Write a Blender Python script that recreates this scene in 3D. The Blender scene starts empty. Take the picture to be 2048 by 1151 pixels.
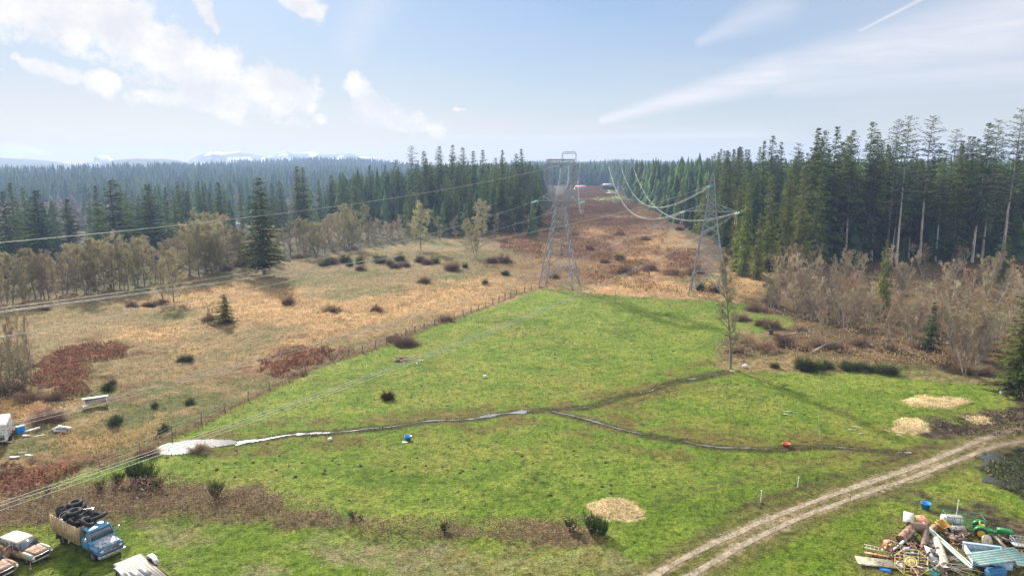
import bpy, math, random
import numpy as np
from mathutils import Vector, Matrix
random.seed(7)
SC = bpy.context.scene
COL = SC.collection
rad = math.radians
# ------------------------------------------------------------------ camera
FPX, CH, PITCH = 1450.0, 32.0, math.atan(250.0 / 1450.0)
cam_d = bpy.data.cameras.new('camera'); cam = bpy.data.objects.new('camera', cam_d); COL.objects.link(cam)
cam_d.sensor_width = 36; cam_d.lens = FPX / 2048 * 36
cam_d.clip_start = 0.5; cam_d.clip_end = 20000
cam.location = (0, 0, CH); cam.rotation_euler = (math.pi / 2 - PITCH, 0, 0)
SC.camera = cam
# ------------------------------------------------------------------ sun, exposure
SUN_EL, SUN_AZ = 30.0, -26.0        # degrees; azimuth measured from +Y towards +X
sd = bpy.data.lights.new('sun', 'SUN'); so = bpy.data.objects.new('sun', sd); COL.objects.link(so)
sd.energy = 5.0; sd.angle = rad(3.0); sd.color = (1.0, 0.93, 0.82)
_d = Vector((math.sin(rad(SUN_AZ)) * math.cos(rad(SUN_EL)), math.cos(rad(SUN_AZ)) * math.cos(rad(SUN_EL)), math.sin(rad(SUN_EL))))
so.rotation_euler = _d.to_track_quat('Z', 'Y').to_euler(); so.location = (0, 0, 80)
SC.view_settings.view_transform = 'Standard'; SC.view_settings.look = 'None'
SC.view_settings.exposure = 1.2; SC.view_settings.gamma = 1
SC.render.engine = 'CYCLES'
cy = SC.cycles
cy.use_denoising = True; cy.use_adaptive_sampling = False
cy.max_bounces = 5; cy.diffuse_bounces = 2; cy.glossy_bounces = 2; cy.transmission_bounces = 2
cy.transparent_max_bounces = 6; cy.volume_bounces = 0
cy.sample_clamp_indirect = 4; cy.caustics_reflective = False; cy.caustics_refractive = False
# ------------------------------------------------------------------ pixel rays
def ray(u, v):
    x = (np.asarray(u, float) - 1024) / FPX; y = (np.asarray(v, float) - 575.5) / FPX
    return x, math.cos(PITCH) - y * math.sin(PITCH), -(math.sin(PITCH) + y * math.cos(PITCH))
def azel(u, v):
    x, y, z = ray(u, v)
    return float(math.atan2(x, y)), float(math.atan2(z, math.hypot(x, y)))
# ------------------------------------------------------------------ sky
class NT:
    def __init__(s, tree): s.t = tree
    def n(s, typ, **kw):
        o = s.t.nodes.new(typ)
        for k, v in kw.items(): setattr(o, k, v)
        return o
    def put(s, sock, v):
        if isinstance(v, bpy.types.NodeSocket): s.t.links.new(v, sock)
        elif v is not None: sock.default_value = v
    def m(s, op, a, b=None, c=None, clamp=False):
        o = s.n('ShaderNodeMath', operation=op); o.use_clamp = clamp
        s.put(o.inputs[0], a); s.put(o.inputs[1], b)
        if c is not None: s.put(o.inputs[2], c)
        return o.outputs[0]
    def vm(s, op, a, b=None, out=0):
        o = s.n('ShaderNodeVectorMath', operation=op); s.put(o.inputs[0], a)
        if b is not None:
            s.put(o.inputs[3] if op == 'SCALE' else o.inputs[1], b)
        return o.outputs[out]
    def rng(s, v, a, b, c=0.0, d=1.0, smooth=True):
        o = s.n('ShaderNodeMapRange'); o.interpolation_type = 'SMOOTHSTEP' if smooth else 'LINEAR'
        s.put(o.inputs[0], v); s.put(o.inputs[1], a); s.put(o.inputs[2], b); s.put(o.inputs[3], c); s.put(o.inputs[4], d)
        return o.outputs[0]
    def noise(s, vec, scale, detail=4, rough=.55, dist=0.0, out=0):
        o = s.n('ShaderNodeTexNoise'); s.put(o.inputs['Vector'], vec)
        o.inputs['Scale'].default_value = scale; o.inputs['Detail'].default_value = detail
        o.inputs['Roughness'].default_value = rough; o.inputs['Distortion'].default_value = dist
        return o.outputs[out]
    def mix(s, f, a, b, blend='MIX'):
        o = s.n('ShaderNodeMix', data_type='RGBA', blend_type=blend)
        s.put(o.inputs[0], f); s.put(o.inputs[6], a); s.put(o.inputs[7], b)
        return o.outputs[2]
W = bpy.data.worlds.new('World'); SC.world = W; W.use_nodes = True
wt = NT(W.node_tree); W.node_tree.nodes.clear()
sky = wt.n('ShaderNodeTexSky', sky_type='NISHITA', sun_disc=False)
sky.sun_elevation = rad(SUN_EL); sky.sun_rotation = rad(SUN_AZ)
sky.air_density = 1.0; sky.dust_density = 0.6; sky.ozone_density = 1.6; sky.altitude = 50
tc = wt.n('ShaderNodeTexCoord').outputs['Generated']
sp = wt.n('ShaderNodeSeparateXYZ'); wt.put(sp.inputs[0], tc)
az = wt.m('ARCTAN2', sp.outputs[0], sp.outputs[1]); el = wt.m('ARCSINE', sp.outputs[2])
pc = wt.n('ShaderNodeCombineXYZ'); wt.put(pc.inputs[0], az); wt.put(pc.inputs[1], el); P = pc.outputs[0]
# the cloud sheet gets flatter towards the horizon, as real cloud does
wv = wt.noise(P, 9, 5, .6, out=1)
Pw = wt.vm('ADD', P, wt.vm('SCALE', wt.vm('SUBTRACT', wv, (.5, .5, .5)), .07))
def capsule(p1, p2, w1, w2, src, strength=1.0):
    a = azel(*p1); b = azel(*p2); ab = (b[0] - a[0], b[1] - a[1], 0.0); L2 = ab[0] ** 2 + ab[1] ** 2
    ap = wt.vm('SUBTRACT', src, (a[0], a[1], 0.0))
    t = wt.m('DIVIDE', wt.vm('DOT_PRODUCT', ap, ab, out=1), L2, clamp=True)
    q = wt.vm('SUBTRACT', ap, wt.vm('SCALE', wt.vm('ADD', (0, 0, 0), ab), t))
    d = wt.vm('LENGTH', q, out=1)
    w = wt.m('MULTIPLY_ADD', t, (w2 - w1) / FPX, w1 / FPX)
    r = wt.m('DIVIDE', d, w)
    return wt.m('MULTIPLY', wt.rng(r, 0.0, 1.7, 1.0, 0.0), strength)
def mx(lst):
    o = lst[0]
    for k in lst[1:]: o = wt.m('MAXIMUM', o, k)
    return o
cum = mx([capsule(*c) for c in [
    ((-120, -60), (230, 50), 84, 66, Pw), ((200, 45), (440, 140), 62, 66, Pw), ((400, 145), (615, 190), 64, 28, Pw),
    ((30, 118), (220, 165), 14, 24, Pw), ((270, 190), (460, 208), 22, 32, Pw), ((705, 165), (745, 210), 26, 38, Pw),
    ((740, 215), (885, 255), 42, 24, Pw), ((585, -10), (650, 30), 38, 26, Pw), ((395, -10), (440, 38), 18, 13, Pw),
    ((580, 225), (650, 240), 16, 16, Pw, .72), ((-60, 312), (95, 306), 22, 12, Pw, .9), ((915, 225), (935, 226), 7, 7, Pw, .9), ((-30, 140), (8, 142), 10, 8, Pw)]])
nz = wt.noise(P, 34, 8, .66)
dens = wt.rng(wt.m('ADD', cum, wt.m('MULTIPLY_ADD', nz, 1.7, -.85)), .34, .86)
mp = wt.n('ShaderNodeMapping'); wt.put(mp.inputs[0], P); mp.inputs['Rotation'].default_value = (0, 0, -rad(13)); mp.inputs['Scale'].default_value = (1, 9, 1)
st = wt.noise(mp.outputs[0], 7, 6, .6)
cir = mx([capsule(*c) for c in [
    ((1205, 240), (1560, 142), 8, 27, P), ((1560, 142), (2100, 30), 27, 60, P, .8), ((1400, 84), (1560, 5), 9, 34, P, .42),
    ((1560, 175), (2100, 135), 16, 26, P, .5), ((1720, 62), (1850, -5), 2.4, 3.5, P, .8), ((700, 90), (760, -40), 30, 50, P, .32)]])
cirm = wt.m('MULTIPLY', cir, wt.rng(st, .22, .72, .5, 1.0))
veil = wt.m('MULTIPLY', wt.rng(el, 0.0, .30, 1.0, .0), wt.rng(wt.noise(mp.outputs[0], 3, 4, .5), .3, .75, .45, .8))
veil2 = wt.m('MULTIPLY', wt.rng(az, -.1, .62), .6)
SKY_K = 0.050
base = wt.vm('SCALE', sky.outputs[0], SKY_K)
lum = wt.vm('DOT_PRODUCT', base, (.3, .5, .2), out=1)
base = wt.vm('SCALE', base, wt.m('DIVIDE', 1.0, wt.m('MULTIPLY_ADD', lum, 1.3, 1.0)))
base = wt.mix(1.0, base, (.89, 1.03, 1.22, 1), 'MULTIPLY')
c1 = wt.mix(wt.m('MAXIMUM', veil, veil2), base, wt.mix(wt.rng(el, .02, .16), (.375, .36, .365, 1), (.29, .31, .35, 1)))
c2 = wt.mix(cirm, c1, (.40, .395, .415, 1))
c2 = wt.mix(wt.m('MULTIPLY', capsule((880, 277), (1500, 270), 6, 5, P), .45), c2, (.36, .39, .46, 1))
shade = wt.noise(P, 14, 5, .6)
ccol = wt.mix(wt.rng(shade, .35, .65), (.37, .37, .385, 1), (.47, .455, .445, 1))
c3 = wt.mix(wt.m('MULTIPLY', dens, .93), c2, ccol)
# added thin bright cloud, unseen overhead and behind the camera, fills the shade
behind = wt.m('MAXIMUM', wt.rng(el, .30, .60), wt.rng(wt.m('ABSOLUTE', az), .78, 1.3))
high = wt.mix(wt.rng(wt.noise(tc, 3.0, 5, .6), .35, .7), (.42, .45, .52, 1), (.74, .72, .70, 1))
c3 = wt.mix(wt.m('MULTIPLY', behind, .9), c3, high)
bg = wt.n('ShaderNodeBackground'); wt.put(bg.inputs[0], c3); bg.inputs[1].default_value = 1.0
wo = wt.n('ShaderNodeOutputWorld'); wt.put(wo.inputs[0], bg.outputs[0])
# ------------------------------------------------------------------ numpy noise and terrain
def _h(ix, iy, s):
    n = (ix.astype(np.int64) * 374761393 + iy.astype(np.int64) * 668265263 + s * 1442695041) & 0xffffffff
    n = ((n ^ (n >> 13)) * 1274126177) & 0xffffffff
    return ((n ^ (n >> 16)) & 0xffff) / 65535.0
def vn(x, y, scale, seed=0):
    x = np.asarray(x, float) / scale; y = np.asarray(y, float) / scale
    ix = np.floor(x); iy = np.floor(y); fx = x - ix; fy = y - iy
    fx = fx * fx * (3 - 2 * fx); fy = fy * fy * (3 - 2 * fy)
    a = _h(ix, iy, seed); b = _h(ix + 1, iy, seed); c = _h(ix, iy + 1, seed); d = _h(ix + 1, iy + 1, seed)
    return (a + (b - a) * fx) * (1 - fy) + (c + (d - c) * fx) * fy
def fbm(x, y, scale, seed=0, oct=4, g=.55):
    o = 0; w = 1; t = 0
    for k in range(oct):
        o = o + w * vn(x, y, scale / 2 ** k, seed + 17 * k); t += w; w *= g
    return o / t
def sst(x, a, b):
    t = np.clip((x - a) / (b - a), 0, 1); return t * t * (3 - 2 * t)
def hz(x, y):
    x = np.asarray(x, float); y = np.asarray(y, float)
    # signed distance left of the bare tree line (-117,162)-(-32,303)
    d = ((x + 117) * 141 - (y - 162) * 85) / 164.6
    d2 = -(x + 45 - .05 * (y - 300))
    left = np.where(y < 300, -d, d2)
    left = -d * (1 - sst(y, 250, 330)) + d2 * sst(y, 250, 330)
    z = -19 * sst(left, 8, 170) * sst(y, 60, 160)
    r = np.hypot(x, y); a = np.degrees(np.arctan2(x, y))
    z = z + 17 * sst(r, 1050, 1750) * sst(-a, 5, 12) - 0 * r
    z = z + 24 * sst(r, 1900, 2500) * np.exp(-((a + 14) / 6.5) ** 2)
    z = z + 5 * sst(r, 900, 2000) * (1 - sst(-a, 5, 12))
    z = z + (vn(x, y, 60, 3) - .5) * 1.2 * sst(r, 60, 160) + (vn(x, y, 19, 5) - .5) * .35
    return z
def gz(x, y): return float(hz(x, y))
def at(u, v):
    """ground point seen at pixel (u, v) of the 2048 px photograph"""
    u = np.atleast_1d(np.asarray(u, float)); v = np.atleast_1d(np.asarray(v, float))
    x, y, z = ray(u, v); ts = np.geomspace(25, 6000, 400)
    out = np.zeros((len(u), 2))
    for i in range(len(u)):
        X = x[i] * ts; Y = y[i] * ts; Zr = CH + z[i] * ts; f = Zr - hz(X, Y)
        k = np.argmax(f < 0)
        if f[k] >= 0: k = len(ts) - 1
        a, b = ts[max(k - 1, 0)], ts[k]
        for _ in range(25):
            m = (a + b) / 2
            if CH + z[i] * m - gz(x[i] * m, y[i] * m) > 0: a = m
            else: b = m
        out[i] = (x[i] * a, y[i] * a)
    return out
def at1(u, v):
    p = at(u, v)[0]; return Vector((p[0], p[1], gz(p[0], p[1])))
def atd(u, v, Y):
    """world point at forward distance Y on the ray of pixel (u, v)"""
    x, y, z = ray(u, v); t = Y / y
    return Vector((float(x * t), float(Y), float(CH + z * t)))
def inpoly(px, py, poly):
    poly = np.asarray(poly); n = len(poly); ins = np.zeros(px.shape, bool); dist = np.full(px.shape, 1e9)
    for i in range(n):
        x1, y1 = poly[i]; x2, y2 = poly[(i + 1) % n]
        c = ((y1 > py) != (y2 > py))
        xi = (x2 - x1) * (py - y1) / (y2 - y1 + 1e-12) + x1
        ins ^= c & (px < xi)
        dx, dy = x2 - x1, y2 - y1; t = np.clip(((px - x1) * dx + (py - y1) * dy) / (dx * dx + dy * dy + 1e-9), 0, 1)
        dist = np.minimum(dist, np.hypot(px - x1 - t * dx, py - y1 - t * dy))
    return np.where(ins, dist, -dist)
def linedist(px, py, pts):
    dist = np.full(px.shape, 1e9)
    for (x1, y1), (x2, y2) in zip(pts[:-1], pts[1:]):
        dx, dy = x2 - x1, y2 - y1; t = np.clip(((px - x1) * dx + (py - y1) * dy) / (dx * dx + dy * dy + 1e-9), 0, 1)
        dist = np.minimum(dist, np.hypot(px - x1 - t * dx, py - y1 - t * dy))
    return dist
# ------------------------------------------------------------------ objects
def tag(o, label=None, cat=None, group=None, kind=None):
    if label: o['label'] = label
    if cat: o['category'] = cat
    if group: o['group'] = group
    if kind: o['kind'] = kind
    return o
def empty(name, loc=(0, 0, 0), rz=0.0, label=None, cat=None, group=None):
    o = bpy.data.objects.new(name, None); o.empty_display_size = .3; COL.objects.link(o)
    o.location = loc; o.rotation_euler = (0, 0, rz)
    return tag(o, label, cat, group)
def mesh_np(name, V, faces, mat, parent=None, col=None, smooth=False, link=True, uv=None):
    """faces: list of int arrays, each (n,3) or (n,4)"""
    V = np.asarray(V, np.float32); me = bpy.data.meshes.new(name)
    faces = [np.asarray(f, np.int32) for f in faces if len(f)]
    me.vertices.add(len(V)); me.vertices.foreach_set('co', V.ravel())
    li = np.concatenate([f.ravel() for f in faces]); tot = np.concatenate([np.full(len(f), f.shape[1], np.int32) for f in faces])
    st_ = np.concatenate([[0], np.cumsum(tot)[:-1]]).astype(np.int32)
    me.loops.add(len(li)); me.loops.foreach_set('vertex_index', li)
    me.polygons.add(len(tot)); me.polygons.foreach_set('loop_start', st_); me.polygons.foreach_set('loop_total', tot)
    if smooth: me.polygons.foreach_set('use_smooth', np.ones(len(tot), bool))
    me.update(calc_edges=True)
    if col is not None:
        ca = me.color_attributes.new('tint', 'FLOAT_COLOR', 'POINT')
        c4 = np.ones((len(V), 4), np.float32); c4[:, :3] = col; ca.data.foreach_set('color', c4.ravel())
    for m in (mat if isinstance(mat, (list, tuple)) else [mat]): me.materials.append(m)
    o = bpy.data.objects.new(name, me)
    if link: COL.objects.link(o)
    if parent: o.parent = parent
    return o
def rotm(rx=0, ry=0, rz=0):
    return np.array(Matrix.Rotation(rad(rz), 3, 'Z') @ Matrix.Rotation(rad(ry), 3, 'Y') @ Matrix.Rotation(rad(rx), 3, 'X'))
class MB:
    def __init__(s): s.V = []; s.F3 = []; s.F4 = []; s.n = 0
    def add(s, V, F):
        V = np.asarray(V, float)
        for f in F:
            (s.F3 if len(f) == 3 else s.F4).append([k + s.n for k in f])
        s.V.append(V); s.n += len(V); return s
    def box(s, c, d, r=(0, 0, 0), taper=1.0):
        x, y, z = [k / 2 for k in d]; t = taper
        V = np.array([(-x, -y, -z), (x, -y, -z), (x, y, -z), (-x, y, -z), (-x * t, -y * t, z), (x * t, -y * t, z), (x * t, y * t, z), (-x * t, y * t, z)])
        V = V @ rotm(*r).T + np.array(c)
        return s.add(V, [(0, 3, 2, 1), (4, 5, 6, 7), (0, 1, 5, 4), (1, 2, 6, 5), (2, 3, 7, 6), (3, 0, 4, 7)])
    def bar(s, a, b, w, w2=None):
        return s.tube([a, b], [w / 2, (w2 or w) / 2], 4)
    def tube(s, pts, rr, n=8, cap=True):
        pts = [np.array(p, float) for p in pts]
        if np.isscalar(rr): rr = [rr] * len(pts)
        up = np.array((0, 0, 1.)); V = []
        for i, p in enumerate(pts):
            d = pts[min(i + 1, len(pts) - 1)] - pts[max(i - 1, 0)]; d /= (np.linalg.norm(d) + 1e-9)
            u = np.cross(d, up if abs(d[2]) < .95 else np.array((1., 0, 0))); u /= np.linalg.norm(u) + 1e-9; w = np.cross(d, u)
            for k in range(n):
                a = 2 * math.pi * (k + .5) / n; V.append(p + rr[i] * (math.cos(a) * u + math.sin(a) * w))
        F = []
        for i in range(len(pts) - 1):
            for k in range(n):
                F.append((i * n + k, i * n + (k + 1) % n, (i + 1) * n + (k + 1) % n, (i + 1) * n + k))
        s.add(V, F)
        if cap:
            for i, rv in ((0, 1), (len(pts) - 1, 0)):
                ring = [s.V[-1][i * n + k] for k in range(n)]; s.add(ring + [pts[i]], [((k, (k + 1) % n, n) if not rv else ((k + 1) % n, k, n)) for k in range(n)])
                s.V[-2:] = [np.concatenate([s.V[-2], s.V[-1]])]
        return s
    def torus(s, c, R, r, rot=(0, 0, 0), n=16, m=6):
        V = []
        for i in range(n):
            a = 2 * math.pi * i / n
            for j in range(m):
                b = 2 * math.pi * j / m; V.append(((R + r * math.cos(b)) * math.cos(a), (R + r * math.cos(b)) * math.sin(a), r * math.sin(b)))
        V = np.array(V) @ rotm(*rot).T + np.array(c)
        return s.add(V, [(i * m + j, ((i + 1) % n) * m + j, ((i + 1) % n) * m + (j + 1) % m, i * m + (j + 1) % m) for i in range(n) for j in range(m)])
    def loft(s, secs):
        """secs: list of closed rings (same count) -> skin with end caps"""
        n = len(secs[0]); V = [p for r_ in secs for p in r_]; F = []
        for i in range(len(secs) - 1):
            for k in range(n): F.append((i * n + k, i * n + (k + 1) % n, (i + 1) * n + (k + 1) % n, (i + 1) * n + k))
        c0 = np.mean(secs[0], 0); c1 = np.mean(secs[-1], 0); V += [c0, c1]; b = len(secs) * n
        for k in range(n):
            F.append(((k + 1) % n, k, b)); F.append(((len(secs) - 1) * n + k, (len(secs) - 1) * n + (k + 1) % n, b + 1))
        return s.add(V, F)
    def prism(s, prof, y0, y1):
        """profile in x,z extruded along y"""
        return s.loft([[(x, y0, z) for x, z in prof], [(x, y1, z) for x, z in prof]])
    def build(s, name, mat, parent=None, smooth=False, bevel=0.0, link=True):
        V = np.concatenate(s.V)
        o = mesh_np(name, V, [np.array(s.F4).reshape(-1, 4), np.array(s.F3).reshape(-1, 3)], mat, parent, smooth=smooth, link=link)
        if bevel:
            m = o.modifiers.new('bevel', 'BEVEL'); m.width = bevel; m.segments = 2; m.limit_method = 'ANGLE'
        return o
def segs(P0, P1, R0, R1, n=3):
    """vectorised tapered prisms for many branch segments"""
    P0 = np.asarray(P0, float); P1 = np.asarray(P1, float); R0 = np.asarray(R0, float); R1 = np.asarray(R1, float)
    d = P1 - P0; d /= np.linalg.norm(d, axis=1, keepdims=True) + 1e-9
    ref = np.where(np.abs(d[:, 2:3]) < .9, np.array([[0, 0, 1.]]), np.array([[1., 0, 0]]))
    u = np.cross(d, ref); u /= np.linalg.norm(u, axis=1, keepdims=True) + 1e-9; w = np.cross(d, u)
    N = len(P0); V = np.zeros((N, 2 * n, 3))
    for k in range(n):
        a = 2 * math.pi * k / n; o = math.cos(a) * u + math.sin(a) * w
        V[:, k] = P0 + o * R0[:, None]; V[:, n + k] = P1 + o * R1[:, None]
    F = []; b = (np.arange(N) * 2 * n)[:, None]
    for k in range(n): F.append(b + np.array([[k, (k + 1) % n, n + (k + 1) % n, n + k]]))
    return V.reshape(-1, 3), np.concatenate(F)
def quads(C, D, S):
    """leaf quads from centres, half-length and half-width vectors"""
    C, D, S = map(np.asarray, (C, D, S)); N = len(C)
    V = np.stack([C - D, C + S - D * .15, C + D, C - S - D * .15], 1).reshape(-1, 3)
    return V, (np.arange(N) * 4)[:, None] + np.array([[0, 1, 2, 3]])
def dup(root, loc=None, rz=None, scale=None, label=None, cat=None, group=None, lean=None):
    r = root.copy(); COL.objects.link(r)
    if loc is not None: r.location = loc
    if rz is not None: r.rotation_euler = (lean[0] if lean else 0, lean[1] if lean else 0, rz)
    if scale is not None: r.scale = scale
    if group is None and 'group' in r: del r['group']
    tag(r, label, cat, group)
    for ch in KIDS.get(root.name, []):
        c = ch.copy(); COL.objects.link(c); c.parent = r
    return r
KIDS = {}
# ------------------------------------------------------------------ materials
def material(name, c1, c2=None, scale=1.0, rough=.85, metal=0.0, bump=0.0, bscale=None, lo=.4, hi=.6, detail=5, c3=None, coord='Object', spec=.3, stretch=None, coat=0):
    m = bpy.data.materials.new(name); m.use_nodes = True; t = NT(m.node_tree); b = m.node_tree.nodes['Principled BSDF']
    b.inputs['Roughness'].default_value = rough; b.inputs['Metallic'].default_value = metal; b.inputs['Specular IOR Level'].default_value = spec
    if coat: b.inputs['Coat Weight'].default_value = coat
    vec = t.n('ShaderNodeTexCoord').outputs[coord]
    if stretch:
        mp_ = t.n('ShaderNodeMapping'); t.put(mp_.inputs[0], vec); mp_.inputs['Scale'].default_value = stretch; vec = mp_.outputs[0]
    c = c1 + (1,)
    if c2:
        c = t.mix(t.rng(t.noise(vec, scale, detail, .6), lo, hi), c1 + (1,), c2 + (1,))
        if c3: c = t.mix(t.rng(t.noise(vec, scale * 2.7, detail, .6), .52, .62), c, c3 + (1,))
    t.put(b.inputs['Base Color'], c)
    if bump:
        bn = t.n('ShaderNodeBump'); bn.inputs['Strength'].default_value = bump; bn.inputs['Distance'].default_value = .1
        t.put(bn.inputs['Height'], t.noise(vec, bscale or scale * 4, 5, .6)); t.put(b.inputs['Normal'], bn.outputs[0])
    return m
def leaf_material(name, col=None, trans=.35, var=.35, hue=.03, tint=True, sat=1.0):
    """foliage: diffuse plus light passing through; colour varies per plant"""
    m = bpy.data.materials.new(name); m.use_nodes = True; m.node_tree.nodes.clear(); t = NT(m.node_tree)
    if tint: c = t.n('ShaderNodeAttribute', attribute_name='tint').outputs[0]
    else: c = t.n('ShaderNodeRGB').outputs[0]; c.default_value = col + (1,)
    if tint and col: c = t.mix(1.0, c, col + (1,), 'MULTIPLY')
    oi = t.n('ShaderNodeObjectInfo').outputs['Random']
    hs = t.n('ShaderNodeHueSaturation'); t.put(hs.inputs['Hue'], t.m('MULTIPLY_ADD', oi, hue * 2, .5 - hue)); hs.inputs['Saturation'].default_value = sat
    rnd = t.m('FRACT', t.m('MULTIPLY', oi, 7.31))
    t.put(hs.inputs['Value'], t.m('MULTIPLY_ADD', rnd, var * 2, 1 - var)); t.put(hs.inputs['Color'], c)
    d = t.n('ShaderNodeBsdfDiffuse'); t.put(d.inputs[0], hs.outputs[0]); tr = t.n('ShaderNodeBsdfTranslucent'); t.put(tr.inputs[0], hs.outputs[0])
    mxn = t.n('ShaderNodeMixShader'); mxn.inputs[0].default_value = trans; t.put(mxn.inputs[1], d.outputs[0]); t.put(mxn.inputs[2], tr.outputs[0])
    o = t.n('ShaderNodeOutputMaterial'); t.put(o.inputs[0], mxn.outputs[0]); return m
# ================================================================== GROUND
def P2(*uv): return at([p[0] for p in uv], [p[1] for p in uv])
R_green = P2((1085, 577), (1165, 584), (1250, 593), (1380, 601), (1500, 606), (1500, 650), (1440, 690), (1425, 735), (1500, 742), (1700, 745), (1960, 768), (2120, 800), (2200, 1200), (-160, 1200), (-120, 1090), (60, 985), (200, 935), (300, 890), (420, 845), (500, 800), (555, 775), (620, 745), (740, 700), (850, 655), (985, 612))
R_green2 = P2((1500, 628), (1580, 632), (1590, 650), (1500, 668))
FENCE = P2((1092, 573), (1030, 590), (985, 609), (920, 634), (850, 655), (790, 680), (740, 700), (665, 722), (610, 742), (560, 768), (500, 796), (440, 825), (380, 858), (330, 878), (270, 908), (200, 935))
ROAD = P2((1270, 1170), (1312, 1147), (1395, 1100), (1483, 1061), (1548, 1032), (1665, 988), (1727, 968), (1793, 946), (1848, 928), (1921, 897), (1954, 882), (2010, 862), (2070, 850))
ROADR = P2((1345, 1170), (1388, 1147), (1464, 1100), (1526, 1068), (1592, 1036), (1702, 997), (1767, 973), (1830, 953), (1884, 931), (1939, 911), (1994, 889), (2048, 880), (2100, 876))
STREAM1 = P2((470, 886), (560, 874), (640, 865), (740, 856), (850, 846), (940, 833), (1035, 827), (1110, 820), (1200, 805), (1300, 781), (1345, 767), (1400, 750), (1450, 741))
STREAM2 = P2((1105, 822), (1190, 845), (1290, 863), (1340, 878), (1420, 889), (1540, 893), (1640, 895), (1700, 898), (1800, 902), (1822, 904))
POND = P2((316, 893), (330, 886), (370, 880), (420, 878), (470, 880), (478, 887), (440, 893), (405, 898), (385, 906), (345, 910), (318, 909))
BOG = P2((1960, 940), (1990, 910), (2048, 895), (2200, 880), (2200, 1030), (2048, 998), (2000, 975))
def band(pts, w):
    pts = np.array(pts); d = np.gradient(pts, axis=0); n = np.stack([-d[:, 1], d[:, 0]], 1); n /= np.linalg.norm(n, axis=1, keepdims=True)
    return np.concatenate([pts + n * w, (pts - n * w)[::-1]])
# (polygon in photo pixels, colour pair, edge softness m, edge noise m, mask seed)
ORANGE = [[(820, 575), (1000, 560), (1085, 575), (985, 606), (850, 650), (830, 640), (780, 650), (640, 690), (540, 710), (510, 690), (600, 660), (640, 630), (700, 610)],
          [(400, 575), (480, 565), (560, 575), (640, 600), (720, 605), (700, 640), (560, 660), (470, 650), (380, 620), (330, 610)],
          [(230, 655), (330, 650), (380, 665), (360, 690), (260, 675)], [(760, 580), (840, 575), (900, 580), (860, 592)], [(1190, 560), (1300, 555), (1400, 575), (1380, 600), (1250, 592), (1160, 582)],
          [(1290, 470), (1370, 470), (1340, 520), (1330, 560), (1290, 545), (1250, 500)], [(1000, 455), (1150, 455), (1300, 450), (1310, 465), (1100, 470), (990, 480)],
          [(1450, 550), (1540, 545), (1530, 600), (1450, 600)], [(-40, 790), (60, 800), (110, 820), (70, 840), (-40, 830)], [(140, 850), (200, 870), (290, 860), (330, 870), (230, 915), (130, 925), (90, 895)],
          [(520, 700), (620, 685), (650, 700), (560, 740), (510, 725)], [(1060, 425), (1130, 420), (1160, 440), (1090, 450)], [(1280, 415), (1330, 415), (1310, 432), (1270, 428)]]
BRACKEN = [[(55, 745), (110, 700), (190, 685), (270, 685), (250, 710), (190, 730), (170, 770), (200, 795), (130, 800), (70, 780)], [(505, 720), (600, 695), (700, 690), (730, 690), (640, 725), (560, 752), (515, 748)],
           [(-60, 935), (60, 930), (160, 935), (150, 960), (60, 985), (-60, 1000)], [(1165, 545), (1230, 535), (1300, 540), (1300, 556), (1200, 560)], [(1180, 410), (1280, 412), (1260, 425), (1140, 440), (1130, 420)],
           [(1330, 500), (1400, 500), (1400, 545), (1335, 548)], [(1000, 470), (1090, 480), (1080, 520), (1000, 500)], [(1120, 480), (1230, 475), (1220, 520), (1120, 520)]]
BRAMBLE = [[(-60, 1010), (60, 985), (200, 965), (330, 958), (440, 972), (560, 992), (660, 1020), (690, 1042), (640, 1060), (560, 1052), (470, 1045), (340, 1038), (230, 1040), (130, 1055), (60, 1065), (-60, 1085)],
           [(700, 1036), (800, 1040), (950, 1048), (1100, 1042), (1200, 1050), (1215, 1075), (1120, 1090), (1000, 1082), (860, 1085), (740, 1088), (690, 1062)],
           [(1425, 705), (1470, 690), (1540, 690), (1560, 715), (1520, 722), (1440, 722)], [(1560, 700), (1700, 705), (1850, 705), (1960, 720), (1960, 745), (1800, 735), (1600, 735)]]
CORR = [[(1060, 500), (1110, 400), (1145, 368), (1250, 366), (1330, 410), (1340, 460), (1300, 540), (1160, 560), (1090, 560)]]
DARKBR = [[(1120, 402), (1200, 400), (1270, 412), (1240, 425), (1140, 432), (1100, 420)], [(1060, 440), (1200, 435), (1330, 440), (1250, 455), (1080, 455)], [(1145, 370), (1200, 371), (1230, 395), (1150, 398)]]
LAWN = [[(1190, 393), (1270, 391), (1272, 399), (1190, 401)], [(1205, 379), (1240, 377), (1240, 385), (1215, 387)], [(1195, 366), (1250, 364), (1250, 370), (1200, 371)]]
MUD = [[(1830, 850), (1880, 830), (1960, 818), (2120, 800), (2120, 930), (2000, 905), (1900, 880), (1860, 880)], [(1880, 880), (1960, 860), (2120, 880), (2120, 940), (1990, 930), (1900, 925)], [(1760, 970), (1850, 985), (1960, 1020), (2120, 1070), (2120, 1110), (1950, 1045), (1830, 1010), (1750, 985)]]
STRAWG = [[(1168, 1010), (1190, 1000), (1225, 996), (1262, 1000), (1286, 1015), (1284, 1032), (1240, 1040), (1200, 1038), (1178, 1026)], [(1806, 800), (1830, 792), (1880, 794), (1925, 794), (1950, 804), (1920, 812), (1860, 815), (1820, 810)], [(1784, 845), (1800, 836), (1840, 838), (1862, 850), (1840, 862), (1800, 864)], [(1930, 840), (1950, 828), (1975, 834), (1985, 848), (1950, 850)]]
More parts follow.
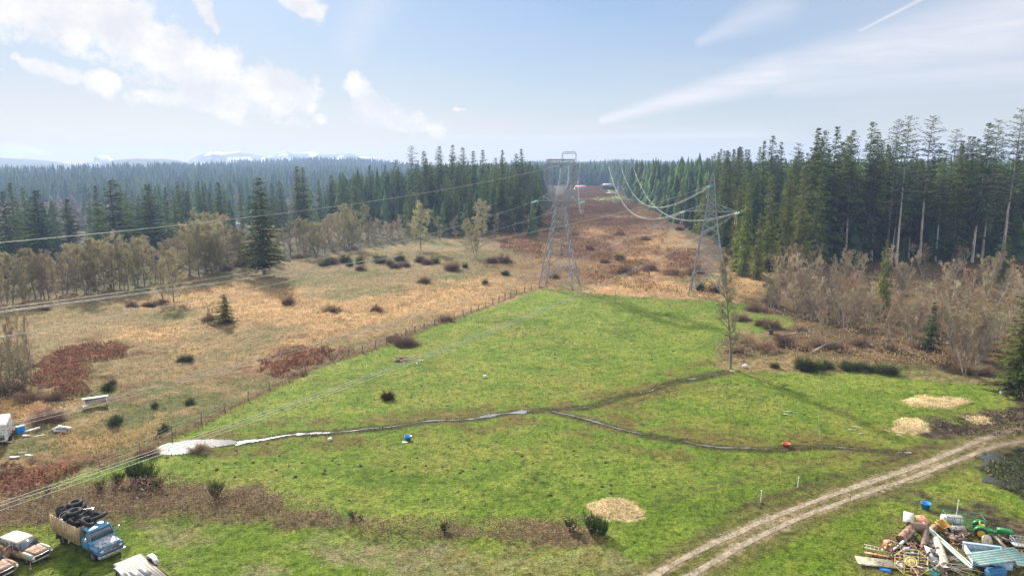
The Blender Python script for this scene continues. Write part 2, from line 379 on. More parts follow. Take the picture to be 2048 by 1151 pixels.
BARE = [[(560, 1090), (700, 1085), (900, 1085), (1100, 1090), (1230, 1100), (1300, 1160), (800, 1160), (640, 1120)], [(310, 1065), (380, 1060), (400, 1085), (350, 1092)], [(300, 1130), (360, 1120), (340, 1160), (290, 1160)], [(480, 1125), (540, 1118), (560, 1140), (500, 1150)]]
LUSH = [[(1240, 990), (1400, 960), (1600, 945), (1700, 960), (1500, 1050), (1300, 1080), (1240, 1050)], [(1480, 1151), (1640, 1040), (1760, 1000), (1790, 1040), (1740, 1100), (1700, 1170)], [(250, 1045), (420, 1055), (560, 1075), (640, 1110), (560, 1110), (300, 1060)], [(1560, 640), (1470, 650), (1460, 606), (1380, 604)], [(1160, 1010), (1300, 990), (1310, 1040), (1160, 1050)]]
def wpoly(p): return at([a for a, b in p], [b for a, b in p])
REG = {k: [wpoly(p) for p in v] for k, v in dict(orange=ORANGE, bracken=BRACKEN, bramble=BRAMBLE, corr=CORR, darkbr=DARKBR, lawn=LAWN, mud=MUD, straw=STRAWG, bare=BARE, lush=LUSH).items()}
def mask(name, x, y, soft, amp, ns, seed=0):
    r = np.hypot(x, y); k = np.clip(r / 60, 1, 6); m = np.zeros(x.shape)
    nn = (fbm(x, y, ns, seed + 5, 4, .65) - .5) * 3.2
    for p in REG[name]: m = np.maximum(m, sst((inpoly(x, y, p) + nn * amp * k) / (soft * k), -1, 1))
    return m
def resample(pts, step):
    pts = np.array(pts, float); d = np.r_[0, np.cumsum(np.linalg.norm(np.diff(pts, axis=0), axis=1))]; n = max(int(d[-1] / step), 2)
    s = np.linspace(0, d[-1], n); return np.stack([np.interp(s, d, pts[:, 0]), np.interp(s, d, pts[:, 1])], 1)
def smoothline(pts, it=2):
    p = np.array(pts, float)
    for _ in range(it):
        q = p.copy(); q[1:-1] = (p[:-2] + 2 * p[1:-1] + p[2:]) / 4; p = q
    return p
def meander(s, seed): return (vn(s, s * 0, 5.5, seed + 70) - .5) * 1.7 + (vn(s, s * 0, 2.2, seed + 71) - .5) * .7
def mline(pts, seed):
    p = smoothline(resample(smoothline(resample(pts, 2), 3), .5), 4); d = np.gradient(p, axis=0); n = np.stack([-d[:, 1], d[:, 0]], 1); n /= np.linalg.norm(n, axis=1, keepdims=True)
    s = np.arange(len(p)) * .5; return (p + n * (meander(s, seed) * sst(s, 0, 6))[:, None])[::3]
def ground_albedo(x, y):
    r = np.hypot(x, y); C = lambda *c: np.array(c)[None, :]
    L = lambda a, b, t: a * (1 - t[:, None]) + b * t[:, None]
    n1 = fbm(x, y, 14, 1); n2 = fbm(x, y, 3.5, 2, 4, .7); n3 = fbm(x, y, 45, 3); n4 = vn(x, y, .6, 9); n5 = fbm(x, y, 1.1, 77, 3, .7)
    s = lambda n, a, b: sst(n, a, b)
    # rough pasture: straw coloured grass over green
    col = L(C(.235, .172, .088), C(.110, .120, .038), s(n1 * .5 + n2 * .5, .46, .62))
    col = L(col, C(.32, .235, .13), s(n3 * .4 + n2 * .6, .52, .68) * .7)
    col = L(col, C(.46, .295, .15) * (.75 + .5 * n5[:, None]), mask('orange', x, y, 2.5, 3, 9, 11) * s(n2 * .6 + n5 * .4, .28, .5))
    col = L(col, L(C(.17, .08, .045), C(.26, .15, .075), s(n2, .45, .62)), mask('corr', x, y, 6, 6, 20, 21) * s(n1, .3, .5))
    col = L(col, C(.10, .05, .038) * (.6 + .8 * n5[:, None]), mask('darkbr', x, y, 8, 8, 14, 22) * s(n1 * .5 + n2 * .5, .34, .46))
    far = sst(r, 330, 420)
    col = L(col, C(.055, .06, .03), far * (1 - mask('corr', x, y, 8, 4, 20, 5)) * (1 - mask('lawn', x, y, 2, 0, 20, 5)))
    col = L(col, C(.17, .085, .05) * (.6 + .9 * n5[:, None]), mask('bracken', x, y, 2.5, 5, 5, 12) * s(n2, .3, .5) * .9)
    # forest floor on the right and in the left valley
    dr = inpoly(x, y, wpoly([(1500, 600), (1560, 545), (1470, 545), (1340, 450), (1300, 385), (1500, 360), (2500, 360), (2400, 760), (1960, 735), (1560, 700)]))
    col = L(col, L(C(.085, .056, .03), C(.13, .078, .04), s(n2, .4, .6)), sst(dr + (n1 - .5) * 8, -3, 3) * .9)
    lf = -((x + 117) * 141 - (y - 162) * 85) / 164.6
    col = L(col, C(.06, .055, .03), sst(lf, -3, 6) * sst(y, 130, 165))
    # green pasture
    g = sst((inpoly(x, y, R_green) + (fbm(x, y, 4, 8, 4, .7) - .5) * 2.2) / 1.0, -1, 1)
    g = np.maximum(g, sst(inpoly(x, y, R_green2), -1, 1))
    gc = L(C(.162, .245, .026), C(.230, .295, .046), s(n2, .4, .6))
    gc = L(gc, C(.25, .25, .05), s(n1 * .55 + n2 * .45, .52, .70) * .55)
    gc = L(gc, C(.085, .16, .008), s(fbm(x, y, 7, 31) * .6 + n5 * .4, .55, .7) * .65)
    gc = L(gc, C(.25, .225, .055), s(fbm(x, y, 26, 33) * .7 + n2 * .3, .52, .66) * .35)
    gc = L(gc, C(.11, .20, .010), mask('lush', x, y, 3, 3, 8, 14) * (.35 + .6 * n2))
    mole = (vn(x, y, .45, 55) > .93) & (fbm(x, y, 9, 61) > .5) & (r < 170)
    gc = np.where(mole[:, None], C(.04, .04, .015), gc)
    st = np.minimum(linedist(x, y, mline(STREAM1, 3)), linedist(x, y, mline(STREAM2, 8))); k = np.clip(r / 80, 1, 1.6)
    gc = L(gc, C(.155, .11, .04), sst(-(st - 4.5 * k + (n1 - .5) * 9), -2, 2) * s(n2, .35, .6) * .75)
    gc = L(gc, C(.07, .062, .025), sst(-(st / k - .75 + (n2 - .5) * 1.8), -.4, .4) * .85)
    # worn soil, ruts, mud
    gc = L(gc, L(C(.34, .27, .19), C(.22, .20, .075), s(n2 * .5 + n5 * .5, .42, .6)), mask('bare', x, y, 1.2, 2.2, 5, 15) * (.45 + .5 * s(n5, .35, .65)))
    gc = L(gc, C(.20, .135, .085), mask('bramble', x, y, .8, 2.2, 5, 16) * .85 * s(n1, .15, .4))
    gc = L(gc, L(C(.062, .046, .032), C(.16, .12, .08), s(n5, .45, .7)), mask('mud', x, y, 1.0, 2.4, 5, 17) * s(n2, .28, .46))
    rd = np.minimum(linedist(x, y, ROAD), linedist(x, y, ROADR))
    gc = L(gc, C(.15, .13, .05), sst(-(rd - 1.9 + (n2 - .5) * 1.2), -.6, .6) * .75)
    gc = L(gc, L(C(.38, .30, .20), C(.27, .21, .125), s(n5, .4, .6)), sst(-(rd - .62 + (n2 - .5) * .9 + (n5 - .5) * .5), -.25, .25) * (.95 - .6 * sst(x, 52, 66)))
    gc = L(gc, C(.11, .08, .045), sst(-(linedist(x, y, band(ROAD, 2.6)[:len(ROAD)]) - .5 + (n2 - .5) * 2.2), -.5, .4) * s(n1, .4, .6) * .8)
    # the field drain line and the old fence ditch right of the pasture
    fl = linedist(x, y, FL2); gc = L(gc, C(.11, .095, .05), sst(-(fl - .3 + (n2 - .5) * 2.5), -.6, .6) * .5)
    col = L(col, gc, g)
    fd = linedist(x, y, FENCE)
    col = L(col, C(.13, .088, .04), sst(-(fd - .7 + (n2 - .5) * 1.6), -.5, .5) * .8)
    lw = mask('lawn', x, y, 1, 0, 9, 18); col = L(col, C(.30, .42, .06), lw)
    stw = np.zeros(x.shape)
    for p in REG['straw']: stw = np.maximum(stw, sst(inpoly(x, y, p) + (n2 - .5) * 3.2, -.3, .3))
    col = L(col, C(.62, .47, .28) * (.7 + .6 * n5[:, None]), stw)
    hp_ = sst(inpoly(x, y, HEAP) + (n2 - .5) * 5, -1, 1.5) * s(n5, .3, .55); col = L(col, C(.17, .125, .065), hp_ * .85)
    bog = sst(inpoly(x, y, BOG) + (n2 - .5) * 4, -1, 1.5); col = L(col, C(.035, .042, .015), bog * .9)
    col = col * (.86 + .28 * n4[:, None])
    return np.clip(col * (.66 + .16 * (1 - g))[:, None], .008, .9), g, st
HEAP = P2((1760, 1075), (1800, 1040), (1880, 1035), (1960, 1060), (2100, 1075), (2100, 1170), (1740, 1170), (1720, 1120))
FL2 = P2((1310, 1010), (1400, 982), (1480, 962), (1560, 948), (1640, 930), (1700, 905))
def micro(x, y, g, st):
    r = np.hypot(x, y); dmp = 1 - sst(r, 120, 330) * .75
    t = .75 * (fbm(x, y, 2.0, 40, 4, .62) - .5) * (1 + .8 * mask('orange', x, y, 3, 3, 9, 11) + 2.2 * mask('bracken', x, y, 1.2, 2, 5, 12))
    p = .26 * (fbm(x, y, 1.3, 41, 4, .62) - .5)
    m = t * (1 - g) + p * g
    rd = np.minimum(linedist(x, y, ROAD), linedist(x, y, ROADR))
    flat = np.minimum(np.minimum(sst(st, .9, 2.5), sst(rd, .7, 1.6)), sst(-inpoly(x, y, POND), .2, 2.5))
    flat = np.minimum(flat, sst(-inpoly(x, y, BOG), .2, 2.5))
    return m * dmp * flat
az_f = np.radians(np.linspace(-44, 44, 900)); az_c = np.radians(np.concatenate([np.linspace(-176, -45, 44)])); az_r = np.radians(np.linspace(45, 180, 45))
AZ = np.concatenate([az_c, az_f, az_r])
rr_ = [2.0, 8, 16, 24, 30, 34]
while rr_[-1] < 3280:
    q = rr_[-1]; rr_.append(q + max(.14, min(q * q / (CH * 725) * 1.25, q * .05)))
RR = np.array(rr_)
GX = (RR[:, None] * np.sin(AZ)[None]).ravel(); GY = (RR[:, None] * np.cos(AZ)[None]).ravel()
alb, gm, stm = ground_albedo(GX, GY)
GZ = hz(GX, GY) + micro(GX, GY, gm, stm)
nr, na = len(RR), len(AZ); idx = np.arange(nr * na).reshape(nr, na); nxt = np.roll(idx, -1, 1)
F4 = np.stack([idx[:-1], idx[1:], nxt[1:], nxt[:-1]], -1).reshape(-1, 4)
cen = nr * na; F3 = np.stack([idx[0], nxt[0], np.full(na, cen)], -1)
GV = np.concatenate([np.stack([GX, GY, GZ], 1), [[0, 0, gz(0, 0)]]])
gmat = bpy.data.materials.new('ground'); gmat.use_nodes = True; t = NT(gmat.node_tree); b = gmat.node_tree.nodes['Principled BSDF']
ca = t.n('ShaderNodeAttribute', attribute_name='tint').outputs[0]; geo = t.n('ShaderNodeNewGeometry').outputs['Position']
n1 = t.noise(geo, 2.6, 6, .7); n2 = t.noise(geo, .55, 4, .6); n3 = t.noise(geo, 7.5, 3, .6)
c = t.mix(1.0, ca, t.mix(t.rng(n1, .3, .7), (.62, .68, .6, 1), (1.42, 1.33, 1.3, 1)), 'MULTIPLY')
c = t.mix(1.0, c, t.mix(t.rng(n3, .35, .65), (.68, .74, .64, 1), (1.32, 1.26, 1.25, 1)), 'MULTIPLY')
n4 = t.noise(geo, 1.25, 3, .55); c = t.mix(1.0, c, t.mix(t.rng(n4, .52, .64), (1.05, 1.05, 1.05, 1), (.60, .64, .55, 1)), 'MULTIPLY')
c = t.mix(1.0, c, t.mix(t.rng(n2, .3, .7), (.86, .9, .86, 1), (1.14, 1.08, 1.1, 1)), 'MULTIPLY')
t.put(b.inputs['Base Color'], c); b.inputs['Roughness'].default_value = .95; b.inputs['Specular IOR Level'].default_value = .1
bn = t.n('ShaderNodeBump'); bn.inputs['Strength'].default_value = .9; bn.inputs['Distance'].default_value = .4
t.put(bn.inputs['Height'], t.m('ADD', n1, t.m('MULTIPLY', n3, .6))); t.put(b.inputs['Normal'], bn.outputs[0])
ground = mesh_np('ground', GV, [F4, F3], gmat, col=np.concatenate([alb, [[.1, .13, .03]]]), smooth=True)
tag(ground, kind='structure')
# ------------------------------------------------------------------ water, track
wm = bpy.data.materials.new('water'); wm.use_nodes = True; t = NT(wm.node_tree); b = wm.node_tree.nodes['Principled BSDF']
b.inputs['Base Color'].default_value = (.035, .035, .025, 1); b.inputs['Roughness'].default_value = .13; b.inputs['IOR'].default_value = 1.34; b.inputs['Specular IOR Level'].default_value = .5
bn = t.n('ShaderNodeBump'); bn.inputs['Strength'].default_value = .12; bn.inputs['Distance'].default_value = .05
t.put(bn.inputs['Height'], t.noise(t.n('ShaderNodeNewGeometry').outputs['Position'], 3.0, 3, .5)); t.put(b.inputs['Normal'], bn.outputs[0])
def resample(pts, step):
    pts = np.array(pts, float); d = np.r_[0, np.cumsum(np.linalg.norm(np.diff(pts, axis=0), axis=1))]; n = max(int(d[-1] / step), 2)
    s = np.linspace(0, d[-1], n); return np.stack([np.interp(s, d, pts[:, 0]), np.interp(s, d, pts[:, 1])], 1)
def smoothline(pts, it=2):
    p = np.array(pts, float)
    for _ in range(it):
        q = p.copy(); q[1:-1] = (p[:-2] + 2 * p[1:-1] + p[2:]) / 4; p = q
    return p
def meander(s, seed): return (vn(s, s * 0, 5.5, seed + 70) - .5) * 1.7 + (vn(s, s * 0, 2.2, seed + 71) - .5) * .7
def ribbon(pts, wfun, lift, name, mat, ncross=5, wob=0.0, seed=0, col=None, smooth=True, gap=0.0):
    p = smoothline(resample(smoothline(resample(pts, 2), 3), .5), 4)
    d = np.gradient(p, axis=0); n = np.stack([-d[:, 1], d[:, 0]], 1); n /= np.linalg.norm(n, axis=1, keepdims=True)
    s = np.arange(len(p)) * .5; V = []; k = len(p); tp = np.ones(k)
    if gap: p = p + n * (meander(s, seed) * sst(s, 0, 6))[:, None]; tp = np.where(s < 10, 1, np.clip((fbm(s, s * 0 + 3, 5, seed + 31, 3, .6) - gap) * 6, 0, 1)) * np.where(s < 6, 1, np.clip(vn(s, s * 0, .8, seed + 41) * 2.4 - .35, .15, 1.7))
    wl = np.maximum(.015, tp * wfun(s) * (1 + wob * (fbm(s, s * 0 + seed, 2.5, seed) - .5) * 2)); wr = np.maximum(.015, tp * wfun(s) * (1 + wob * (fbm(s, s * 0 + seed + 9, 2.5, seed + 3) - .5) * 2))
    for j in np.linspace(-1, 1, ncross):
        q = p + n * (np.where(j < 0, wl, wr) * j)[:, None]; V.append(np.stack([q[:, 0], q[:, 1], hz(q[:, 0], q[:, 1]) + lift], 1))
    V = np.concatenate(V); F = []
    for j in range(ncross - 1):
        a = np.arange(k - 1) + j * k; F.append(np.stack([a, a + 1, a + k + 1, a + k], 1))
    F = np.concatenate(F); F = F[tp[F[:, 0] % k] > 0]
    return mesh_np(name, V, [F], mat, smooth=smooth)
def patch(poly, lift, name, mat, level=None, jag=0.0):
    p = resample(np.vstack([poly, poly[:1]]), .6)[:-1]; c = p.mean(0)
    q = p + (p - c) / np.linalg.norm(p - c, axis=1, keepdims=True) * ((fbm(p[:, 0], p[:, 1], 1.6, 4) - .5) * 2 * jag)[:, None]
    z = np.full(len(q), level) if level is not None else hz(q[:, 0], q[:, 1]) + lift
    V = np.vstack([np.column_stack([q, z]), [[c[0], c[1], (level if level is not None else gz(*c) + lift)]]]); n = len(q)
    return mesh_np(name, V, [np.stack([np.arange(n), (np.arange(n) + 1) % n, np.full(n, n)], 1)], mat)
pl = max(hz(POND[:, 0], POND[:, 1]).max(), hz(*POND.mean(0))) + .03
tag(patch(POND, 0, 'pond', wm, level=pl, jag=.5), kind='structure')
_sl = np.r_[0, np.cumsum(np.linalg.norm(np.diff(STREAM1, axis=0), axis=1))]; SP = (_sl[5] + _sl[6]) / 2
dist1 = lambda s: .6 * np.clip(.12 + .02 * s, 0, .30) * (.55 + .45 * np.sin(s * .21) ** 2) + 1.0 * np.exp(-((s - SP) / 3.2) ** 2) * .8 + .5 * np.exp(-(s / 3.5) ** 2)
wm2 = wm.copy(); wm2.name = 'shallow_glare_water'; wm2.node_tree.nodes['Principled BSDF'].inputs['Base Color'].default_value = (.17, .18, .18, 1); wm2.node_tree.nodes['Principled BSDF'].inputs['Roughness'].default_value = .32  # shallow murky stream; pale base colour also stands in for sky glare
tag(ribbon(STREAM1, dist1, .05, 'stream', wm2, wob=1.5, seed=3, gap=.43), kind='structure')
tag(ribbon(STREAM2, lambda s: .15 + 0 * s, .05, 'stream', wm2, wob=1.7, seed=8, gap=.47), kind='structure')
tag(patch(BOG, .06, 'boggy_water', wm, jag=2.0), kind='structure')
rut = material('track_gravel', (.20, .16, .11), (.30, .245, .175), 1.2, .95, bump=.6, bscale=9, c3=(.16, .125, .085), coord='Object')
_t = NT(rut.node_tree); _b = rut.node_tree.nodes['Principled BSDF']; _o = _b.inputs['Base Color'].links[0].from_socket; _g = _t.n('ShaderNodeNewGeometry').outputs['Position']; _sx = _t.n('ShaderNodeSeparateXYZ'); _t.put(_sx.inputs[0], _g)
_t.put(_b.inputs['Base Color'], _t.mix(_t.m('MULTIPLY', _t.rng(_t.m('MULTIPLY_ADD', _t.noise(_g, .4, 4, .6), 24, _sx.outputs[0]), 58, 72), .8), _o, (.105, .075, .05, 1)))
tag(ribbon(ROAD, lambda s: .33 + .0 * s, .02, 'dirt_track', rut, wob=.5, seed=12), kind='structure')
tag(ribbon(ROADR, lambda s: .30 + .0 * s, .02, 'dirt_track', rut, wob=.5, seed=15), kind='structure')
# ------------------------------------------------------------------ mountains and far hills
def ridge(prof, Y, base, depth, name, mat, trees=0, rough=3.0, seed=0):
    us = np.arange(prof[0][0], prof[-1][0] + .1, 3.0); vs = np.interp(us, [p[0] for p in prof], [p[1] for p in prof])
    x, y, z = ray(us, vs); T = Y / y; X = x * T; H = CH + z * T
    env = np.clip(np.minimum(us - us[0], us[-1] - us) / 60, 0, 1)
    H = H + (fbm(X, X * 0, 90, seed, 5, .65) - .5) * rough * env
    rows = []; n = len(us); m = 22
    for j in range(m):
        k = j / (m - 1); s = k * 2 - 1  # front foot -> crest -> back foot
        f = 1 - abs(s) ** 1.25
        yy = Y + s * depth + (fbm(X, X * 0 + j * 40, 160, seed + 7) - .5) * depth * .25 * (1 - f)
        zz = base + (H - base) * f * (1 - .22 * (1 - f) * (fbm(X, X * 0 + j * 60, 130, seed + 3, 5, .7)) * 2)
        rows.append(np.stack([X * yy / Y, yy, zz], 1))
    V = np.concatenate(rows); a = np.arange(n - 1); F = np.concatenate([np.stack([a + j * n, a + 1 + j * n, a + 1 + (j + 1) * n, a + (j + 1) * n], 1) for j in range(m - 1)])
    return tag(mesh_np(name, V, [F], mat, smooth=True), kind='structure')
mm = material('mountain_rock', (.20, .23, .25), (.62, .64, .66), .018, .95, lo=.5, hi=.62, detail=8)
hm = material('hill_forest', (.035, .055, .035), (.06, .08, .05), .03, .95, bump=1.0, bscale=.08)
ridge([(360, 330), (385, 314), (410, 303), (425, 299), (450, 304), (480, 301), (520, 308), (548, 306), (572, 300), (590, 304), (620, 303), (665, 307), (700, 304), (730, 312), (775, 320), (850, 330)], 3000, -24, 250, 'mountains', mm, rough=8, seed=2)
ridge([(160, 330), (182, 318), (192, 309), (203, 312), (212, 310), (225, 318), (260, 330)], 3050, -24, 200, 'mountains', mm, rough=6, seed=5)
ridge([(-300, 312), (-80, 310), (0, 314), (60, 317), (110, 322), (170, 334)], 2750, -24, 300, 'hills', hm, rough=3, seed=6)
ridge([(205, 330), (225, 319), (275, 316), (330, 317), (360, 320), (380, 332)], 2600, -24, 250, 'hills', hm, rough=5, seed=9)
ridge([(1050, 331), (1150, 322), (1260, 320), (1380, 323), (1500, 325), (1800, 322), (2400, 324)], 2850, -20, 300, 'hills', hm, rough=5, seed=13)
# ================================================================== VEGETATION
M_FIR = leaf_material('fir_needles', trans=.42, var=.34, hue=.018)
M_TWIG = leaf_material('bare_twigs', trans=.35, var=.25, hue=.02)
M_BARK = material('bark', (.15, .12, .09), (.26, .23, .19), 2.0, .95, bump=.5, stretch=(1, 1, .15))
M_BARKP = material('pale_bark', (.44, .40, .35), (.26, .23, .19), 1.2, .9, bump=.4, stretch=(1, 1, .2))
M_BUSH = leaf_material('bush_leaves', trans=.25, var=.2, hue=.02)
def trunk_mesh(name, h, r0, mat, lean=0.0, seed=0, n=7, top=.12, link=False):
    rs = np.random.RandomState(seed); k = 9; pts = []; off = np.zeros(2)
    for i in range(k):
        z = h * i / (k - 1); off = off + rs.normal(0, h * .0022, 2); pts.append((off[0] + lean * z, off[1], z - (1.0 if i == 0 else 0)))
    rr = [r0 * (1.25 if i == 0 else 1) * (1 - (1 - top) * (i / (k - 1)) ** .9) for i in range(k)]
    mb = MB(); mb.tube(pts, rr, n); return mb, np.array(pts)
def fir_arrays(seed, h, r, base, dens=1.0, droop=.25, shape='fir', green=(.030, .052, .018), sp=.62):
    rs = np.random.RandomState(seed); C = []; D = []; S = []; K = []
    z0 = h * base; n = int((h - z0) / .82 * dens); BP0 = []; BP1 = []
    bias = rs.uniform(0, 6.28)
    for i in range(n):
        f = (i + rs.uniform(-.3, .3)) / n; f = min(max(f, 0), .985); z = z0 + (h - z0) * f
        if shape == 'fir': L = r * (1 - f) ** .72 * min(1, .42 + f * 4)
        elif shape == 'cone': L = r * (1 - f) ** .95
        elif shape == 'cedar': L = r * (1 - f) ** .62 * min(1, .7 + f * 3)
        else: L = r * (.35 + .65 * (1 - f) ** .8) * (1 if f < .93 else .5)     # open, ragged crown
        L *= rs.uniform(.74, 1.12); nb = 7 if shape != 'ragged' else 4
        a0 = rs.uniform(0, 6.28)
        for b_ in range(nb):
            if rs.rand() < (.10 if shape != 'ragged' else .18): continue
            a = a0 + 6.283 * b_ / nb + rs.normal(0, .25); Lb = L * rs.uniform(.6, 1.12) * (1 + .16 * math.cos(a - bias)) + .15
            el_ = .35 * f - droop * (1 - f) + rs.normal(0, .08)
            dx, dy = math.cos(a), math.sin(a); m = max(2, int(Lb / (sp * .72)))
            zj = rs.normal(0, .42) if f < .95 else 0
            BP0.append((0, 0, z + zj)); BP1.append((dx * Lb * .9, dy * Lb * .9, z + zj + el_ * Lb * .9))
            for j in range(m):
                tt = (j + rs.uniform(.35, 1.0)) / m; wid = .30 * Lb * (1 - tt) + .22
                for s_ in (-1, 0, 1):
                    if s_ == 0 and tt < .5 and rs.rand() < .5: continue
                    o = s_ * wid * rs.uniform(.3, 1.0); rr2 = Lb * tt - abs(o) * .35
                    c = np.array((dx * rr2 - dy * o, dy * rr2 + dx * o, z + zj + el_ * Lb * tt - .10 * Lb * tt * tt + rs.normal(0, .16)))
                    dd = np.array((dx - dy * s_ * .8, dy + dx * s_ * .8, el_ - .35 + rs.normal(0, .2))); dd /= np.linalg.norm(dd)
                    si = np.array((-dd[1], dd[0], rs.normal(0, .5))); si /= np.linalg.norm(si)
                    q = sp * rs.uniform(.6, 1.15) * (.6 + .4 * (1 - f))
                    C.append(c); D.append(dd * q); S.append(si * q * .38)
                    K.append((f, tt, rs.rand()))
    V, F = quads(np.array(C), np.array(D), np.array(S)); K = np.array(K)
    g = np.array(green)[None] * (.72 + .62 * K[:, 2:3]); g = g + (K[:, 1:2] > .72) * np.array((.012, .014, .002))[None] * K[:, 2:3]
    cm = np.array([p_ for p_ in C]); g = g * (.55 + .9 * vn(np.arctan2(cm[:, 1], cm[:, 0]) * 1.6 + 9, cm[:, 2] * .55, 1.0, seed))[:, None]
    dead = (K[:, 0] < .12) & (K[:, 2] > .6); g[dead] = (.07, .05, .032)
    return V, F, np.repeat(g, 4, 0), np.array(BP0), np.array(BP1)
def make_fir(seed, h, r, base, shape='fir', green=(.030, .052, .018), droop=.25, r0=None, pale=False, dens=1.0, sp=.72):
    root = empty('fir_tree'); root.location = (0, 0, -500)
    V, F, g, b0, b1 = fir_arrays(seed, h, r, base, dens, droop, shape, green, sp)
    cr = mesh_np('crown', V, [F], M_FIR, root, col=g)
    mb, _ = trunk_mesh('trunk', h * .985, r0 or h * .0105, M_BARK, seed=seed)
    sv, sf = segs(b0, b1, np.full(len(b0), .05), np.full(len(b0), .02)); mb.V.append(sv); mb.F4 += (sf + mb.n).tolist(); mb.n += len(sv)
    if base > .25:   # dead stubs under the live crown
        rs = np.random.RandomState(seed + 3); k = int(h * base * 1.3); z = rs.uniform(h * .18, h * base, k); a = rs.uniform(0, 6.28, k); L = rs.uniform(.6, 2.4, k)
        p0 = np.stack([z * 0, z * 0, z], 1); p1 = p0 + np.stack([np.cos(a) * L, np.sin(a) * L, -.2 * L], 1)
        sv, sf = segs(p0, p1, np.full(k, .045), np.full(k, .015)); mb.V.append(sv); mb.F4 += (sf + mb.n).tolist(); mb.n += len(sv)
    tr = mb.build('trunk', M_BARKP if pale else M_BARK, root, smooth=True)
    KIDS[root.name] = [tr, cr]; root['proto'] = h; return root
USED = set()
def plant(proto, p, h, width=1.0, rz=None, **kw):
    """the first use moves the prototype itself, later ones copy it"""
    s = h / proto['proto']; rz = random.uniform(0, 6.28) if rz is None else rz; ln = (random.gauss(0, .012), random.gauss(0, .012))
    if proto.name not in USED:
        USED.add(proto.name); proto.location = p; proto.scale = (s * width, s * width, s); proto.rotation_euler = (ln[0], ln[1], rz)
        tag(proto, kw.get('label'), kw.get('cat'), kw.get('group')); return proto
    r = dup(proto, p, rz, (s * width, s * width, s), lean=ln, **kw)
    return r
G1, G2, G3 = (.088, .130, .034), (.075, .110, .030), (.130, .160, .028)
FIR = [make_fir(11 + i, 36, 8.0 - i, .10, 'fir', G1, .22) for i in range(3)]
TALL = [make_fir(31 + i, 44, 8.6 - i * .6, .30 + .06 * i, 'fir', G1, .15, pale=True, sp=.74) for i in range(3)]
RAG = [make_fir(51 + i, 44, 7.4, .44, 'ragged', (.060, .092, .030), -.08, pale=True, sp=.52, dens=1.2) for i in range(3)]
CEDAR = [make_fir(71 + i, 24, 4.6, .02, 'cedar', G3, .45, dens=1.25, sp=.5) for i in range(2)]
CONE = [make_fir(91 + i, 10, 2.1, .02, 'cone', (.04, .085, .026), .1, dens=1.6, sp=.36) for i in range(2)]
def ground_z(p): return (p.x, p.y, gz(p.x, p.y) - .1)
def fir_at(protos, u, v, Y, width=1.0, **kw):
    """tree whose tip shows at (u, v), standing Y metres ahead"""
    p = atd(u, v, Y); z = gz(p.x, p.y); return plant(random.choice(protos), (p.x, p.y, z - .1), max(p.z - z, 5), width, **kw)
CT = 'conifer'
# --- right stand: named edge trees (tip u, tip v, distance)
GR = 'tall conifers of the forest edge on the right'
edge = [(1820, 228, 232, RAG, 'left one of the two tall ragged firs with long bare trunks'),
 (1868, 228, 236, RAG, 'right one of the two tall ragged firs with long bare trunks'),
 (1798, 236, 246, RAG, 'thin ragged fir close behind the left one of the two tallest bare trunks'),
 (1745, 238, 240, TALL, 'dense pointed fir with leaning pale trunk, left of the tall ragged pair'),
 (1912, 256, 250, RAG, 'short ragged fir top poking up right of the tall ragged pair'),
 (1975, 240, 236, TALL, 'tall fir with pale bare trunk, dense top, near the right border'),
 (1995, 236, 242, RAG, 'ragged fir top right behind the dense fir near the right border'),
 (2040, 214, 226, RAG, 'tallest ragged fir, cut by the right border of the picture'),
 (1636, 252, 236, FIR, 'tall dense green fir where the forest edge steps up, pointed top'),
 (1651, 256, 250, TALL, 'thin fir top just right of the stepped up forest edge fir'),
 (1671, 250, 240, FIR, 'broad dense fir second from the step in the forest edge'),
 (1712, 256, 238, TALL, 'fir with slim trunk showing, right of the broad dense edge fir'),
 (1764, 262, 244, TALL, 'fir with narrow crown tucked beside the leaning pale trunk'),
 (1698, 270, 250, TALL, 'shorter fir between the broad edge fir and the slim trunked fir'),
 (1545, 268, 300, FIR, 'dark fir pair left half, highest point of the middle distance right wood'),
 (1531, 278, 296, FIR, 'dark fir standing just left of the dark high pair'),
 (1563, 282, 292, TALL, 'fir slightly lower and right of the dark high pair'),
 (1596, 284, 275, RAG, 'sparse pale topped fir left of the step in the forest edge'),
 (1484, 290, 330, FIR, 'fir rising above its neighbours behind the pointed pylon'),
 (1950, 270, 242, FIR, 'broad fir between the tall ragged pair and the right border trees'),
 (1930, 285, 238, FIR, 'mid height bright green fir right of the tall ragged pair'),
 (1845, 318, 248, FIR, 'low fir filling the gap between the two tallest bare trunks'),
 (1780, 300, 252, FIR, 'low dense fir left of the tallest bare trunks')]
for u, v, Y, pr, lb in edge: fir_at(pr, u, v, Y, random.uniform(.85, 1.05), label=lb, cat=CT, group=GR)
def sky_v(prof, u): return float(np.interp(u, [a for a, _ in prof], [b for _, b in prof]))
PR = [(1460, 292), (1530, 284), (1560, 285), (1600, 296), (1640, 262), (1680, 262), (1740, 262), (1800, 275), (1860, 285), (1960, 262), (2000, 262), (2040, 250), (2200, 230)]
for i in range(60):      # inner trees of the right stand
    u = 1625 + (2110 - 1625) * (i + random.random()) / 60; Y = random.uniform(236, 300)
    v = sky_v(PR, u) + random.uniform(4, 85)
    fir_at(FIR + TALL + FIR, u, v, Y, random.uniform(.85, 1.15), label='dark fir inside the dense right hand wood behind its edge trees', cat=CT, group='inner firs of the right hand wood')
for i in range(34):
    u = random.uniform(1452, 1640); Y = random.uniform(250, 360); v = sky_v(PR, u) + random.uniform(2, 60)
    fir_at(FIR + [TALL[0]], u, v, Y, random.uniform(.8, 1.05), label='dark fir in the wood behind and right of the pointed pylon', cat=CT, group='firs of the wood behind the pointed pylon')
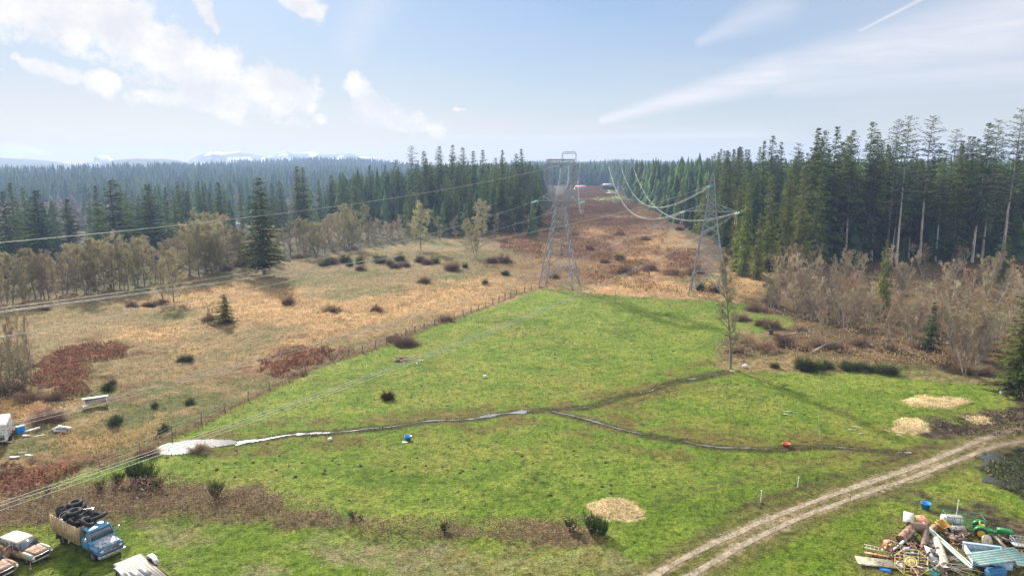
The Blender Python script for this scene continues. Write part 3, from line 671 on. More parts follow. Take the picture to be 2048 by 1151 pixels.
for i in range(34):      # low young conifers shading the floor below the tall trunks
    u = 1600 + 500 * (i + random.random()) / 34; fir_at(CEDAR + FIR, u, random.uniform(405, 462), random.uniform(238, 262), random.uniform(1.3, 1.9), label='low dark conifer under the tall firs of the right hand wood', cat=CT, group='low conifers under the right hand wood')
# yellow green cedars at the foot of the right wood
for u, v, Y, lb in [(1498, 365, 206, 'yellow green cedar right of the pointed pylon, nearest of the cedars'), (1548, 350, 214, 'narrow cedar second right of the pointed pylon'), (1522, 425, 200, 'low dark green cedar between the two narrow cedars'),
                    (1580, 335, 222, 'tall green cedar third right of the pointed pylon'), (1612, 330, 226, 'dense green cedar at the left end of the bare pale trunks'), (1646, 345, 228, 'green cedar just left of the first bare pale trunks'), (1476, 440, 214, 'small cedar touching the right arm of the pointed pylon')]:
    fir_at(CEDAR, u, v, Y, .8, label=lb, cat=CT, group='cedars at the foot of the right wood')
# line running back along the corridor, right side
PC = [(1255, 335), (1272, 315), (1290, 318), (1325, 318), (1345, 312), (1380, 316), (1405, 306), (1440, 298), (1480, 292), (1530, 286)]
for i in range(52):
    f = (i + random.random()) / 52; u = 1268 + 230 * f; Y = 700 - 400 * f ** .75 + random.uniform(0, 60)
    v = sky_v(PC, u) + abs(random.gauss(0, 12)) - 2
    fir_at(FIR, u, v, Y, random.uniform(.75, 1.0), label='fir in the wall of trees along the right side of the cleared corridor', cat=CT, group='firs lining the right side of the corridor')
for i in range(14):
    f = i / 13.; u = 1330 + 150 * f; Y = 420 - 170 * f; v = 372 - 10 * f + random.uniform(-25, 25)
    fir_at(CEDAR + FIR, u, v, Y - 5, .9, label='lower green conifer at the foot of the trees right of the corridor', cat=CT, group='low conifers at the foot of the corridor trees')
# --- left middle stand
lm = [(822, 290, 395, RAG, 'tall leaning ragged fir, left end of the central stand'), (792, 318, 400, RAG, 'thin ragged fir left of the tall leaning one'), (768, 328, 410, FIR, 'fir two trees left of the tall leaning one'), (850, 300, 395, FIR, 'broad topped fir right of the tall leaning one'),
 (880, 290, 398, TALL, 'first of the high firs in the middle of the central stand'), (905, 287, 402, TALL, 'highest fir of the central stand'), (928, 292, 396, TALL, 'high fir just right of the highest in the central stand'), (948, 300, 400, FIR, 'fir three right of the highest in the central stand'),
 (968, 298, 405, FIR, 'pointed fir in the right half of the central stand'), (1005, 297, 398, FIR, 'fir standing clear in the right half of the central stand'), (1045, 296, 392, FIR, 'last high fir at the right end of the central stand'), (1030, 305, 396, FIR, 'fir just left of the last high one of the central stand'),
 (1060, 320, 388, FIR, 'low fir closing the right end of the central stand'), (738, 328, 420, FIR, 'ragged fir left of the central stand in a group of three'), (722, 345, 430, FIR, 'short fir left of the group of three'), (690, 350, 425, FIR, 'dark fir in a gap between the spruce pair and the central stand'),
 (660, 348, 400, FIR, 'left one of two equal firs right of the dark double fir'), (683, 342, 405, FIR, 'right one of two equal firs right of the dark double fir'), (636, 358, 415, FIR, 'small fir between the dark double fir and the two equal firs'),
 (592, 330, 330, FIR, 'left half of the dark double fir above the bare trees'), (605, 332, 334, FIR, 'right half of the dark double fir above the bare trees')]
for u, v, Y, pr, lb in lm: fir_at(pr, u, v, Y, random.uniform(.9, 1.1), label=lb, cat=CT, group='firs of the central stand and its left wing')
PL = [(740, 350), (800, 330), (850, 312), (900, 305), (960, 308), (1010, 308), (1045, 306), (1075, 325)]
for i in range(54):
    u = 800 + 278 * (i + random.random()) / 54; Y = random.uniform(350, 440) - 45 * max(0, (u - 950) / 130); v = sky_v(PL, u) + random.uniform(0, 85)
    fir_at(FIR + TALL, u, v, Y, random.uniform(.85, 1.1), label='dark fir inside the dense central stand left of the corridor', cat=CT, group='inner firs of the central stand')
for i in range(12):
    u = random.uniform(700, 800); fir_at(FIR, u, random.uniform(345, 385), random.uniform(370, 440), .95, label='dark fir in the loose row left of the central stand', cat=CT, group='firs left of the central stand')
for i in range(24):
    u = 815 + 262 * (i + random.random()) / 24; fir_at(FIR + CEDAR, u, random.uniform(345, 415), random.uniform(318, 350) + max(0, u - 960) * .35, random.uniform(1.1, 1.5), label='lower dark conifer at the front foot of the central stand', cat=CT, group='front conifers of the central stand')
# corridor, left wall receding
for i in range(22):
    f = i / 21.; u = 1066 + 26 * f + random.uniform(-4, 4); Y = 390 + 420 * f; v = 330 + 8 * f + random.uniform(-6, 14)
    fir_at(FIR, u, v, Y, .85, label='fir in the receding tree wall left of the corridor', cat=CT, group='firs lining the left side of the corridor')
# --- left valley conifers
lv = [(517, 352, 205, FIR, 'dark lone fir with ragged sides standing in front of the bare trees', 1.5), (222, 356, 300, FIR, 'broad pointed spruce, tallest in the left valley', 2.2), (299, 366, 300, FIR, 'broad spruce with layered branches right of the tallest in the valley', 2.3), (192, 368, 320, FIR, 'thin fir touching the tallest valley spruce on its left', 1.0),
 (330, 372, 330, FIR, 'slim fir just right of the layered spruce', 1), (352, 362, 380, FIR, 'first slim fir of the dark valley row', .9), (362, 362, 384, FIR, 'second slim fir of the dark valley row', .9), (375, 366, 388, FIR, 'third slim fir of the dark valley row', .9), (397, 360, 380, FIR, 'highest slim fir of the dark valley row', .9), (409, 370, 384, FIR, 'last slim fir of the dark valley row', .9),
 (438, 362, 330, FIR, 'stand alone dark fir between the valley row and the lone ragged fir', 1.6), (480, 372, 380, FIR, 'thin crooked topped fir left of the lone ragged fir', .7), (18, 362, 300, FIR, 'fir near the left border with narrow top', 1.2), (68, 378, 270, FIR, 'large dark drooping fir near the left border', 2.2), (45, 372, 330, FIR, 'fir behind the large drooping one near the left border', 1.0),
 (132, 395, 290, FIR, 'green grey fir in the left valley with brownish crown', 1.9), (4, 380, 270, FIR, 'dark fir cut by the left border', 1.3), (105, 400, 320, FIR, 'low fir between the drooping fir and the brownish one', 1.0), (250, 385, 330, FIR, 'fir in the gap right of the tallest valley spruce', 1.0), (275, 395, 340, FIR, 'low fir left of the layered spruce', 1.0), (545, 365, 420, FIR, 'bluish fir right of the lone ragged fir', 1.0), (560, 360, 430, FIR, 'second bluish fir right of the lone ragged fir', 1.0), (530, 368, 425, FIR, 'bluish fir hidden close to the lone ragged fir', 1.0)]
for u, v, Y, pr, lb, w in lv: fir_at(pr, u, v, Y, w, label=lb, cat=CT, group='conifers of the left valley')
for i in range(36):
    u = random.uniform(-60, 640); Y = random.uniform(330, 470); fir_at(FIR, u, random.uniform(378, 410), Y, random.uniform(.9, 1.2), label='bluish green fir scattered in the hazy left valley', cat=CT, group='scattered firs of the left valley')
# --- small near conifers
def cone_at(u, vtop, vbase, width, label, proto=None):
    p = at1(u, vbase); top = atd(u, vtop, p.y); return plant(proto or random.choice(CONE), (p.x, p.y, p.z - .1), top.z - p.z, width, label=label, cat='conifer')
cone_at(1858, 600, 702, 1.15, 'small dark pyramid fir among the bare saplings on the right')
cone_at(1765, 478, 640, .8, 'yellowish young fir with visible top rising from the bare saplings', CEDAR[0])
cone_at(2003, 470, 560, 1.9, 'bushy bright green young conifer before the trunks near the right border', CEDAR[1])
cone_at(1690, 500, 560, 1.0, 'small dark fir left of the yellowish young fir', CONE[0])
cone_at(452, 586, 645, 2.6, 'dark green pyramid bush tree alone in the tan field', CEDAR[0])
cone_at(2035, 560, 790, 1.5, 'large near cedar hanging into the picture at the right border', CEDAR[0])
cone_at(2090, 520, 800, 1.5, 'large cedar beyond the right border whose boughs reach in', CEDAR[1])
cone_at(1480, 575, 0 or 712, .01, 'x') if False else None
# --- merged distant forest: too many and too small to count
def lowfirs(X, Y, H, R, seed, name, kindcol, label):
    rs = np.random.RandomState(seed); N = len(X); Z = hz(X, Y); Vs = []; Fs = []; Cs = []; b = 0; ns = 8
    tiers = [(.02, .36, 1.0), (.16, .50, .95), (.30, .63, .84), (.44, .75, .70), (.57, .86, .54), (.70, .94, .38), (.82, 1.0, .24)]
    kk = rs.uniform(.55, 1.45, (N, 1, 1))
    for (a, t_, w) in tiers:
        ang = np.arange(ns)[None] * 6.283 / ns + rs.uniform(0, 6.28, (N, 1)); q = R[:, None] * w * rs.uniform(.45, 1.3, (N, ns))
        ring = np.stack([X[:, None] + np.cos(ang) * q, Y[:, None] + np.sin(ang) * q, Z[:, None] + H[:, None] * (a + rs.uniform(-.04, .04, (N, ns)))], -1)
        tip = np.stack([X, Y, Z + H * t_], -1)[:, None]; V = np.concatenate([ring, tip], 1)
        f = np.stack([np.arange(ns), (np.arange(ns) + 1) % ns, np.full(ns, ns)], 1)
        Vs.append(V.reshape(-1, 3)); Fs.append(((np.arange(N) * (ns + 1))[:, None, None] + f[None]).reshape(-1, 3) + b); b += N * (ns + 1)
        k = kk; Cs.append((kindcol[:, None, :] * k * np.ones((1, ns + 1, 1))).reshape(-1, 3))
    o = mesh_np(name, np.concatenate(Vs), [np.concatenate(Fs)], M_FARF, col=np.concatenate(Cs))
    return tag(o, label, 'forest', kind='stuff')
M_FARF = leaf_material('distant_foliage', trans=.1, var=0, hue=0)
rs = np.random.RandomState(4)
def scatter_polar(n, a0, a1, r0, r1, pw=1.0):
    a = np.radians(rs.uniform(a0, a1, n)); r = r0 + (r1 - r0) * rs.rand(n) ** pw; return r * np.sin(a), r * np.cos(a)
def fircol(n): return np.array([[.060, .098, .036]]) * rs.uniform(.8, 1.25, (n, 1))
X, Y = scatter_polar(7000, -41, -2, 640, 2000); H = rs.uniform(15, 34, 7000) * (.7 + .6 * fbm(X, Y, 90, 44)); keep = (vn(X, Y, 140, 6) > .28) | (np.hypot(X, Y) > 1050); keep &= (np.hypot(X, Y) > 1050) | (rs.rand(7000) < .45); br = (vn(X, Y, 110, 8) > .5) & (np.hypot(X, Y) < 1000)
X, Y, H, br = X[keep], Y[keep], H[keep], br[keep]; c_ = fircol(len(X)); c_[br] = (.15, .125, .095); H[br] *= .45
lowfirs(X, Y, H, np.where(br, 6.0, 5.0), 1, 'distant_forest', c_, 'hazy blue conifer forest covering the far side of the left valley')
X, Y = scatter_polar(3200, -26, 3, 1950, 2550); lowfirs(X, Y, rs.uniform(18, 36, 3200) * (.7 + .6 * fbm(X, Y, 120, 45)), np.full(3200, 6.0), 2, 'distant_forest', fircol(3200), 'far forested ridge beyond the central stand of firs')
# right of corridor and everything behind the right wood
X, Y = scatter_polar(9000, 2.0, 41, 400, 1900, 1.3); a = np.degrees(np.arctan2(X, Y)); r = np.hypot(X, Y)
edge_a = np.interp(r, [350, 420, 600, 750, 1100, 1300], [15, 12.5, 9.6, 8.7, 7.6, 4]); keep = a > edge_a
lim = (CH - (325 - 318) / FPX * 0)  # crowns stay under the near skyline
X, Y, r = X[keep], Y[keep], r[keep]; H = rs.uniform(16, 34, len(X)) * (.62 + .7 * fbm(X, Y, 60, 46)); 
lowfirs(X, Y, H, np.full(len(X), 5.2), 3, 'distant_forest', fircol(len(X)), 'dark conifer forest stretching away behind the right hand wood')
X, Y = scatter_polar(1500, -3.5, 9, 1060, 2300); lowfirs(X, Y, rs.uniform(18, 33, 1500), np.full(1500, 5.5), 5, 'distant_forest', fircol(1500), 'far forest closing the end of the cleared corridor')
X, Y = scatter_polar(1300, -14, 2.2, 450, 1100); a = np.degrees(np.arctan2(X, Y)); keep = a < np.interp(np.hypot(X, Y), [450, 700, 1100], [1.4, 2.6, 3.0])
X, Y = X[keep], Y[keep]; lowfirs(X, Y, rs.uniform(22, 33, len(X)), np.full(len(X), 5.2), 6, 'distant_forest', fircol(len(X)), 'forest behind the central stand left of the corridor')
# ------------------------------------------------------------------ bare deciduous trees
def bare_arrays(seed, h, cw, stems=1, tw=.022, f0=.18, nP=26, rise=.9, shape='round'):
    rs = np.random.RandomState(seed); P0 = []; P1 = []; R0 = []; R1 = []; L_ = []
    def path(p, d, L, r, lv, k, curl, wob, tip=.35):
        pts = [p]; q = p; ds = []
        for i in range(k):
            d = d + rs.normal(0, wob, 3) + np.array((0, 0, curl / k)); d = d / np.linalg.norm(d); q2 = q + d * L / k
            ra = r * (1 - (1 - tip) * i / k); rb = r * (1 - (1 - tip) * (i + 1) / k); P0.append(q); P1.append(q2); R0.append(max(ra, tw * .7)); R1.append(max(rb, tw * .5)); L_.append(lv); q = q2; pts.append(q); ds.append(d)
        return pts, ds
    def on(pts, ds, t):
        k = len(ds); i = min(int(t * k), k - 1); return pts[i] + (pts[i + 1] - pts[i]) * (t * k - i), ds[i]
    def side(d, s_, upb):
        a = rs.normal(0, 1, 3); a = a - d * a.dot(d); a /= np.linalg.norm(a) + 1e-9; v = d + a * s_ + np.array((0, 0, upb)); return v / np.linalg.norm(v)
    for s_ in range(stems):
        a = rs.uniform(0, 6.28); ln = .22 * (stems > 1); d = np.array((math.cos(a) * ln, math.sin(a) * ln, 1.)); d /= np.linalg.norm(d)
        hh = h * (rs.uniform(.78, 1.0) if s_ else 1)
        tp, td = path(np.array((math.cos(a) * .08 * (stems > 1), math.sin(a) * .08 * (stems > 1), -.4)), d, hh, h * .0125 / stems ** .3, 0, 9, .1, .05, .1)
        for i in range(int(nP / stems ** .5)):
            f = f0 + (1 - f0) * (i + rs.rand()) / (nP / stems ** .5); f = min(f, .985); p, dd = on(tp, td, f)
            pr = math.sqrt(max(.04, 1 - ((f - .52) / .56) ** 2)) if shape == 'round' else (1 - f) ** .7 + .12
            Lp = h * cw * pr * rs.uniform(.6, 1.15); az_ = rs.uniform(0, 6.28); v = np.array((math.cos(az_), math.sin(az_), rise * rs.uniform(.5, 1.3))); v /= np.linalg.norm(v)
            pp, pd = path(p, v, Lp, h * .0042 * (1.2 - f * .7), 1, 4, .45, .13)
            for j in range(7):
                t = rs.uniform(.2, 1); p2, d2 = on(pp, pd, t); L2 = Lp * rs.uniform(.25, .5) * (1.25 - t * .5)
                sp_, sdv = path(p2, side(d2, .8, .25), L2, h * .0019, 2, 2, .2, .15)
                for k in range(4):
                    p3, d3 = on(sp_, sdv, rs.uniform(.25, 1)); L3 = max(L2 * rs.uniform(.35, .6), h * .03)
                    tp_, tdv = path(p3, side(d3, .9, .3), L3, tw, 3, 1, 0, .1)
                    for m_ in range(2):
                        p4, d4 = on(tp_, tdv, rs.uniform(.3, 1)); path(p4, side(d4, .9, .3), L3 * rs.uniform(.5, .9), tw * .8, 4, 1, 0, .1)
    P0, P1, R0, R1, L_ = map(np.array, (P0, P1, R0, R1, L_)); s = h / P1[:, 2].max(); return P0 * s, P1 * s, R0, R1, L_
def make_bare(name, seed, h, cw, stems=1, col=(.2, .15, .11), tw=.022, moss=None, bark=None, cut=2, f0=.18, nP=26, rise=.9, shape='round'):
    root = empty(name); root.location = (0, 0, -500)
    P0, P1, R0, R1, L_ = bare_arrays(seed, h, cw, stems, tw, f0, nP, rise, shape); rs = np.random.RandomState(seed)
    big = L_ < cut; V, F = segs(P0[big], P1[big], R0[big], R1[big], 5); tr = mesh_np('trunk', V, [F], bark or M_BARK, root, smooth=True)
    if (~big).sum() > 14000:
        k = np.where(~big)[0]; k = rs.choice(k, 14000, replace=False); sm = np.zeros(len(big), bool); sm[k] = True
    else: sm = ~big
    V, F = segs(P0[sm], P1[sm], np.maximum(R0[sm], tw), np.maximum(R1[sm] * .7, tw * .6), 3)
    g = np.array(col)[None] * rs.uniform(.7, 1.35, (sm.sum(), 1)); g = np.repeat(g, 6, 0); Fs = [F]
    if moss:
        c = P0[sm][::1]; c = np.repeat(c, 2, 0); n = len(c); d = rs.normal(0, 1, (n, 3)); d /= np.linalg.norm(d, axis=1, keepdims=True); s_ = np.cross(d, rs.normal(0, 1, (n, 3))); s_ /= np.linalg.norm(s_, axis=1, keepdims=True)
        q = rs.uniform(.05, .13, (n, 1)) * h / 14; V2, F2 = quads(c + rs.normal(0, .18, (n, 3)), d * q, s_ * q * .5)
        Fs.append(F2 + len(V)); V = np.concatenate([V, V2]); g = np.concatenate([g, np.repeat(np.array(moss)[None] * rs.uniform(.6, 1.4, (n, 1)), 4, 0)])
    cr = mesh_np('crown', V, Fs, M_TWIG, root, col=g)
    KIDS[root.name] = [tr, cr]; root['proto'] = h; return root
TAN = (.48, .385, .24)
BARE_T = [make_bare('bare_tree', 200 + i, 13, .20, 1, (.46, .385, .27), .026, f0=.10) for i in range(4)]
BARE_O = [make_bare('bare_tree', 220 + i, 13, .24, 1 + i % 2, (.44, .38, .25), .026, moss=(.38, .35, .19), f0=.10) for i in range(3)]
SAPC = [TAN, (.40, .35, .20), (.40, .28, .17), (.54, .46, .32), (.33, .27, .17)]
SAP = [make_bare('bare_sapling', 240 + i, 9, .17 + .02 * i, 2 + i % 2, SAPC[i], .019, bark=M_BARKP, rise=1.7, f0=.12, nP=18) for i in range(5)]
MAPLE = [make_bare('mossy_maple', 260 + i, 17, .30, 1 + i, (.44, .40, .26), .03, moss=(.42, .40, .20), f0=.12, nP=34, rise=.5, shape=('round', 'cone')[i]) for i in range(2)]
ALDER = make_bare('bare_tree', 270, 26, .13, 1, (.34, .29, .20), .03, f0=.2, nP=34, rise=.8, shape='cone')
def make_bush(seed, col, h=2.2, n=900, wd=1.0):
    rs = np.random.RandomState(seed); a = rs.uniform(0, 6.28, n); e = np.arccos(rs.uniform(.02, 1, n)); L = rs.uniform(.6, 1.05, n) * (1 + .6 * (vn(a * 2, e * 2, .8, seed) - .5) * 2)
    d = np.stack([np.cos(a) * np.sin(e) * wd, np.sin(a) * np.sin(e) * wd, np.cos(e)], 1) * h * L[:, None]; b0 = np.stack([np.cos(a), np.sin(a), a * 0], 1) * rs.uniform(0, .25, (n, 1)) * h * wd
    m = b0 + (d - b0) * .5 + rs.normal(0, .12, (n, 3)) + [[0, 0, .1]]; t2 = d + rs.normal(0, .2, (n, 3))
    V, F = segs(np.concatenate([b0, m, m]), np.concatenate([m, d, t2]), np.repeat([.02, .014, .014], n), np.repeat([.014, .008, .008], n))
    g = np.repeat(np.array([col]) * rs.uniform(.6, 1.4, (3 * n, 1)), 6, 0); root = mesh_np('bare_bush', V, [F], M_TWIG, col=g); root.location = (0, 0, -500); root['proto'] = h; KIDS[root.name] = []; return root
BUSHB = [make_bush(280, (.33, .235, .17)), make_bush(281, (.40, .29, .195)), make_bush(282, (.27, .18, .13), wd=1.2)]
def bare_at(protos, u, vtop, vbase, width=1.0, **kw):
    p = at1(u, vbase); top = atd(u, vtop, p.y); return plant(random.choice(protos), (p.x, p.y, p.z - .1), max(top.z - p.z, 1.0), width, **kw)
# left belt along the field
LB = [(-60, 625), (60, 605), (150, 590), (230, 582), (320, 566), (400, 555), (470, 540), (560, 522), (650, 508), (730, 494), (800, 484), (870, 478), (960, 474), (1040, 470)]
LT = [(-60, 480), (60, 500), (150, 470), (200, 465), (260, 462), (330, 475), (390, 440), (430, 412), (470, 435), (560, 445), (640, 430), (700, 405), (740, 440), (800, 440), (870, 440), (960, 430), (1040, 430)]
random.seed(21)
names = {0: 'bare brownish tree in the belt of leafless trees left of the tan field', 1: 'leafless tree with olive mossy twigs in the belt beside the tan field'}
for i in range(92):
    u = -70 + 960 * (i + random.random()) / 92; vb = sky_v(LB, u) - random.uniform(-2, 10); vt = sky_v(LT, u) + random.uniform(-6, 62); k = random.random() < .45
    bare_at(BARE_O if k else BARE_T, u, vt, vb, random.uniform(.9, 1.4), label=names[int(k)], cat='tree', group='leafless tree belt, mossy ones' if k else 'leafless tree belt, brown ones')
for i in range(60):      # second row, down the slope behind
    u = -80 + 900 * (i + random.random()) / 60; p = at1(u, sky_v(LB, u)); Y = p.y + random.uniform(14, 60); q = atd(u, sky_v(LT, u) + random.uniform(0, 30), Y); x_ = float(q.x); z_ = gz(x_, Y)
    plant(random.choice(BARE_T + BARE_O), (x_, Y, z_), max(q.z - z_, 8), random.uniform(.9, 1.3), label='leafless tree standing behind the front row of the belt', cat='tree', group='leafless trees, back row of the belt')
bare_at([BARE_O[1]], 432, 412, 535, 1.3, label='tall round crowned leafless tree with fanning limbs, highest of the belt', cat='tree')
bare_at([MAPLE[0]], 842, 398, 500, 1.0, label='big mossy maple with pale olive crown below the central stand', cat='tree')
bare_at([MAPLE[1]], 950, 432, 515, 1.0, label='mossy olive tree with cone shaped crown right of the big mossy maple', cat='tree')
bare_at([MAPLE[1]], 700, 405, 500, 1.05, label='wide pale mossy tree in the belt left of the reddish bare trees', cat='tree')
bare_at([MAPLE[0]], 962, 395, 475, 1.0, label='tall pale bare tree in front of the central firs', cat='tree')
for u, vt, vb in [(775, 440, 485), (800, 436, 484), (750, 445, 490), (825, 445, 482)]: bare_at(BARE_T, u, vt, vb, 1.4, label='reddish grey bare tree in the low clump left of the big mossy maple', cat='tree', group='reddish bare clump')
for u, vt, vb in [(1010, 410, 468), (1030, 420, 466), (990, 425, 480), (1050, 425, 462), (910, 430, 480), (880, 430, 482)]: bare_at(BARE_T + BARE_O, u, vt, vb, 1.3, label='grey bare tree at the foot of the central firs near the corridor', cat='tree', group='grey bare trees below the central firs')
bare_at([MAPLE[0]], 347, 492, 603, 1.0, label='lone bare maple with thick dark trunk in the tan field', cat='tree')
bare_at([BARE_T[1]], 326, 512, 600, .9, label='thinner bare tree touching the lone maple in the tan field', cat='tree')
bare_at([ALDER], 1461, 500, 738, 1.0, label='tall slim bare alder at the pasture corner beside the stream', cat='tree')
bare_at([SAP[1]], 420, 600, 640, 1.1, label='bare shrub leaning on the dark green bush tree in the field', cat='shrub')
for i, (u, vt, vb) in enumerate([(20, 600, 770), (45, 610, 765), (62, 620, 775), (5, 590, 780), (30, 640, 775), (-15, 600, 790), (55, 640, 755)]): bare_at(BARE_T, u, vt, vb, .45, label='slim leafless tree in the dark thicket at the left border', cat='tree', group='slim trees at the left border')
# saplings in front of the right wood
def sap_zone(n, poly, vt_rng, label, group, protos=SAP, w=(.9, 1.3)):
    poly = np.array(poly, float); k = 0
    while k < n:
        u = random.uniform(poly[:, 0].min(), poly[:, 0].max()); v = random.uniform(poly[:, 1].min(), poly[:, 1].max())
        if inpoly(np.array([u]), np.array([v]), poly)[0] < 0: continue
        bare_at(protos, u, v - random.uniform(*vt_rng), v, random.uniform(*w), label=label, cat='tree', group=group); k += 1
sap_zone(42, [(1530, 590), (1560, 560), (1700, 552), (1700, 640), (1650, 690), (1600, 640), (1540, 630)], (50, 80), 'greyish leafless sapling in the thicket right of the pointed pylon', 'leafless saplings in the left half of the thicket')
sap_zone(66, [(1700, 555), (2110, 552), (2110, 700), (1960, 705), (1700, 700), (1660, 660)], (50, 90), 'tan leafless sapling in the thicket before the right wood', 'leafless saplings in the right half of the thicket', w=(.9, 1.35))
sap_zone(10, [(1905, 700), (1990, 700), (1990, 752), (1910, 752)], (90, 120), 'pale stemmed leafless tree in the clump left of the near cedar', 'pale stemmed clump by the near cedar')
bare_at([BARE_T[0]], 1415 - 110, 345, 400, .8, label='reddish brown bare tree against the firs right of the corridor', cat='tree')
# bushes in the fields
random.seed(5)
bush = [(849, 565), (665, 622), (752, 622), (890, 640), (785, 680), (810, 690), (575, 608), (262, 612), (300, 612), (325, 606), (90, 620), (420, 640), (1010, 525), (985, 525), (720, 540), (665, 528), (810, 532), (855, 528), (790, 535), (905, 540), (1250, 545), (1110, 555), (1490, 690), (1520, 650), (1545, 655), (1470, 705), (1530, 700), (1570, 690), (1610, 700), (1390, 548), (1350, 548), (1600, 660), (1640, 695), (1540, 610), (1510, 620), (1480, 640),
        (480, 532), (500, 528), (540, 520), (455, 540), (600, 515), (1300, 540), (1210, 525), (1180, 500), (1150, 470), (1290, 480), (1240, 470), (1120, 450), (1210, 440), (1360, 460), (50, 735), (20, 785), (110, 800), (60, 800), (100, 840), (1680, 700), (1780, 700), (1900, 735), (1930, 745), (1965, 745), (400, 902), (300, 908), (815, 690), (1840, 700), (1720, 690)]
for i, (u, v) in enumerate(bush):
    p = at1(u, v); s = random.uniform(1.2, 2.6) * (1.3 if v < 560 else 1) * (.55 if v > 880 else 1)
    plant(random.choice(BUSHB), (p.x, p.y, p.z - .1), s * .75, random.uniform(1.0, 1.7), label='low leafless brown bush growing in the rough grass' if u < 1160 else 'low leafless brown bush near the corridor or stream margin', cat='shrub', group='low leafless bushes, left field' if u < 1160 else 'low leafless bushes, right side')
# broom: upright green stems
def make_broom(seed, h=2.0, w=1.1, n=230):
    rs = np.random.RandomState(seed); b = np.zeros((n, 3)); a = rs.uniform(0, 6.28, n); f = rs.uniform(0, 1, n) ** .6; q = f * .22 * w; b[:, 0] = np.cos(a) * q; b[:, 1] = np.sin(a) * q
    L = h * rs.uniform(.3, 1, n) ** .7 * (.6 + .7 * vn(a * 1.5, f * 2, 1.0, seed)); tilt = f * .55; e = b + np.stack([np.cos(a) * tilt * L, np.sin(a) * tilt * L, L], 1)
    m = (b + e) / 2 + rs.normal(0, .06, (n, 3)); V, F = segs(np.concatenate([b, m]), np.concatenate([m, e]), np.full(2 * n, .032), np.full(2 * n, .012))
    g = np.repeat(np.array([[.085, .135, .03]]) * rs.uniform(.6, 1.5, (2 * n, 1)), 6, 0)
    o = mesh_np('broom_shrub', V, [F], M_BUSH, col=g); o.location = (0, 0, -500); o['proto'] = h; KIDS[o.name] = []; return o
BROOM = [make_broom(300 + i) for i in range(3)]
GREENB = [make_bush(310 + i, (.11, .14, .055), 1.6, 380, wd=.8) for i in range(3)]
for g_ in GREENB: g_.name = 'broom_shrub'; KIDS[g_.name] = []
br = [(285, 965, 42), (238, 968, 26), (432, 992, 34), (270, 960, 36), (300, 968, 34), (318, 975, 20), (1142, 1060, 28), (1185, 1062, 40), (1205, 1068, 30), (705, 1036, 16), (890, 1062, 22), (722, 1038, 12), (95, 985, 14), (200, 980, 20), (1605, 738, 26), (1620, 740, 22), (1690, 735, 14), (1710, 740, 18), (1725, 738, 16), (1765, 745, 20), (1785, 748, 18), (1695, 740, 18), (1640, 738, 12), (1550, 735, 12), (1655, 736, 16), (1740, 742, 14),
      (660, 528, 14), (690, 525, 16), (720, 528, 14), (650, 532, 12), (760, 525, 16), (800, 522, 16), (840, 524, 14), (870, 526, 12), (700, 532, 12), (780, 530, 12), (375, 722, 14), (362, 724, 12), (215, 780, 16), (230, 850, 20), (235, 845, 16), (330, 860, 14), (380, 808, 14), (225, 770, 14), (1010, 550, 10), (930, 535, 10), (970, 568, 10), (1240, 520, 12), (1400, 580, 16), (1430, 585, 14), (1395, 548, 12), (310, 815, 12), (320, 870, 12)]
for i, (u, v, px) in enumerate(br):
    p = at1(u, v); h = px * p.y / FPX * 1.15
    if i < 14: lb = 'tall upright green broom clump standing in the brambles of the foreground'; gp = 'foreground broom clumps'
    elif i < 26: lb = 'dark green broom clump on the far edge of the right pasture'; gp = 'broom clumps by the right pasture edge'
    else: lb = 'small dark green broom bush in the rough tan field'; gp = 'broom bushes of the tan field'
    plant(random.choice(BROOM if i < 14 else GREENB), (p.x, p.y, p.z - .05), h, 1.0 if i < 14 else random.uniform(.75, 1.15), label=lb, cat='shrub', group=gp)
# ------------------------------------------------------------------ thickets, grass and straw (uncountable)
def pts_in(poly, n, rs):
    lo, hi = poly.min(0), poly.max(0); out = []
    while sum(len(o) for o in out) < n:
        p = rs.uniform(lo, hi, (n * 2, 2)); out.append(p[inpoly(p[:, 0], p[:, 1], poly) > 0])
    return np.concatenate(out)[:n]
def leafmass(name, polys, dens_, hgt, size, cols, seed, label, cat, kind='stuff', up=.3, aspect=.55, patchy=3.0, mat=None, edge=2.4, thr=0.0):
    rs = np.random.RandomState(seed); PV = []; 
    for p in polys:
        x, y = p[:, 0], p[:, 1]; area = abs(np.dot(x, np.roll(y, 1)) - np.dot(y, np.roll(x, 1))) / 2; n = int(area * dens_)
        q = pts_in(p, n, rs); d = inpoly(q[:, 0], q[:, 1], p); PV.append(np.column_stack([q, d]))
    q = np.concatenate(PV); nn = fbm(q[:, 0], q[:, 1], patchy, seed, 3, .6); keep = (q[:, 2] + (nn - .5) * edge > .15) & (nn > thr); q = q[keep]; nn = nn[keep]; n = len(q)
    top = hgt * (.35 + 1.3 * np.clip(nn - .2, 0, 1)) * np.clip(q[:, 2] / .8 + .3, .3, 1); z = hz(q[:, 0], q[:, 1]) + top * rs.rand(n) ** .55
    d = rs.normal(0, 1, (n, 3)); d[:, 2] = d[:, 2] * .6 + up; d /= np.linalg.norm(d, axis=1, keepdims=True); s = np.cross(d, rs.normal(0, 1, (n, 3))); s /= np.linalg.norm(s, axis=1, keepdims=True)
    k = size * rs.uniform(.6, 1.5, (n, 1)); V, F = quads(np.column_stack([q[:, :2], z]), d * k, s * k * aspect)
    ci = rs.choice(len(cols), n, p=[c[1] for c in cols]); c = np.array([c[0] for c in cols])[ci] * rs.uniform(.7, 1.3, (n, 1)) * (.7 + .6 * vn(q[:, 0], q[:, 1], 2.5, seed + 2))[:, None]
    o = mesh_np(name, V, [F], mat or M_BUSH, col=np.repeat(c, 4, 0)); return tag(o, label, cat, kind=kind)
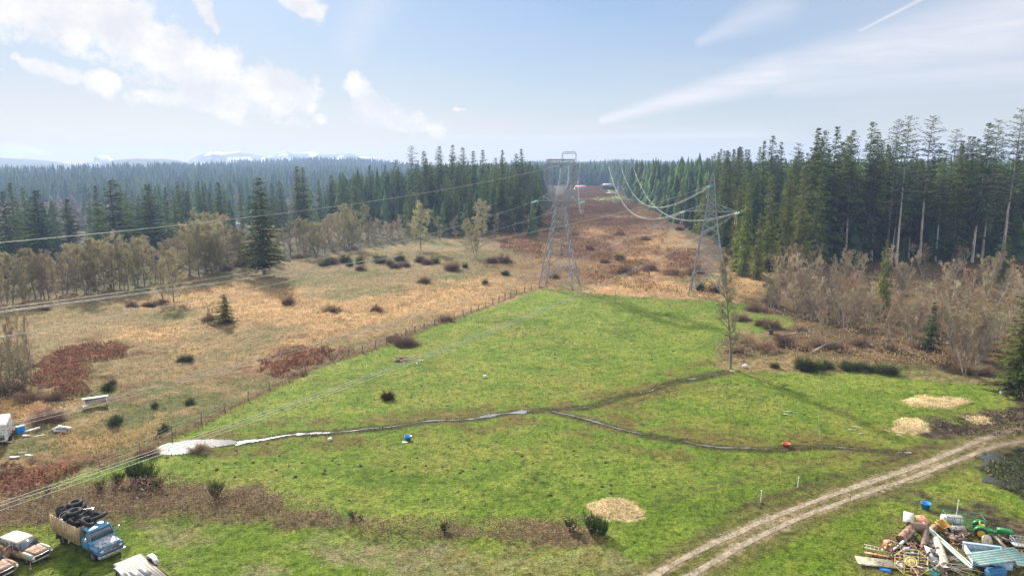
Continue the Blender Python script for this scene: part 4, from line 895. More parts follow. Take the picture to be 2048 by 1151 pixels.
BC = [((.19, .10, .066), .38), ((.30, .225, .155), .28), ((.46, .43, .39), .05), ((.085, .10, .035), .13), ((.26, .17, .09), .16)]
leafmass('bramble_thicket', REG['bramble'][:2], 66, 1.6, .07, BC, 1, 'brown bramble thicket with pale leaf undersides along the foreground', 'brambles', edge=3.4)
leafmass('bramble_thicket', REG['bramble'][2:], 10, 1.8, .2, [((.30, .19, .115), .6), ((.36, .25, .15), .4)], 2, 'brown bramble and tall dead weeds by the stream and thicket edge', 'brambles', up=.9, aspect=.2)
leafmass('bracken', REG['bracken'][:3], 22, .8, .16, [((.20, .085, .055), .45), ((.28, .14, .085), .3), ((.11, .06, .045), .15), ((.24, .18, .08), .1)], 3, 'dead reddish bracken patches in the left field', 'bracken', edge=9)
leafmass('bracken', REG['bracken'][3:] + REG['darkbr'], 3.2, 1.5, .32, [((.13, .06, .042), .6), ((.18, .09, .055), .4)], 4, 'dark red brown scrub on the cleared corridor', 'scrub', patchy=9, up=.8, aspect=.25, edge=26)
leafmass('dry_grass', REG['orange'], 5, .55, .2, [((.56, .37, .18), .5), ((.46, .31, .16), .3), ((.62, .46, .25), .2)], 5, 'bleached orange dry grass swathes in the rough field', 'dry grass', edge=9, patchy=5, up=1.3, aspect=.16)
field = wpoly([(-80, 640), (60, 620), (230, 596), (430, 552), (700, 505), (1060, 500), (1085, 575), (850, 652), (740, 698), (560, 765), (300, 875), (60, 980), (-80, 1000)])
leafmass('tussock_grass', [field], 5, .32, .17, [((.28, .205, .10), .5), ((.14, .15, .045), .3), ((.36, .27, .145), .2)], 6, 'tussocky straw coloured grass of the rough field', 'grass', patchy=2.0, up=1.2, aspect=.18)
leafmass('scrub', [REG['corr'][0], wpoly([(1160, 560), (1330, 500), (1460, 545), (1520, 600), (1250, 590)])], 4, 1.5, .3, [((.22, .12, .065), .5), ((.32, .19, .09), .3), ((.13, .075, .05), .2)], 7, 'brown weeds and low scrub covering the cleared corridor', 'scrub', patchy=8, up=1.0, aspect=.25, thr=.5)
leafmass('undergrowth', [wpoly([(1500, 610), (1560, 556), (1700, 552), (2140, 552), (2140, 740), (1960, 715), (1700, 705), (1600, 690), (1560, 650)])], 3, 2.0, .22, [((.32, .23, .14), .5), ((.15, .15, .055), .2), ((.42, .32, .20), .3)], 8, 'tangled brown undergrowth below the leafless saplings', 'undergrowth', patchy=6, up=1.0, aspect=.22)
leafmass('undergrowth', [wpoly([(-80, 625), (60, 606), (230, 582), (430, 540), (650, 508), (870, 480), (1060, 468), (1060, 458), (870, 468), (430, 520), (60, 585), (-80, 600)])], 2.2, 2.4, .3, [((.20, .145, .10), .6), ((.11, .12, .05), .4)], 9, 'dark undergrowth along the foot of the leafless tree belt', 'undergrowth', patchy=8, up=.9, aspect=.25)
leafmass('undergrowth', [wpoly([(-60, 690), (60, 700), (70, 780), (20, 800), (-60, 800)])], 14, 2.2, .16, [((.09, .10, .04), .6), ((.18, .13, .09), .4)], 10, 'dark thicket at the left border below slim trees', 'undergrowth', patchy=4)
hedge = band(FENCE[4:], 1.0)
leafmass('hedge_grass', [band(np.array(FENCE[3:8]), 1.4), band(np.array(FENCE[8:]), 1.1)], 12, .9, .14, [((.22, .13, .07), .5), ((.14, .08, .05), .35), ((.30, .20, .11), .15)], 11, 'uncut brown weeds along the pasture fence', 'weeds', patchy=3, up=1.0, aspect=.3)
leafmass('grass', [wpoly([(240, 930), (470, 890), (860, 850), (1110, 830), (1500, 895), (1800, 910), (2100, 900), (2150, 1180), (-60, 1180), (-60, 1090), (230, 1045), (560, 1055), (700, 1090), (1210, 1080), (1240, 1050), (660, 1000), (330, 955)])], 9, .16, .10, [((.10, .18, .012), .55), ((.16, .21, .03), .25), ((.05, .09, .008), .2)], 12, 'short green pasture grass of the near field', 'grass', patchy=2.2, up=1.5, aspect=.2)
leafmass('grass', [wpoly([(1090, 580), (1490, 610), (1430, 730), (1700, 750), (1990, 790), (1800, 895), (1500, 888), (1110, 815), (740, 850), (480, 876), (330, 880), (560, 780), (860, 662)])], 2.6, .22, .16, [((.10, .175, .012), .5), ((.16, .20, .03), .3), ((.05, .09, .008), .2)], 13, 'short green grass of the far pasture', 'grass', patchy=2.2, up=1.5, aspect=.2)
for i, p in enumerate(REG['straw']):
    lb = ['round heap of pale straw in the near pasture behind the broom', 'long pale straw heap, farthest at the right pasture edge', 'pale straw heap left of the muddy ground', 'small straw heap lying in the dark mud'][i]
    leafmass('straw_pile', [p], 85, .5, .13, [((.78, .63, .40), .5), ((.62, .47, .28), .35), ((.36, .25, .13), .15)], 20 + i, lb, 'straw', kind=None or 'stuff', patchy=1.4, up=.1, aspect=.14, edge=3.4)
mudp = [wpoly([(1840, 850), (1960, 822), (2110, 805), (2110, 870), (1900, 872)])]
leafmass('mud_clods', mudp, 16, .22, .12, [((.055, .04, .03), .7), ((.17, .13, .09), .3)], 30, 'dark trampled mud clods near the track bend', 'mud', patchy=2)

leafmass('marsh_plants', [BOG], 9, .5, .22, [((.06, .075, .025), .6), ((.12, .10, .05), .4)], 31, 'dark marsh plants half covering the boggy pool at the right border', 'marsh plants', patchy=3, up=.6)
leafmass('dead_weeds', [HEAP], 9, .5, .14, [((.30, .22, .11), .6), ((.16, .17, .05), .4)], 32, 'dead weeds growing through and around the scrap heap', 'weeds', patchy=2.5, up=.9, aspect=.2, edge=7)
leafmass('dead_weeds', [wpoly([(1310, 1018), (1480, 975), (1640, 940), (1700, 935), (1620, 985), (1480, 1020), (1330, 1050)]), wpoly([(1380, 1080), (1480, 1010), (1560, 990), (1700, 935), (1640, 990), (1450, 1075)])], 7, .5, .13, [((.22, .15, .09), .6), ((.12, .13, .04), .4)], 33, 'brown weeds and low briars between the pasture and the track', 'weeds', patchy=3, up=.9, aspect=.25, edge=7)

bank = [band(smoothline(resample(P_, 2)), .75) for P_ in (STREAM1, STREAM2)]
def bankgrass(nm, P_, off, seed, label, seed_):
    p = mline(P_, seed_); d = np.gradient(p, axis=0); n = np.stack([-d[:, 1], d[:, 0]], 1); n /= np.linalg.norm(n, axis=1, keepdims=True)
    for s_ in (-1, 1): leafmass(nm, [band(p + n * off * s_, .42)], 26, .26, .13, [((.11, .13, .03), .5), ((.20, .16, .07), .35), ((.07, .06, .03), .15)], seed + s_, label, 'grass', patchy=1.6, up=1.0, aspect=.25, edge=3.0)
bankgrass('bank_grass', STREAM1, .45, 51, 'grass overhanging the main stream', 3); bankgrass('bank_grass', STREAM2, .38, 55, 'grass overhanging the right stream branch', 8)
leafmass('bank_grass', [band(np.vstack([POND, POND[:1]]), .35)], 12, .3, .14, [((.12, .14, .03), .5), ((.22, .17, .08), .5)], 58, 'grass tufts around the pond edge', 'grass', patchy=1.6, up=1.0, aspect=.25, edge=3.0)

leafmass('dry_grass', [wpoly(p) for p in ([(140, 845), (200, 865), (290, 858), (340, 868), (300, 885), (230, 915), (130, 925), (90, 895)], [(-60, 775), (60, 790), (120, 815), (70, 845), (-60, 850)], [(185, 830), (260, 835), (235, 850), (180, 850)])], 16, .7, .14, [((.44, .28, .13), .6), ((.32, .21, .10), .4)], 61, 'tall bleached grass tussocks near the white trailer', 'dry grass', patchy=2.2, up=1.2, aspect=.2, edge=5)
# ================================================================== PYLONS AND LINES
M_STEEL = material('galvanised_steel', (.28, .31, .345), (.18, .20, .22), .8, .75, metal=0, spec=.15, lo=.35, hi=.7)
M_GLASSI = material('green_insulator', (.10, .38, .28), (.24, .50, .40), 3.0, .25, spec=.6)
M_WIRE = material('conductor', (.42, .42, .40), (.34, .34, .32), .4, .45, metal=.3)
def lattice(mb, a0, a1, b0, b1, n, w):
    """two chords a and b joined by zigzag braces"""
    a0, a1, b0, b1 = [np.array(k, float) for k in (a0, a1, b0, b1)]
    for i in range(n):
        p = a0 + (a1 - a0) * i / n; q = b0 + (b1 - b0) * i / n; p2 = a0 + (a1 - a0) * (i + 1) / n; q2 = b0 + (b1 - b0) * (i + 1) / n
        mb.bar(p, q2, w); mb.bar(q, p2, w)
        if i: mb.bar(p, q, w)
def panels(n, r=.80):
    s = [0.0]; h = 1.0
    for i in range(n): s.append(s[-1] + h); h *= r
    return [k / s[-1] for k in s]
def body_part(mb, zt, bx, by, tx, ty, n, w, wl, leg_open=True):
    C_ = [(-1, -1), (1, -1), (1, 1), (-1, 1)]; fr = panels(n); cs = []
    for f in fr: cs.append([np.array(((bx + (tx - bx) * f) * sx, (by + (ty - by) * f) * sy, zt * f)) for sx, sy in C_])
    for k in range(4): mb.bar(cs[0][k], cs[-1][k], wl, wl * .75)
    for i in range(n):
        for k in range(4):
            a, b = cs[i][k], cs[i][(k + 1) % 4]; c, d = cs[i + 1][k], cs[i + 1][(k + 1) % 4]
            if i == 0 and leg_open:    # open legs: an inverted V with small stays
                m = (c + d) / 2; mb.bar(a, m, w); mb.bar(b, m, w); mb.bar((a + m) / 2, a + (c - a) * .62, w * .8); mb.bar((b + m) / 2, b + (d - b) * .62, w * .8); mb.bar((a + m) / 2, c, w * .8); mb.bar((b + m) / 2, d, w * .8)
            else: mb.bar(a, d, w); mb.bar(b, c, w)
            if i in (0, 1) or i == n - 1: mb.bar(c, d, w)
def insulator(name, parent, a, d, L, loc_is_local=True):
    mb = MB(); d = np.array(d, float); d /= np.linalg.norm(d); a = np.array(a, float); s_ = np.cross(d, (0, 0, 1)); s_ /= np.linalg.norm(s_)
    for o in (-.22, .22):
        n = 16; pts = []; rr = []
        for i in range(n):
            pts += [a + s_ * o + d * L * (i / n), a + s_ * o + d * L * ((i + .5) / n)]; rr += [.075, .15]
        mb.tube(pts, rr, 7)
    return mb.build(name, M_GLASSI, parent)
CS, SN = math.cos(rad(18)), math.sin(rad(18))
def w2l(d):    # world direction -> tower local (rotated -18 deg about z)
    x, y, z = d; return (x * CS - y * SN, x * SN + y * CS, z)
NEAR = (-.5, -.866, -.12); FARD = (.09, .99, -.22)
def cathead(pos, rz, H, zw, zk, half, waist, base_h, arm, label, wl=.34, w=.16, zarm=None, ins=True, single='pylon'):
    root = empty('lattice_pylon', pos, rz, label, 'pylon')
    mb = MB(); body_part(mb, zw, base_h, base_h * .88, waist, waist * .8, 7, w, wl); mb.build('lattice_body', M_STEEL, root)
    mb = MB(); ht = H - 1.4; dy = .7; zarm = zarm or zw + 1.6
    for sx in (-1, 1):
        for sy in (-dy, dy):
            o = [(sx * waist, sy, zw), (sx * half, sy, zk), (sx * half, sy, ht)]; i_ = [(sx * waist * .35, sy, zw + .6), (sx * (half - 1.3), sy, zk + .6), (sx * (half - .5), sy, ht)]
            for c in (o, i_):
                mb.bar(c[0], c[1], wl * .8); mb.bar(c[1], c[2], wl * .8)
            lattice(mb, o[0], o[1], i_[0], i_[1], 3, w * .5); mb.bar(o[1], i_[1], w * .8); mb.bar(i_[1], o[2], w * .8); mb.bar(o[1], (sx * (half - .9), sy, ht), w * .8)
        mb.bar((sx * half, -dy, zk), (sx * half, dy, zk), w); mb.bar((sx * half, -dy, zk), (sx * half, dy, ht), w * .8); mb.bar((sx * waist, -dy, zw), (sx * half, dy, zk), w * .8)
    mb.build('window_frame', M_STEEL, root)
    mb = MB()
    for sy in (-dy, dy):
        mb.bar((-half, sy, ht), (half, sy, ht), wl * .8); mb.bar((-half + .7, sy, H), (half - .7, sy, H), wl * .8); lattice(mb, (-half, sy, ht), (half, sy, ht), (-half + .7, sy, H), (half - .7, sy, H), 8, w * .8)
    for x in np.linspace(-half + .7, half - .7, 7): mb.bar((x, -dy, H), (x, dy, H), w * .8); mb.bar((x, -dy, ht), (x, dy, ht), w * .8)
    mb.build('top_beam', M_STEEL, root)
    mb = MB()
    for sx in (-1, 1):
        for sy in (-.6, .6):
            mb.bar((0, sy, zarm), (sx * arm, 0, zarm), wl * .6); xs = waist + (zarm + 2.4 - zw) / (zk - zw) * (half - waist) * .9
            mb.bar((sx * arm, 0, zarm), (sx * xs, sy, zarm + 2.4), w)
            mb.bar((sx * (arm + xs) / 2, sy * .5, zarm), (sx * (arm + xs) / 2, sy * .5, zarm + 1.2), w * .8); mb.bar((sx * xs, sy, zarm), (sx * (arm + xs) / 2, sy * .5, zarm + 1.2), w * .8)
    mb.build('crossarm', M_STEEL, root)
    if ins:
        n_ = w2l(NEAR); f_ = w2l(FARD)
        for x, z in ((-arm, zarm), (arm, zarm), (0, ht)): insulator('insulator', root, (x, 0, z - .1), n_, 3.0); insulator('insulator', root, (x, 0, z - .1), f_, 2.4)
    return root
bA = [at1(*p) for p in ((1081, 566), (1095, 558), (1146, 580), (1155, 561))]
ca_ = sum(bA, Vector()) / 4; zA = min(p.z for p in bA) - .2; YA = 190.0
pA = Vector((float(ray(1119, 560)[0] / ray(1119, 560)[1] * YA), YA, gz(13, YA)))
def zat(v, Y): return float(CH + ray(1024, v)[2] / ray(1024, v)[1] * Y)
HA = zat(318, YA) - pA.z
pylA = cathead((pA.x, pA.y, pA.z - .1), -rad(18), HA, zat(414, YA) - pA.z, zat(356, YA) - pA.z, 4.3, 1.25, 4.6, 6.3, 'large grey lattice pylon with window shaped head, left of the two near ones', zarm=zat(401, YA) - pA.z)
YB = 177.0
def aeY(u, v, Y): return atd(u, v, Y)
xB = aeY(1424, 560, YB).x; pB = Vector((xB - 1.0, YB, gz(xB, YB)))
HB = zat(344, YB) - pB.z; zaB = zat(422, YB) - pB.z
pylB = empty('lattice_pylon', (pB.x, pB.y, pB.z - .1), -rad(18), 'grey lattice pylon with pointed top and one wide crossarm, right of the two near pylons', 'pylon')
mb = MB(); body_part(mb, zaB, 4.3, 3.9, 1.15, 1.05, 7, .2, .4); mb.build('lattice_body', M_STEEL, pylB)
mb = MB(); body = [(1.15, zaB), (.55, zat(366, YB) - pB.z), (.06, HB)]
for (w0, z0), (w1, z1), n in ((body[0], body[1], 5), (body[1], body[2], 2)):
    for i in range(n):
        a, b = w0 + (w1 - w0) * i / n, w0 + (w1 - w0) * (i + 1) / n; za_, zb_ = z0 + (z1 - z0) * i / n, z0 + (z1 - z0) * (i + 1) / n
        q = [(-1, -1), (1, -1), (1, 1), (-1, 1)]
        for k in range(4):
            s1, s2 = q[k], q[(k + 1) % 4]; mb.bar((a * s1[0], a * s1[1], za_), (b * s1[0], b * s1[1], zb_), .28)
            mb.bar((a * s1[0], a * s1[1], za_), (b * s2[0], b * s2[1], zb_), .15); mb.bar((a * s2[0], a * s2[1], za_), (b * s1[0], b * s1[1], zb_), .15); mb.bar((a * s1[0], a * s1[1], za_), (a * s2[0], a * s2[1], za_), .11)
mb.build('peak', M_STEEL, pylB)
mb = MB()
for sx in (-1, 1):
    for sy in (-.8, .8):
        mb.bar((0, sy, zaB), (sx * 6.4, 0, zaB), .22); mb.bar((sx * .95, sy, zaB + 1.9), (sx * 6.4, 0, zaB + .05), .15)
        for k in (.33, .62): mb.bar((sx * (1 + 5.4 * k), sy * (1 - k), zaB), (sx * (1 + 5.4 * k), sy * (1 - k), zaB + 1.85 * (1 - k)), .1); mb.bar((sx * (1 + 5.4 * (k - .3)), sy * (1 - k + .3), zaB + 1.85 * (1.3 - k)), (sx * (1 + 5.4 * k), sy * (1 - k), zaB), .1)
mb.build('crossarm', M_STEEL, pylB)
mb = MB(); zt_ = zat(354, YB) - pB.z; mb.bar((-5.6, 0, zt_), (0, 0, zt_), .08); mb.bar((-5.6, 0, zt_), (-5.6, 0, zt_ - 3.2), .16); mb.build('side_strut', M_STEEL, pylB)
zTop = zat(370, YB) - pB.z
for x, z in ((-6.4, zaB), (6.4, zaB), (-.5, zTop)): insulator('insulator', pylB, (x, 0, z - .1), w2l(NEAR), 3.0); insulator('insulator', pylB, (x, 0, z - .1), w2l(FARD), 2.6)
YC, YD = 520.0, 583.0
pC = aeY(1137, 425, YC); pD = aeY(1240, 400, YD)
gC, gD = gz(pC.x, YC), gz(pD.x, YD)
pylC = cathead((pC.x, YC, gC - .1), -rad(5), zat(303, YC) - gC, 22, 31, 5.2, 1.6, 5.0, 6.6, 'distant pylon whose flat top shows right behind the head of the left near pylon', wl=.34, w=.2, ins=False)
pylD = cathead((pD.x, YD, gD - .1), -rad(5), zat(319, YD) - gD, 14, zat(327, YD) - gD, 9.6, 1.8, 5.5, 10.3, 'distant lone pylon with wide flat truss top over the cleared corridor', wl=.34, w=.2, zarm=zat(324, YD) - gD, ins=False)
def loc2w(p, x, z): return Vector((p.x + x * CS, p.y - x * SN, p.z + z))
def wires(name, pts, label, group=None, n=2, gap=.42, r=.022):
    pts = [np.array(p, float) for p in pts]; mb = MB(); d = pts[-1] - pts[0]; s_ = np.cross(d, (0, 0, 1)); s_ /= np.linalg.norm(s_)
    offs = [(-gap / 2, 0), (gap / 2, 0), (0, -gap * .8)][:n]
    for ox, oz in offs: mb.tube([p + s_ * ox + np.array((0, 0, oz)) for p in pts], r, 5, cap=False)
    o = mb.build(name, M_WIRE, None, smooth=True); return tag(o, label, 'power line', group)
def near_line(P0, px, label, n=2, r=.018):
    """conductor from the attachment P0 running 30 degrees left of backwards; sag fitted to sight lines"""
    S, Z = [0.0], [P0.z]
    for u, v in px:
        x, y, z = ray(u, v); k = float(x / y); s_ = (P0.x - k * P0.y) / (.5 - k * .866); Yp = P0.y - .866 * s_; S.append(s_); Z.append(float(CH + z / y * Yp))
    wgt = np.ones(len(S)); wgt[0] = 6; c = np.polyfit(S, Z, 2, w=wgt); smax = max(S) * 1.35
    pts = [(P0.x - .5 * s_, P0.y - .866 * s_, np.polyval(c, s_) + (P0.z - c[2]) * max(0, 1 - s_ / 20)) for s_ in np.linspace(0, smax, 60)]
    print('line', label[:40], 'S', [round(k) for k in S], 'Z', [round(k, 1) for k in Z], c)
    return wires('power_line', pts, label, n=n, r=r)
near_line(loc2w(pA, 0, HA - 1.5), [(1030, 354), (780, 394), (480, 438), (240, 462), (0, 485)], 'highest conductor pair, from the head of the left pylon to the left border')
near_line(loc2w(pA, -6.3, zat(401, YA) - pA.z), [(1055, 406), (943, 440), (736, 498), (520, 546), (0, 612)], 'conductor pair from the left arm of the left pylon')
near_line(loc2w(pA, 6.3, zat(401, YA) - pA.z), [(1100, 425), (973, 464), (757, 521), (450, 594), (290, 617), (0, 672)], 'conductor pair from the right arm of the left pylon')
near_line(loc2w(pB, -.5, zTop), [(1240, 425), (1100, 458), (831, 505), (500, 551), (203, 600), (0, 625)], 'conductor pair from the peak of the pointed pylon to the left border')
near_line(loc2w(pB, -6.4, zaB), [(1323, 448), (1158, 516), (805, 638), (661, 674), (500, 722), (297, 775), (15, 848)], 'conductor bundle from the left arm of the pointed pylon, crossing the tan field', n=3)
near_line(loc2w(pB, 6.4, zaB), [(1400, 472), (1335, 505), (1217, 560), (850, 710), (440, 860), (0, 1005)], 'lowest conductor bundle, from the right arm of the pointed pylon across the pasture', n=3)
def far_line(P0, P1, sag, label, group=None, r=.026):
    pts = [P0 + (P1 - P0) * f - Vector((0, 0, 4 * sag * f * (1 - f))) for f in np.linspace(0, 1, 40)]; return wires('power_line', pts, label, group, n=3, r=r)
def locD(p, x, z, a=5): return Vector((p.x + x * math.cos(rad(a)), p[1] - x * math.sin(rad(a)), z))
zD = zat(332, YD); zC = zat(318, YC)
qD = Vector((pD.x, YD, 0)); qC = Vector((pC.x, YC, 0))
far_line(loc2w(pB, -6.4, zaB), locD(qD, -9.5, zD), 15.5, 'thick sagging conductor from the left arm of the pointed pylon to the distant one')
far_line(loc2w(pB, -.5, zTop), locD(qD, 0, zD), 16, 'thick sagging conductor from the peak of the pointed pylon to the distant one')
far_line(loc2w(pB, 6.4, zaB), locD(qD, 9.5, zD), 16, 'thick sagging conductor from the right arm of the pointed pylon to the distant one')
far_line(loc2w(pA, -6.3, zat(401, YA) - pA.z), locD(qC, -6, zC - 6), 13, 'steep conductor seen end on below the left arm of the left pylon', r=.018)
far_line(loc2w(pA, 0, HA - 1.6), locD(qC, 0, zC), 15, 'steep conductor seen end on inside the head of the left pylon', r=.018)
far_line(loc2w(pA, 6.3, zat(401, YA) - pA.z), locD(qC, 6, zC - 3), 14, 'steep conductor seen end on below the right arm of the left pylon', r=.018)
for p, x, z, nm in ((pA, -6.3, zat(401, YA) - pA.z, 'left arm of the left pylon'), (pA, 6.3, zat(401, YA) - pA.z, 'right arm of the left pylon'), (pB, -6.4, zaB, 'left arm of the pointed pylon'), (pB, 6.4, zaB, 'right arm of the pointed pylon'), (pB, -.5, zTop, 'peak of the pointed pylon')):
    c = np.array(loc2w(p, x, z)); a = c + np.array(NEAR) * 3; b = c + np.array(FARD) * 2.4; dp = 2.8
    pts = [a + (b - a) * f - np.array((0, 0, 4 * dp * f * (1 - f))) for f in np.linspace(0, 1, 14)]
    wires('jumper_loop', pts, 'slack jumper loop hanging under the ' + nm, r=.026)
# ------------------------------------------------------------------ fences
M_POST = material('weathered_post', (.16, .13, .10), (.24, .20, .16), 3, .95)
M_FWIRE = material('fence_wire', (.25, .25, .25), None, rough=.6)
def fence(pts, step, h, label, r=.09, name='wire_fence', lean=.06, seed=0):
    rs = np.random.RandomState(seed); p = resample(pts, step); root = empty(name, (p[0][0], p[0][1], gz(*p[0])), 0, label, 'fence'); o = np.array(root.location); tops = []
    for x, y in p:
        hh = h * rs.uniform(.85, 1.1); z = gz(x, y); t_ = np.array((x + rs.normal(0, lean), y + rs.normal(0, lean), z + hh)) - o; b_ = np.array((x, y, z - .3)) - o
        m = MB(); m.tube([b_, t_], [r, r * .85], 6); m.build('post', M_POST, root); tops.append(t_)
    m = MB()
    for k in (.35, .65, .92):
        m.tube([tp - np.array((0, 0, h * (1 - k))) for tp in tops], .007, 3, cap=False)
    m.build('wire', M_FWIRE, root); return root
fence(np.array(FENCE)[:8], 3.2, 1.35, 'post and wire fence along the upper left side of the green pasture', r=.13, seed=1)
fence(np.array(FENCE)[8:], 4.0, 1.3, 'post and wire fence along the lower left side of the green pasture', r=.08, seed=2)
fence(P2((1640, 752), (1638, 800), (1636, 850), (1640, 893)), 5, 1.0, 'thin wire fence crossing the right pasture', r=.035, seed=3)
fence(P2((1310, 1010), (1400, 985), (1480, 965), (1560, 950), (1640, 935)), 5.5, 1.0, 'thin overgrown fence between pasture and track', r=.035, seed=4)
fence(P2((1092, 574), (1165, 582), (1250, 592), (1380, 601), (1490, 606)), 8, 1.2, 'sparse wire fence along the far end of the green pasture', r=.06, seed=5)
fence(P2((1700, 1000), (1850, 975), (1990, 1020)), 9, 1.1, 'rusty steel posts below the track near the mud', r=.03, seed=6)
fence(P2((340, 965), (420, 985), (560, 1000), (660, 1020), (700, 1050)), 6, .9, 'low fallen fence line along the top of the brambles', r=.035, seed=7)
M_WHITE = material('white_plastic', (.66, .66, .64), (.54, .54, .51), 2, .55, c3=(.40, .36, .30))
M_BLUE = material('blue_plastic', (.02, .22, .62), (.03, .28, .72), 3, .4)
M_RED = material('red_plastic', (.62, .08, .04), (.5, .12, .06), 3, .5)
for u, v, h, lb in ((1521, 1004, 1.2, 'white stake standing in the weeds left of the track'), (1595, 975, 1.1, 'white stake farther up, left of the track'), (1913, 1030, 1.5, 'white stake behind the white tank')):
    p = at1(u, v); m = MB(); m.bar((0, 0, -.2), (.05, 0, h), .09); m.box((.05, 0, h), (.11, .11, .06)); o = m.build('stake', M_WHITE); o.location = p; tag(o, lb, 'stake')
def bucket(u, v, r, h, mat, label, tilt=0, cat='bucket'):
    p = at1(u, v); m = MB(); n = 18
    prof = [(r * .72, 0), (r, h), (r * 1.08, h), (r * 1.08, h - .05), (r * .93, h - .02), (r * .68, .05)]
    V = [(a * math.cos(6.283 * k / n), a * math.sin(6.283 * k / n), z) for a, z in prof for k in range(n)]; V += [(0, 0, 0), (0, 0, .05)]
    F = [(i * n + k, i * n + (k + 1) % n, (i + 1) * n + (k + 1) % n, (i + 1) * n + k) for i in range(len(prof) - 1) for k in range(n)]
    F += [((k + 1) % n, k, len(prof) * n) for k in range(n)] + [((len(prof) - 1) * n + k, (len(prof) - 1) * n + (k + 1) % n, len(prof) * n + 1) for k in range(n)]
    m.add(V, F); o = m.build('bucket', mat, smooth=False); o.location = p; o.rotation_euler = (tilt, 0, 0); return tag(o, label, cat)
bucket(816, 879, .42, .5, M_BLUE, 'blue tub in the pasture just below the stream')
bucket(1851, 1017, .42, .62, M_BLUE, 'blue bucket on the dark soil strip above the scrap pile')
bucket(2023, 1084, .38, .3, M_BLUE, 'shallow blue tub with pale inside right of the tractor')
bucket(1572, 893, .45, .45, M_RED, 'dark red crate like tub by the right stream branch', cat='tub')
def oblong(u, v, d, mat, name, label, cat, rz=0, tilt=(0, 0), lift=0):
    p = at1(u, v); m = MB(); m.box((0, 0, d[2] / 2 + lift), d, (tilt[0], tilt[1], rz), taper=.92); m.box((0, 0, d[2] + lift * 1.0), (d[0] * .8, d[1] * .8, d[2] * .15), (tilt[0], tilt[1], rz), taper=.8); o = m.build(name, mat, bevel=min(d) * .15); o.location = p; return tag(o, label, cat)
oblong(1490, 735, (.9, .5, .5), M_WHITE, 'sack', 'white sack near the slim alder', 'sack', 30)
oblong(1465, 742, (.8, .25, .12), M_WHITE, 'plank', 'short pale plank at the foot of the slim alder', 'plank', -20)
oblong(970, 755, (.5, .35, .4), M_WHITE, 'salt_block', 'small white block alone in the upper pasture', 'block', 10)
oblong(660, 880, (.5, .35, .3), M_WHITE, 'feed_bag', 'white feed bag below the stream in the near pasture', 'bag', 50)
oblong(810, 885, (.7, .3, .12), M_WHITE, 'feed_bag', 'flat pale bag beside the blue tub', 'bag', 0)
oblong(2003, 787, (.5, .4, .35), M_WHITE, 'stone', 'small white stone below the near cedar', 'stone', 0)
M_PIPE = M_WHITE
for i, (u, v, L, a) in enumerate([(1580, 824, 1.6, -25), (1573, 830, .8, -50), (1715, 855, 1.2, -30), (1703, 860, 1.0, -10), (1800, 872, 1.0, -60), (1722, 868, .8, -5)]):
    p = at1(u, v); m = MB(); pts = [(L * (t_ - .5) * math.cos(rad(a)), L * (t_ - .5) * math.sin(rad(a)), .06 + .1 * math.sin(t_ * 3.1)) for t_ in np.linspace(0, 1, 7)]; m.tube(pts, .035, 6); o = m.build('hose', M_WHITE); o.location = p
    tag(o, 'bent white hose piece lying in the right pasture', 'hose', 'white hose pieces in the right pasture')
# log pile in the pasture
M_LOG = material('dead_wood', (.30, .22, .16), (.42, .36, .29), 2.5, .95); M_BRICK = material('rust_brown', (.26, .09, .045), (.18, .10, .07), 3, .9)
rs = np.random.RandomState(3); p0 = at1(808, 722)
for i in range(9):
    a = rs.uniform(-40, 40); L = rs.uniform(1.2, 2.4); m = MB(); c = (rs.uniform(-1.1, 1.1), rs.uniform(-.8, .8)); dz = rs.uniform(.12, .75) * (1 - abs(c[0]) / 2)
    d = np.array((math.cos(rad(a)), math.sin(rad(a)), rs.uniform(-.15, .15))) * L / 2; m.tube([-d, d * .2 + (0, 0, .05), d], [.11, .1, .07], 7); o = m.build('log', [M_LOG, M_BRICK][i % 3 == 0]); o.location = (p0.x + c[0], p0.y + c[1], p0.z + dz); tag(o, 'weathered log in the heap on the upper pasture', 'log', 'logs of the heap on the upper pasture')
for i, (u, v) in enumerate([(838, 715), (846, 722), (835, 728), (815, 732), (800, 715), (828, 712)]):
    p = at1(u, v); a = rs.uniform(0, 180); m = MB(); L = rs.uniform(.5, 1.1); m.tube([(0, 0, .06), (L * .5 * math.cos(rad(a)), L * .5 * math.sin(rad(a)), .12), (L * math.cos(rad(a)), L * math.sin(rad(a)), .05)], .05, 6); o = m.build('stick', M_WHITE); o.location = p; tag(o, 'bleached stick scattered right of the log heap', 'stick', 'bleached sticks by the log heap')
p = at1(776, 798); m = MB(); 
stp = make_bush(290, (.16, .08, .05), 1.1, 500); stp.name = 'dead_plant'; stp.location = p; tag(stp, 'small dark red brown dead plant tuft alone in the pasture', 'plant')
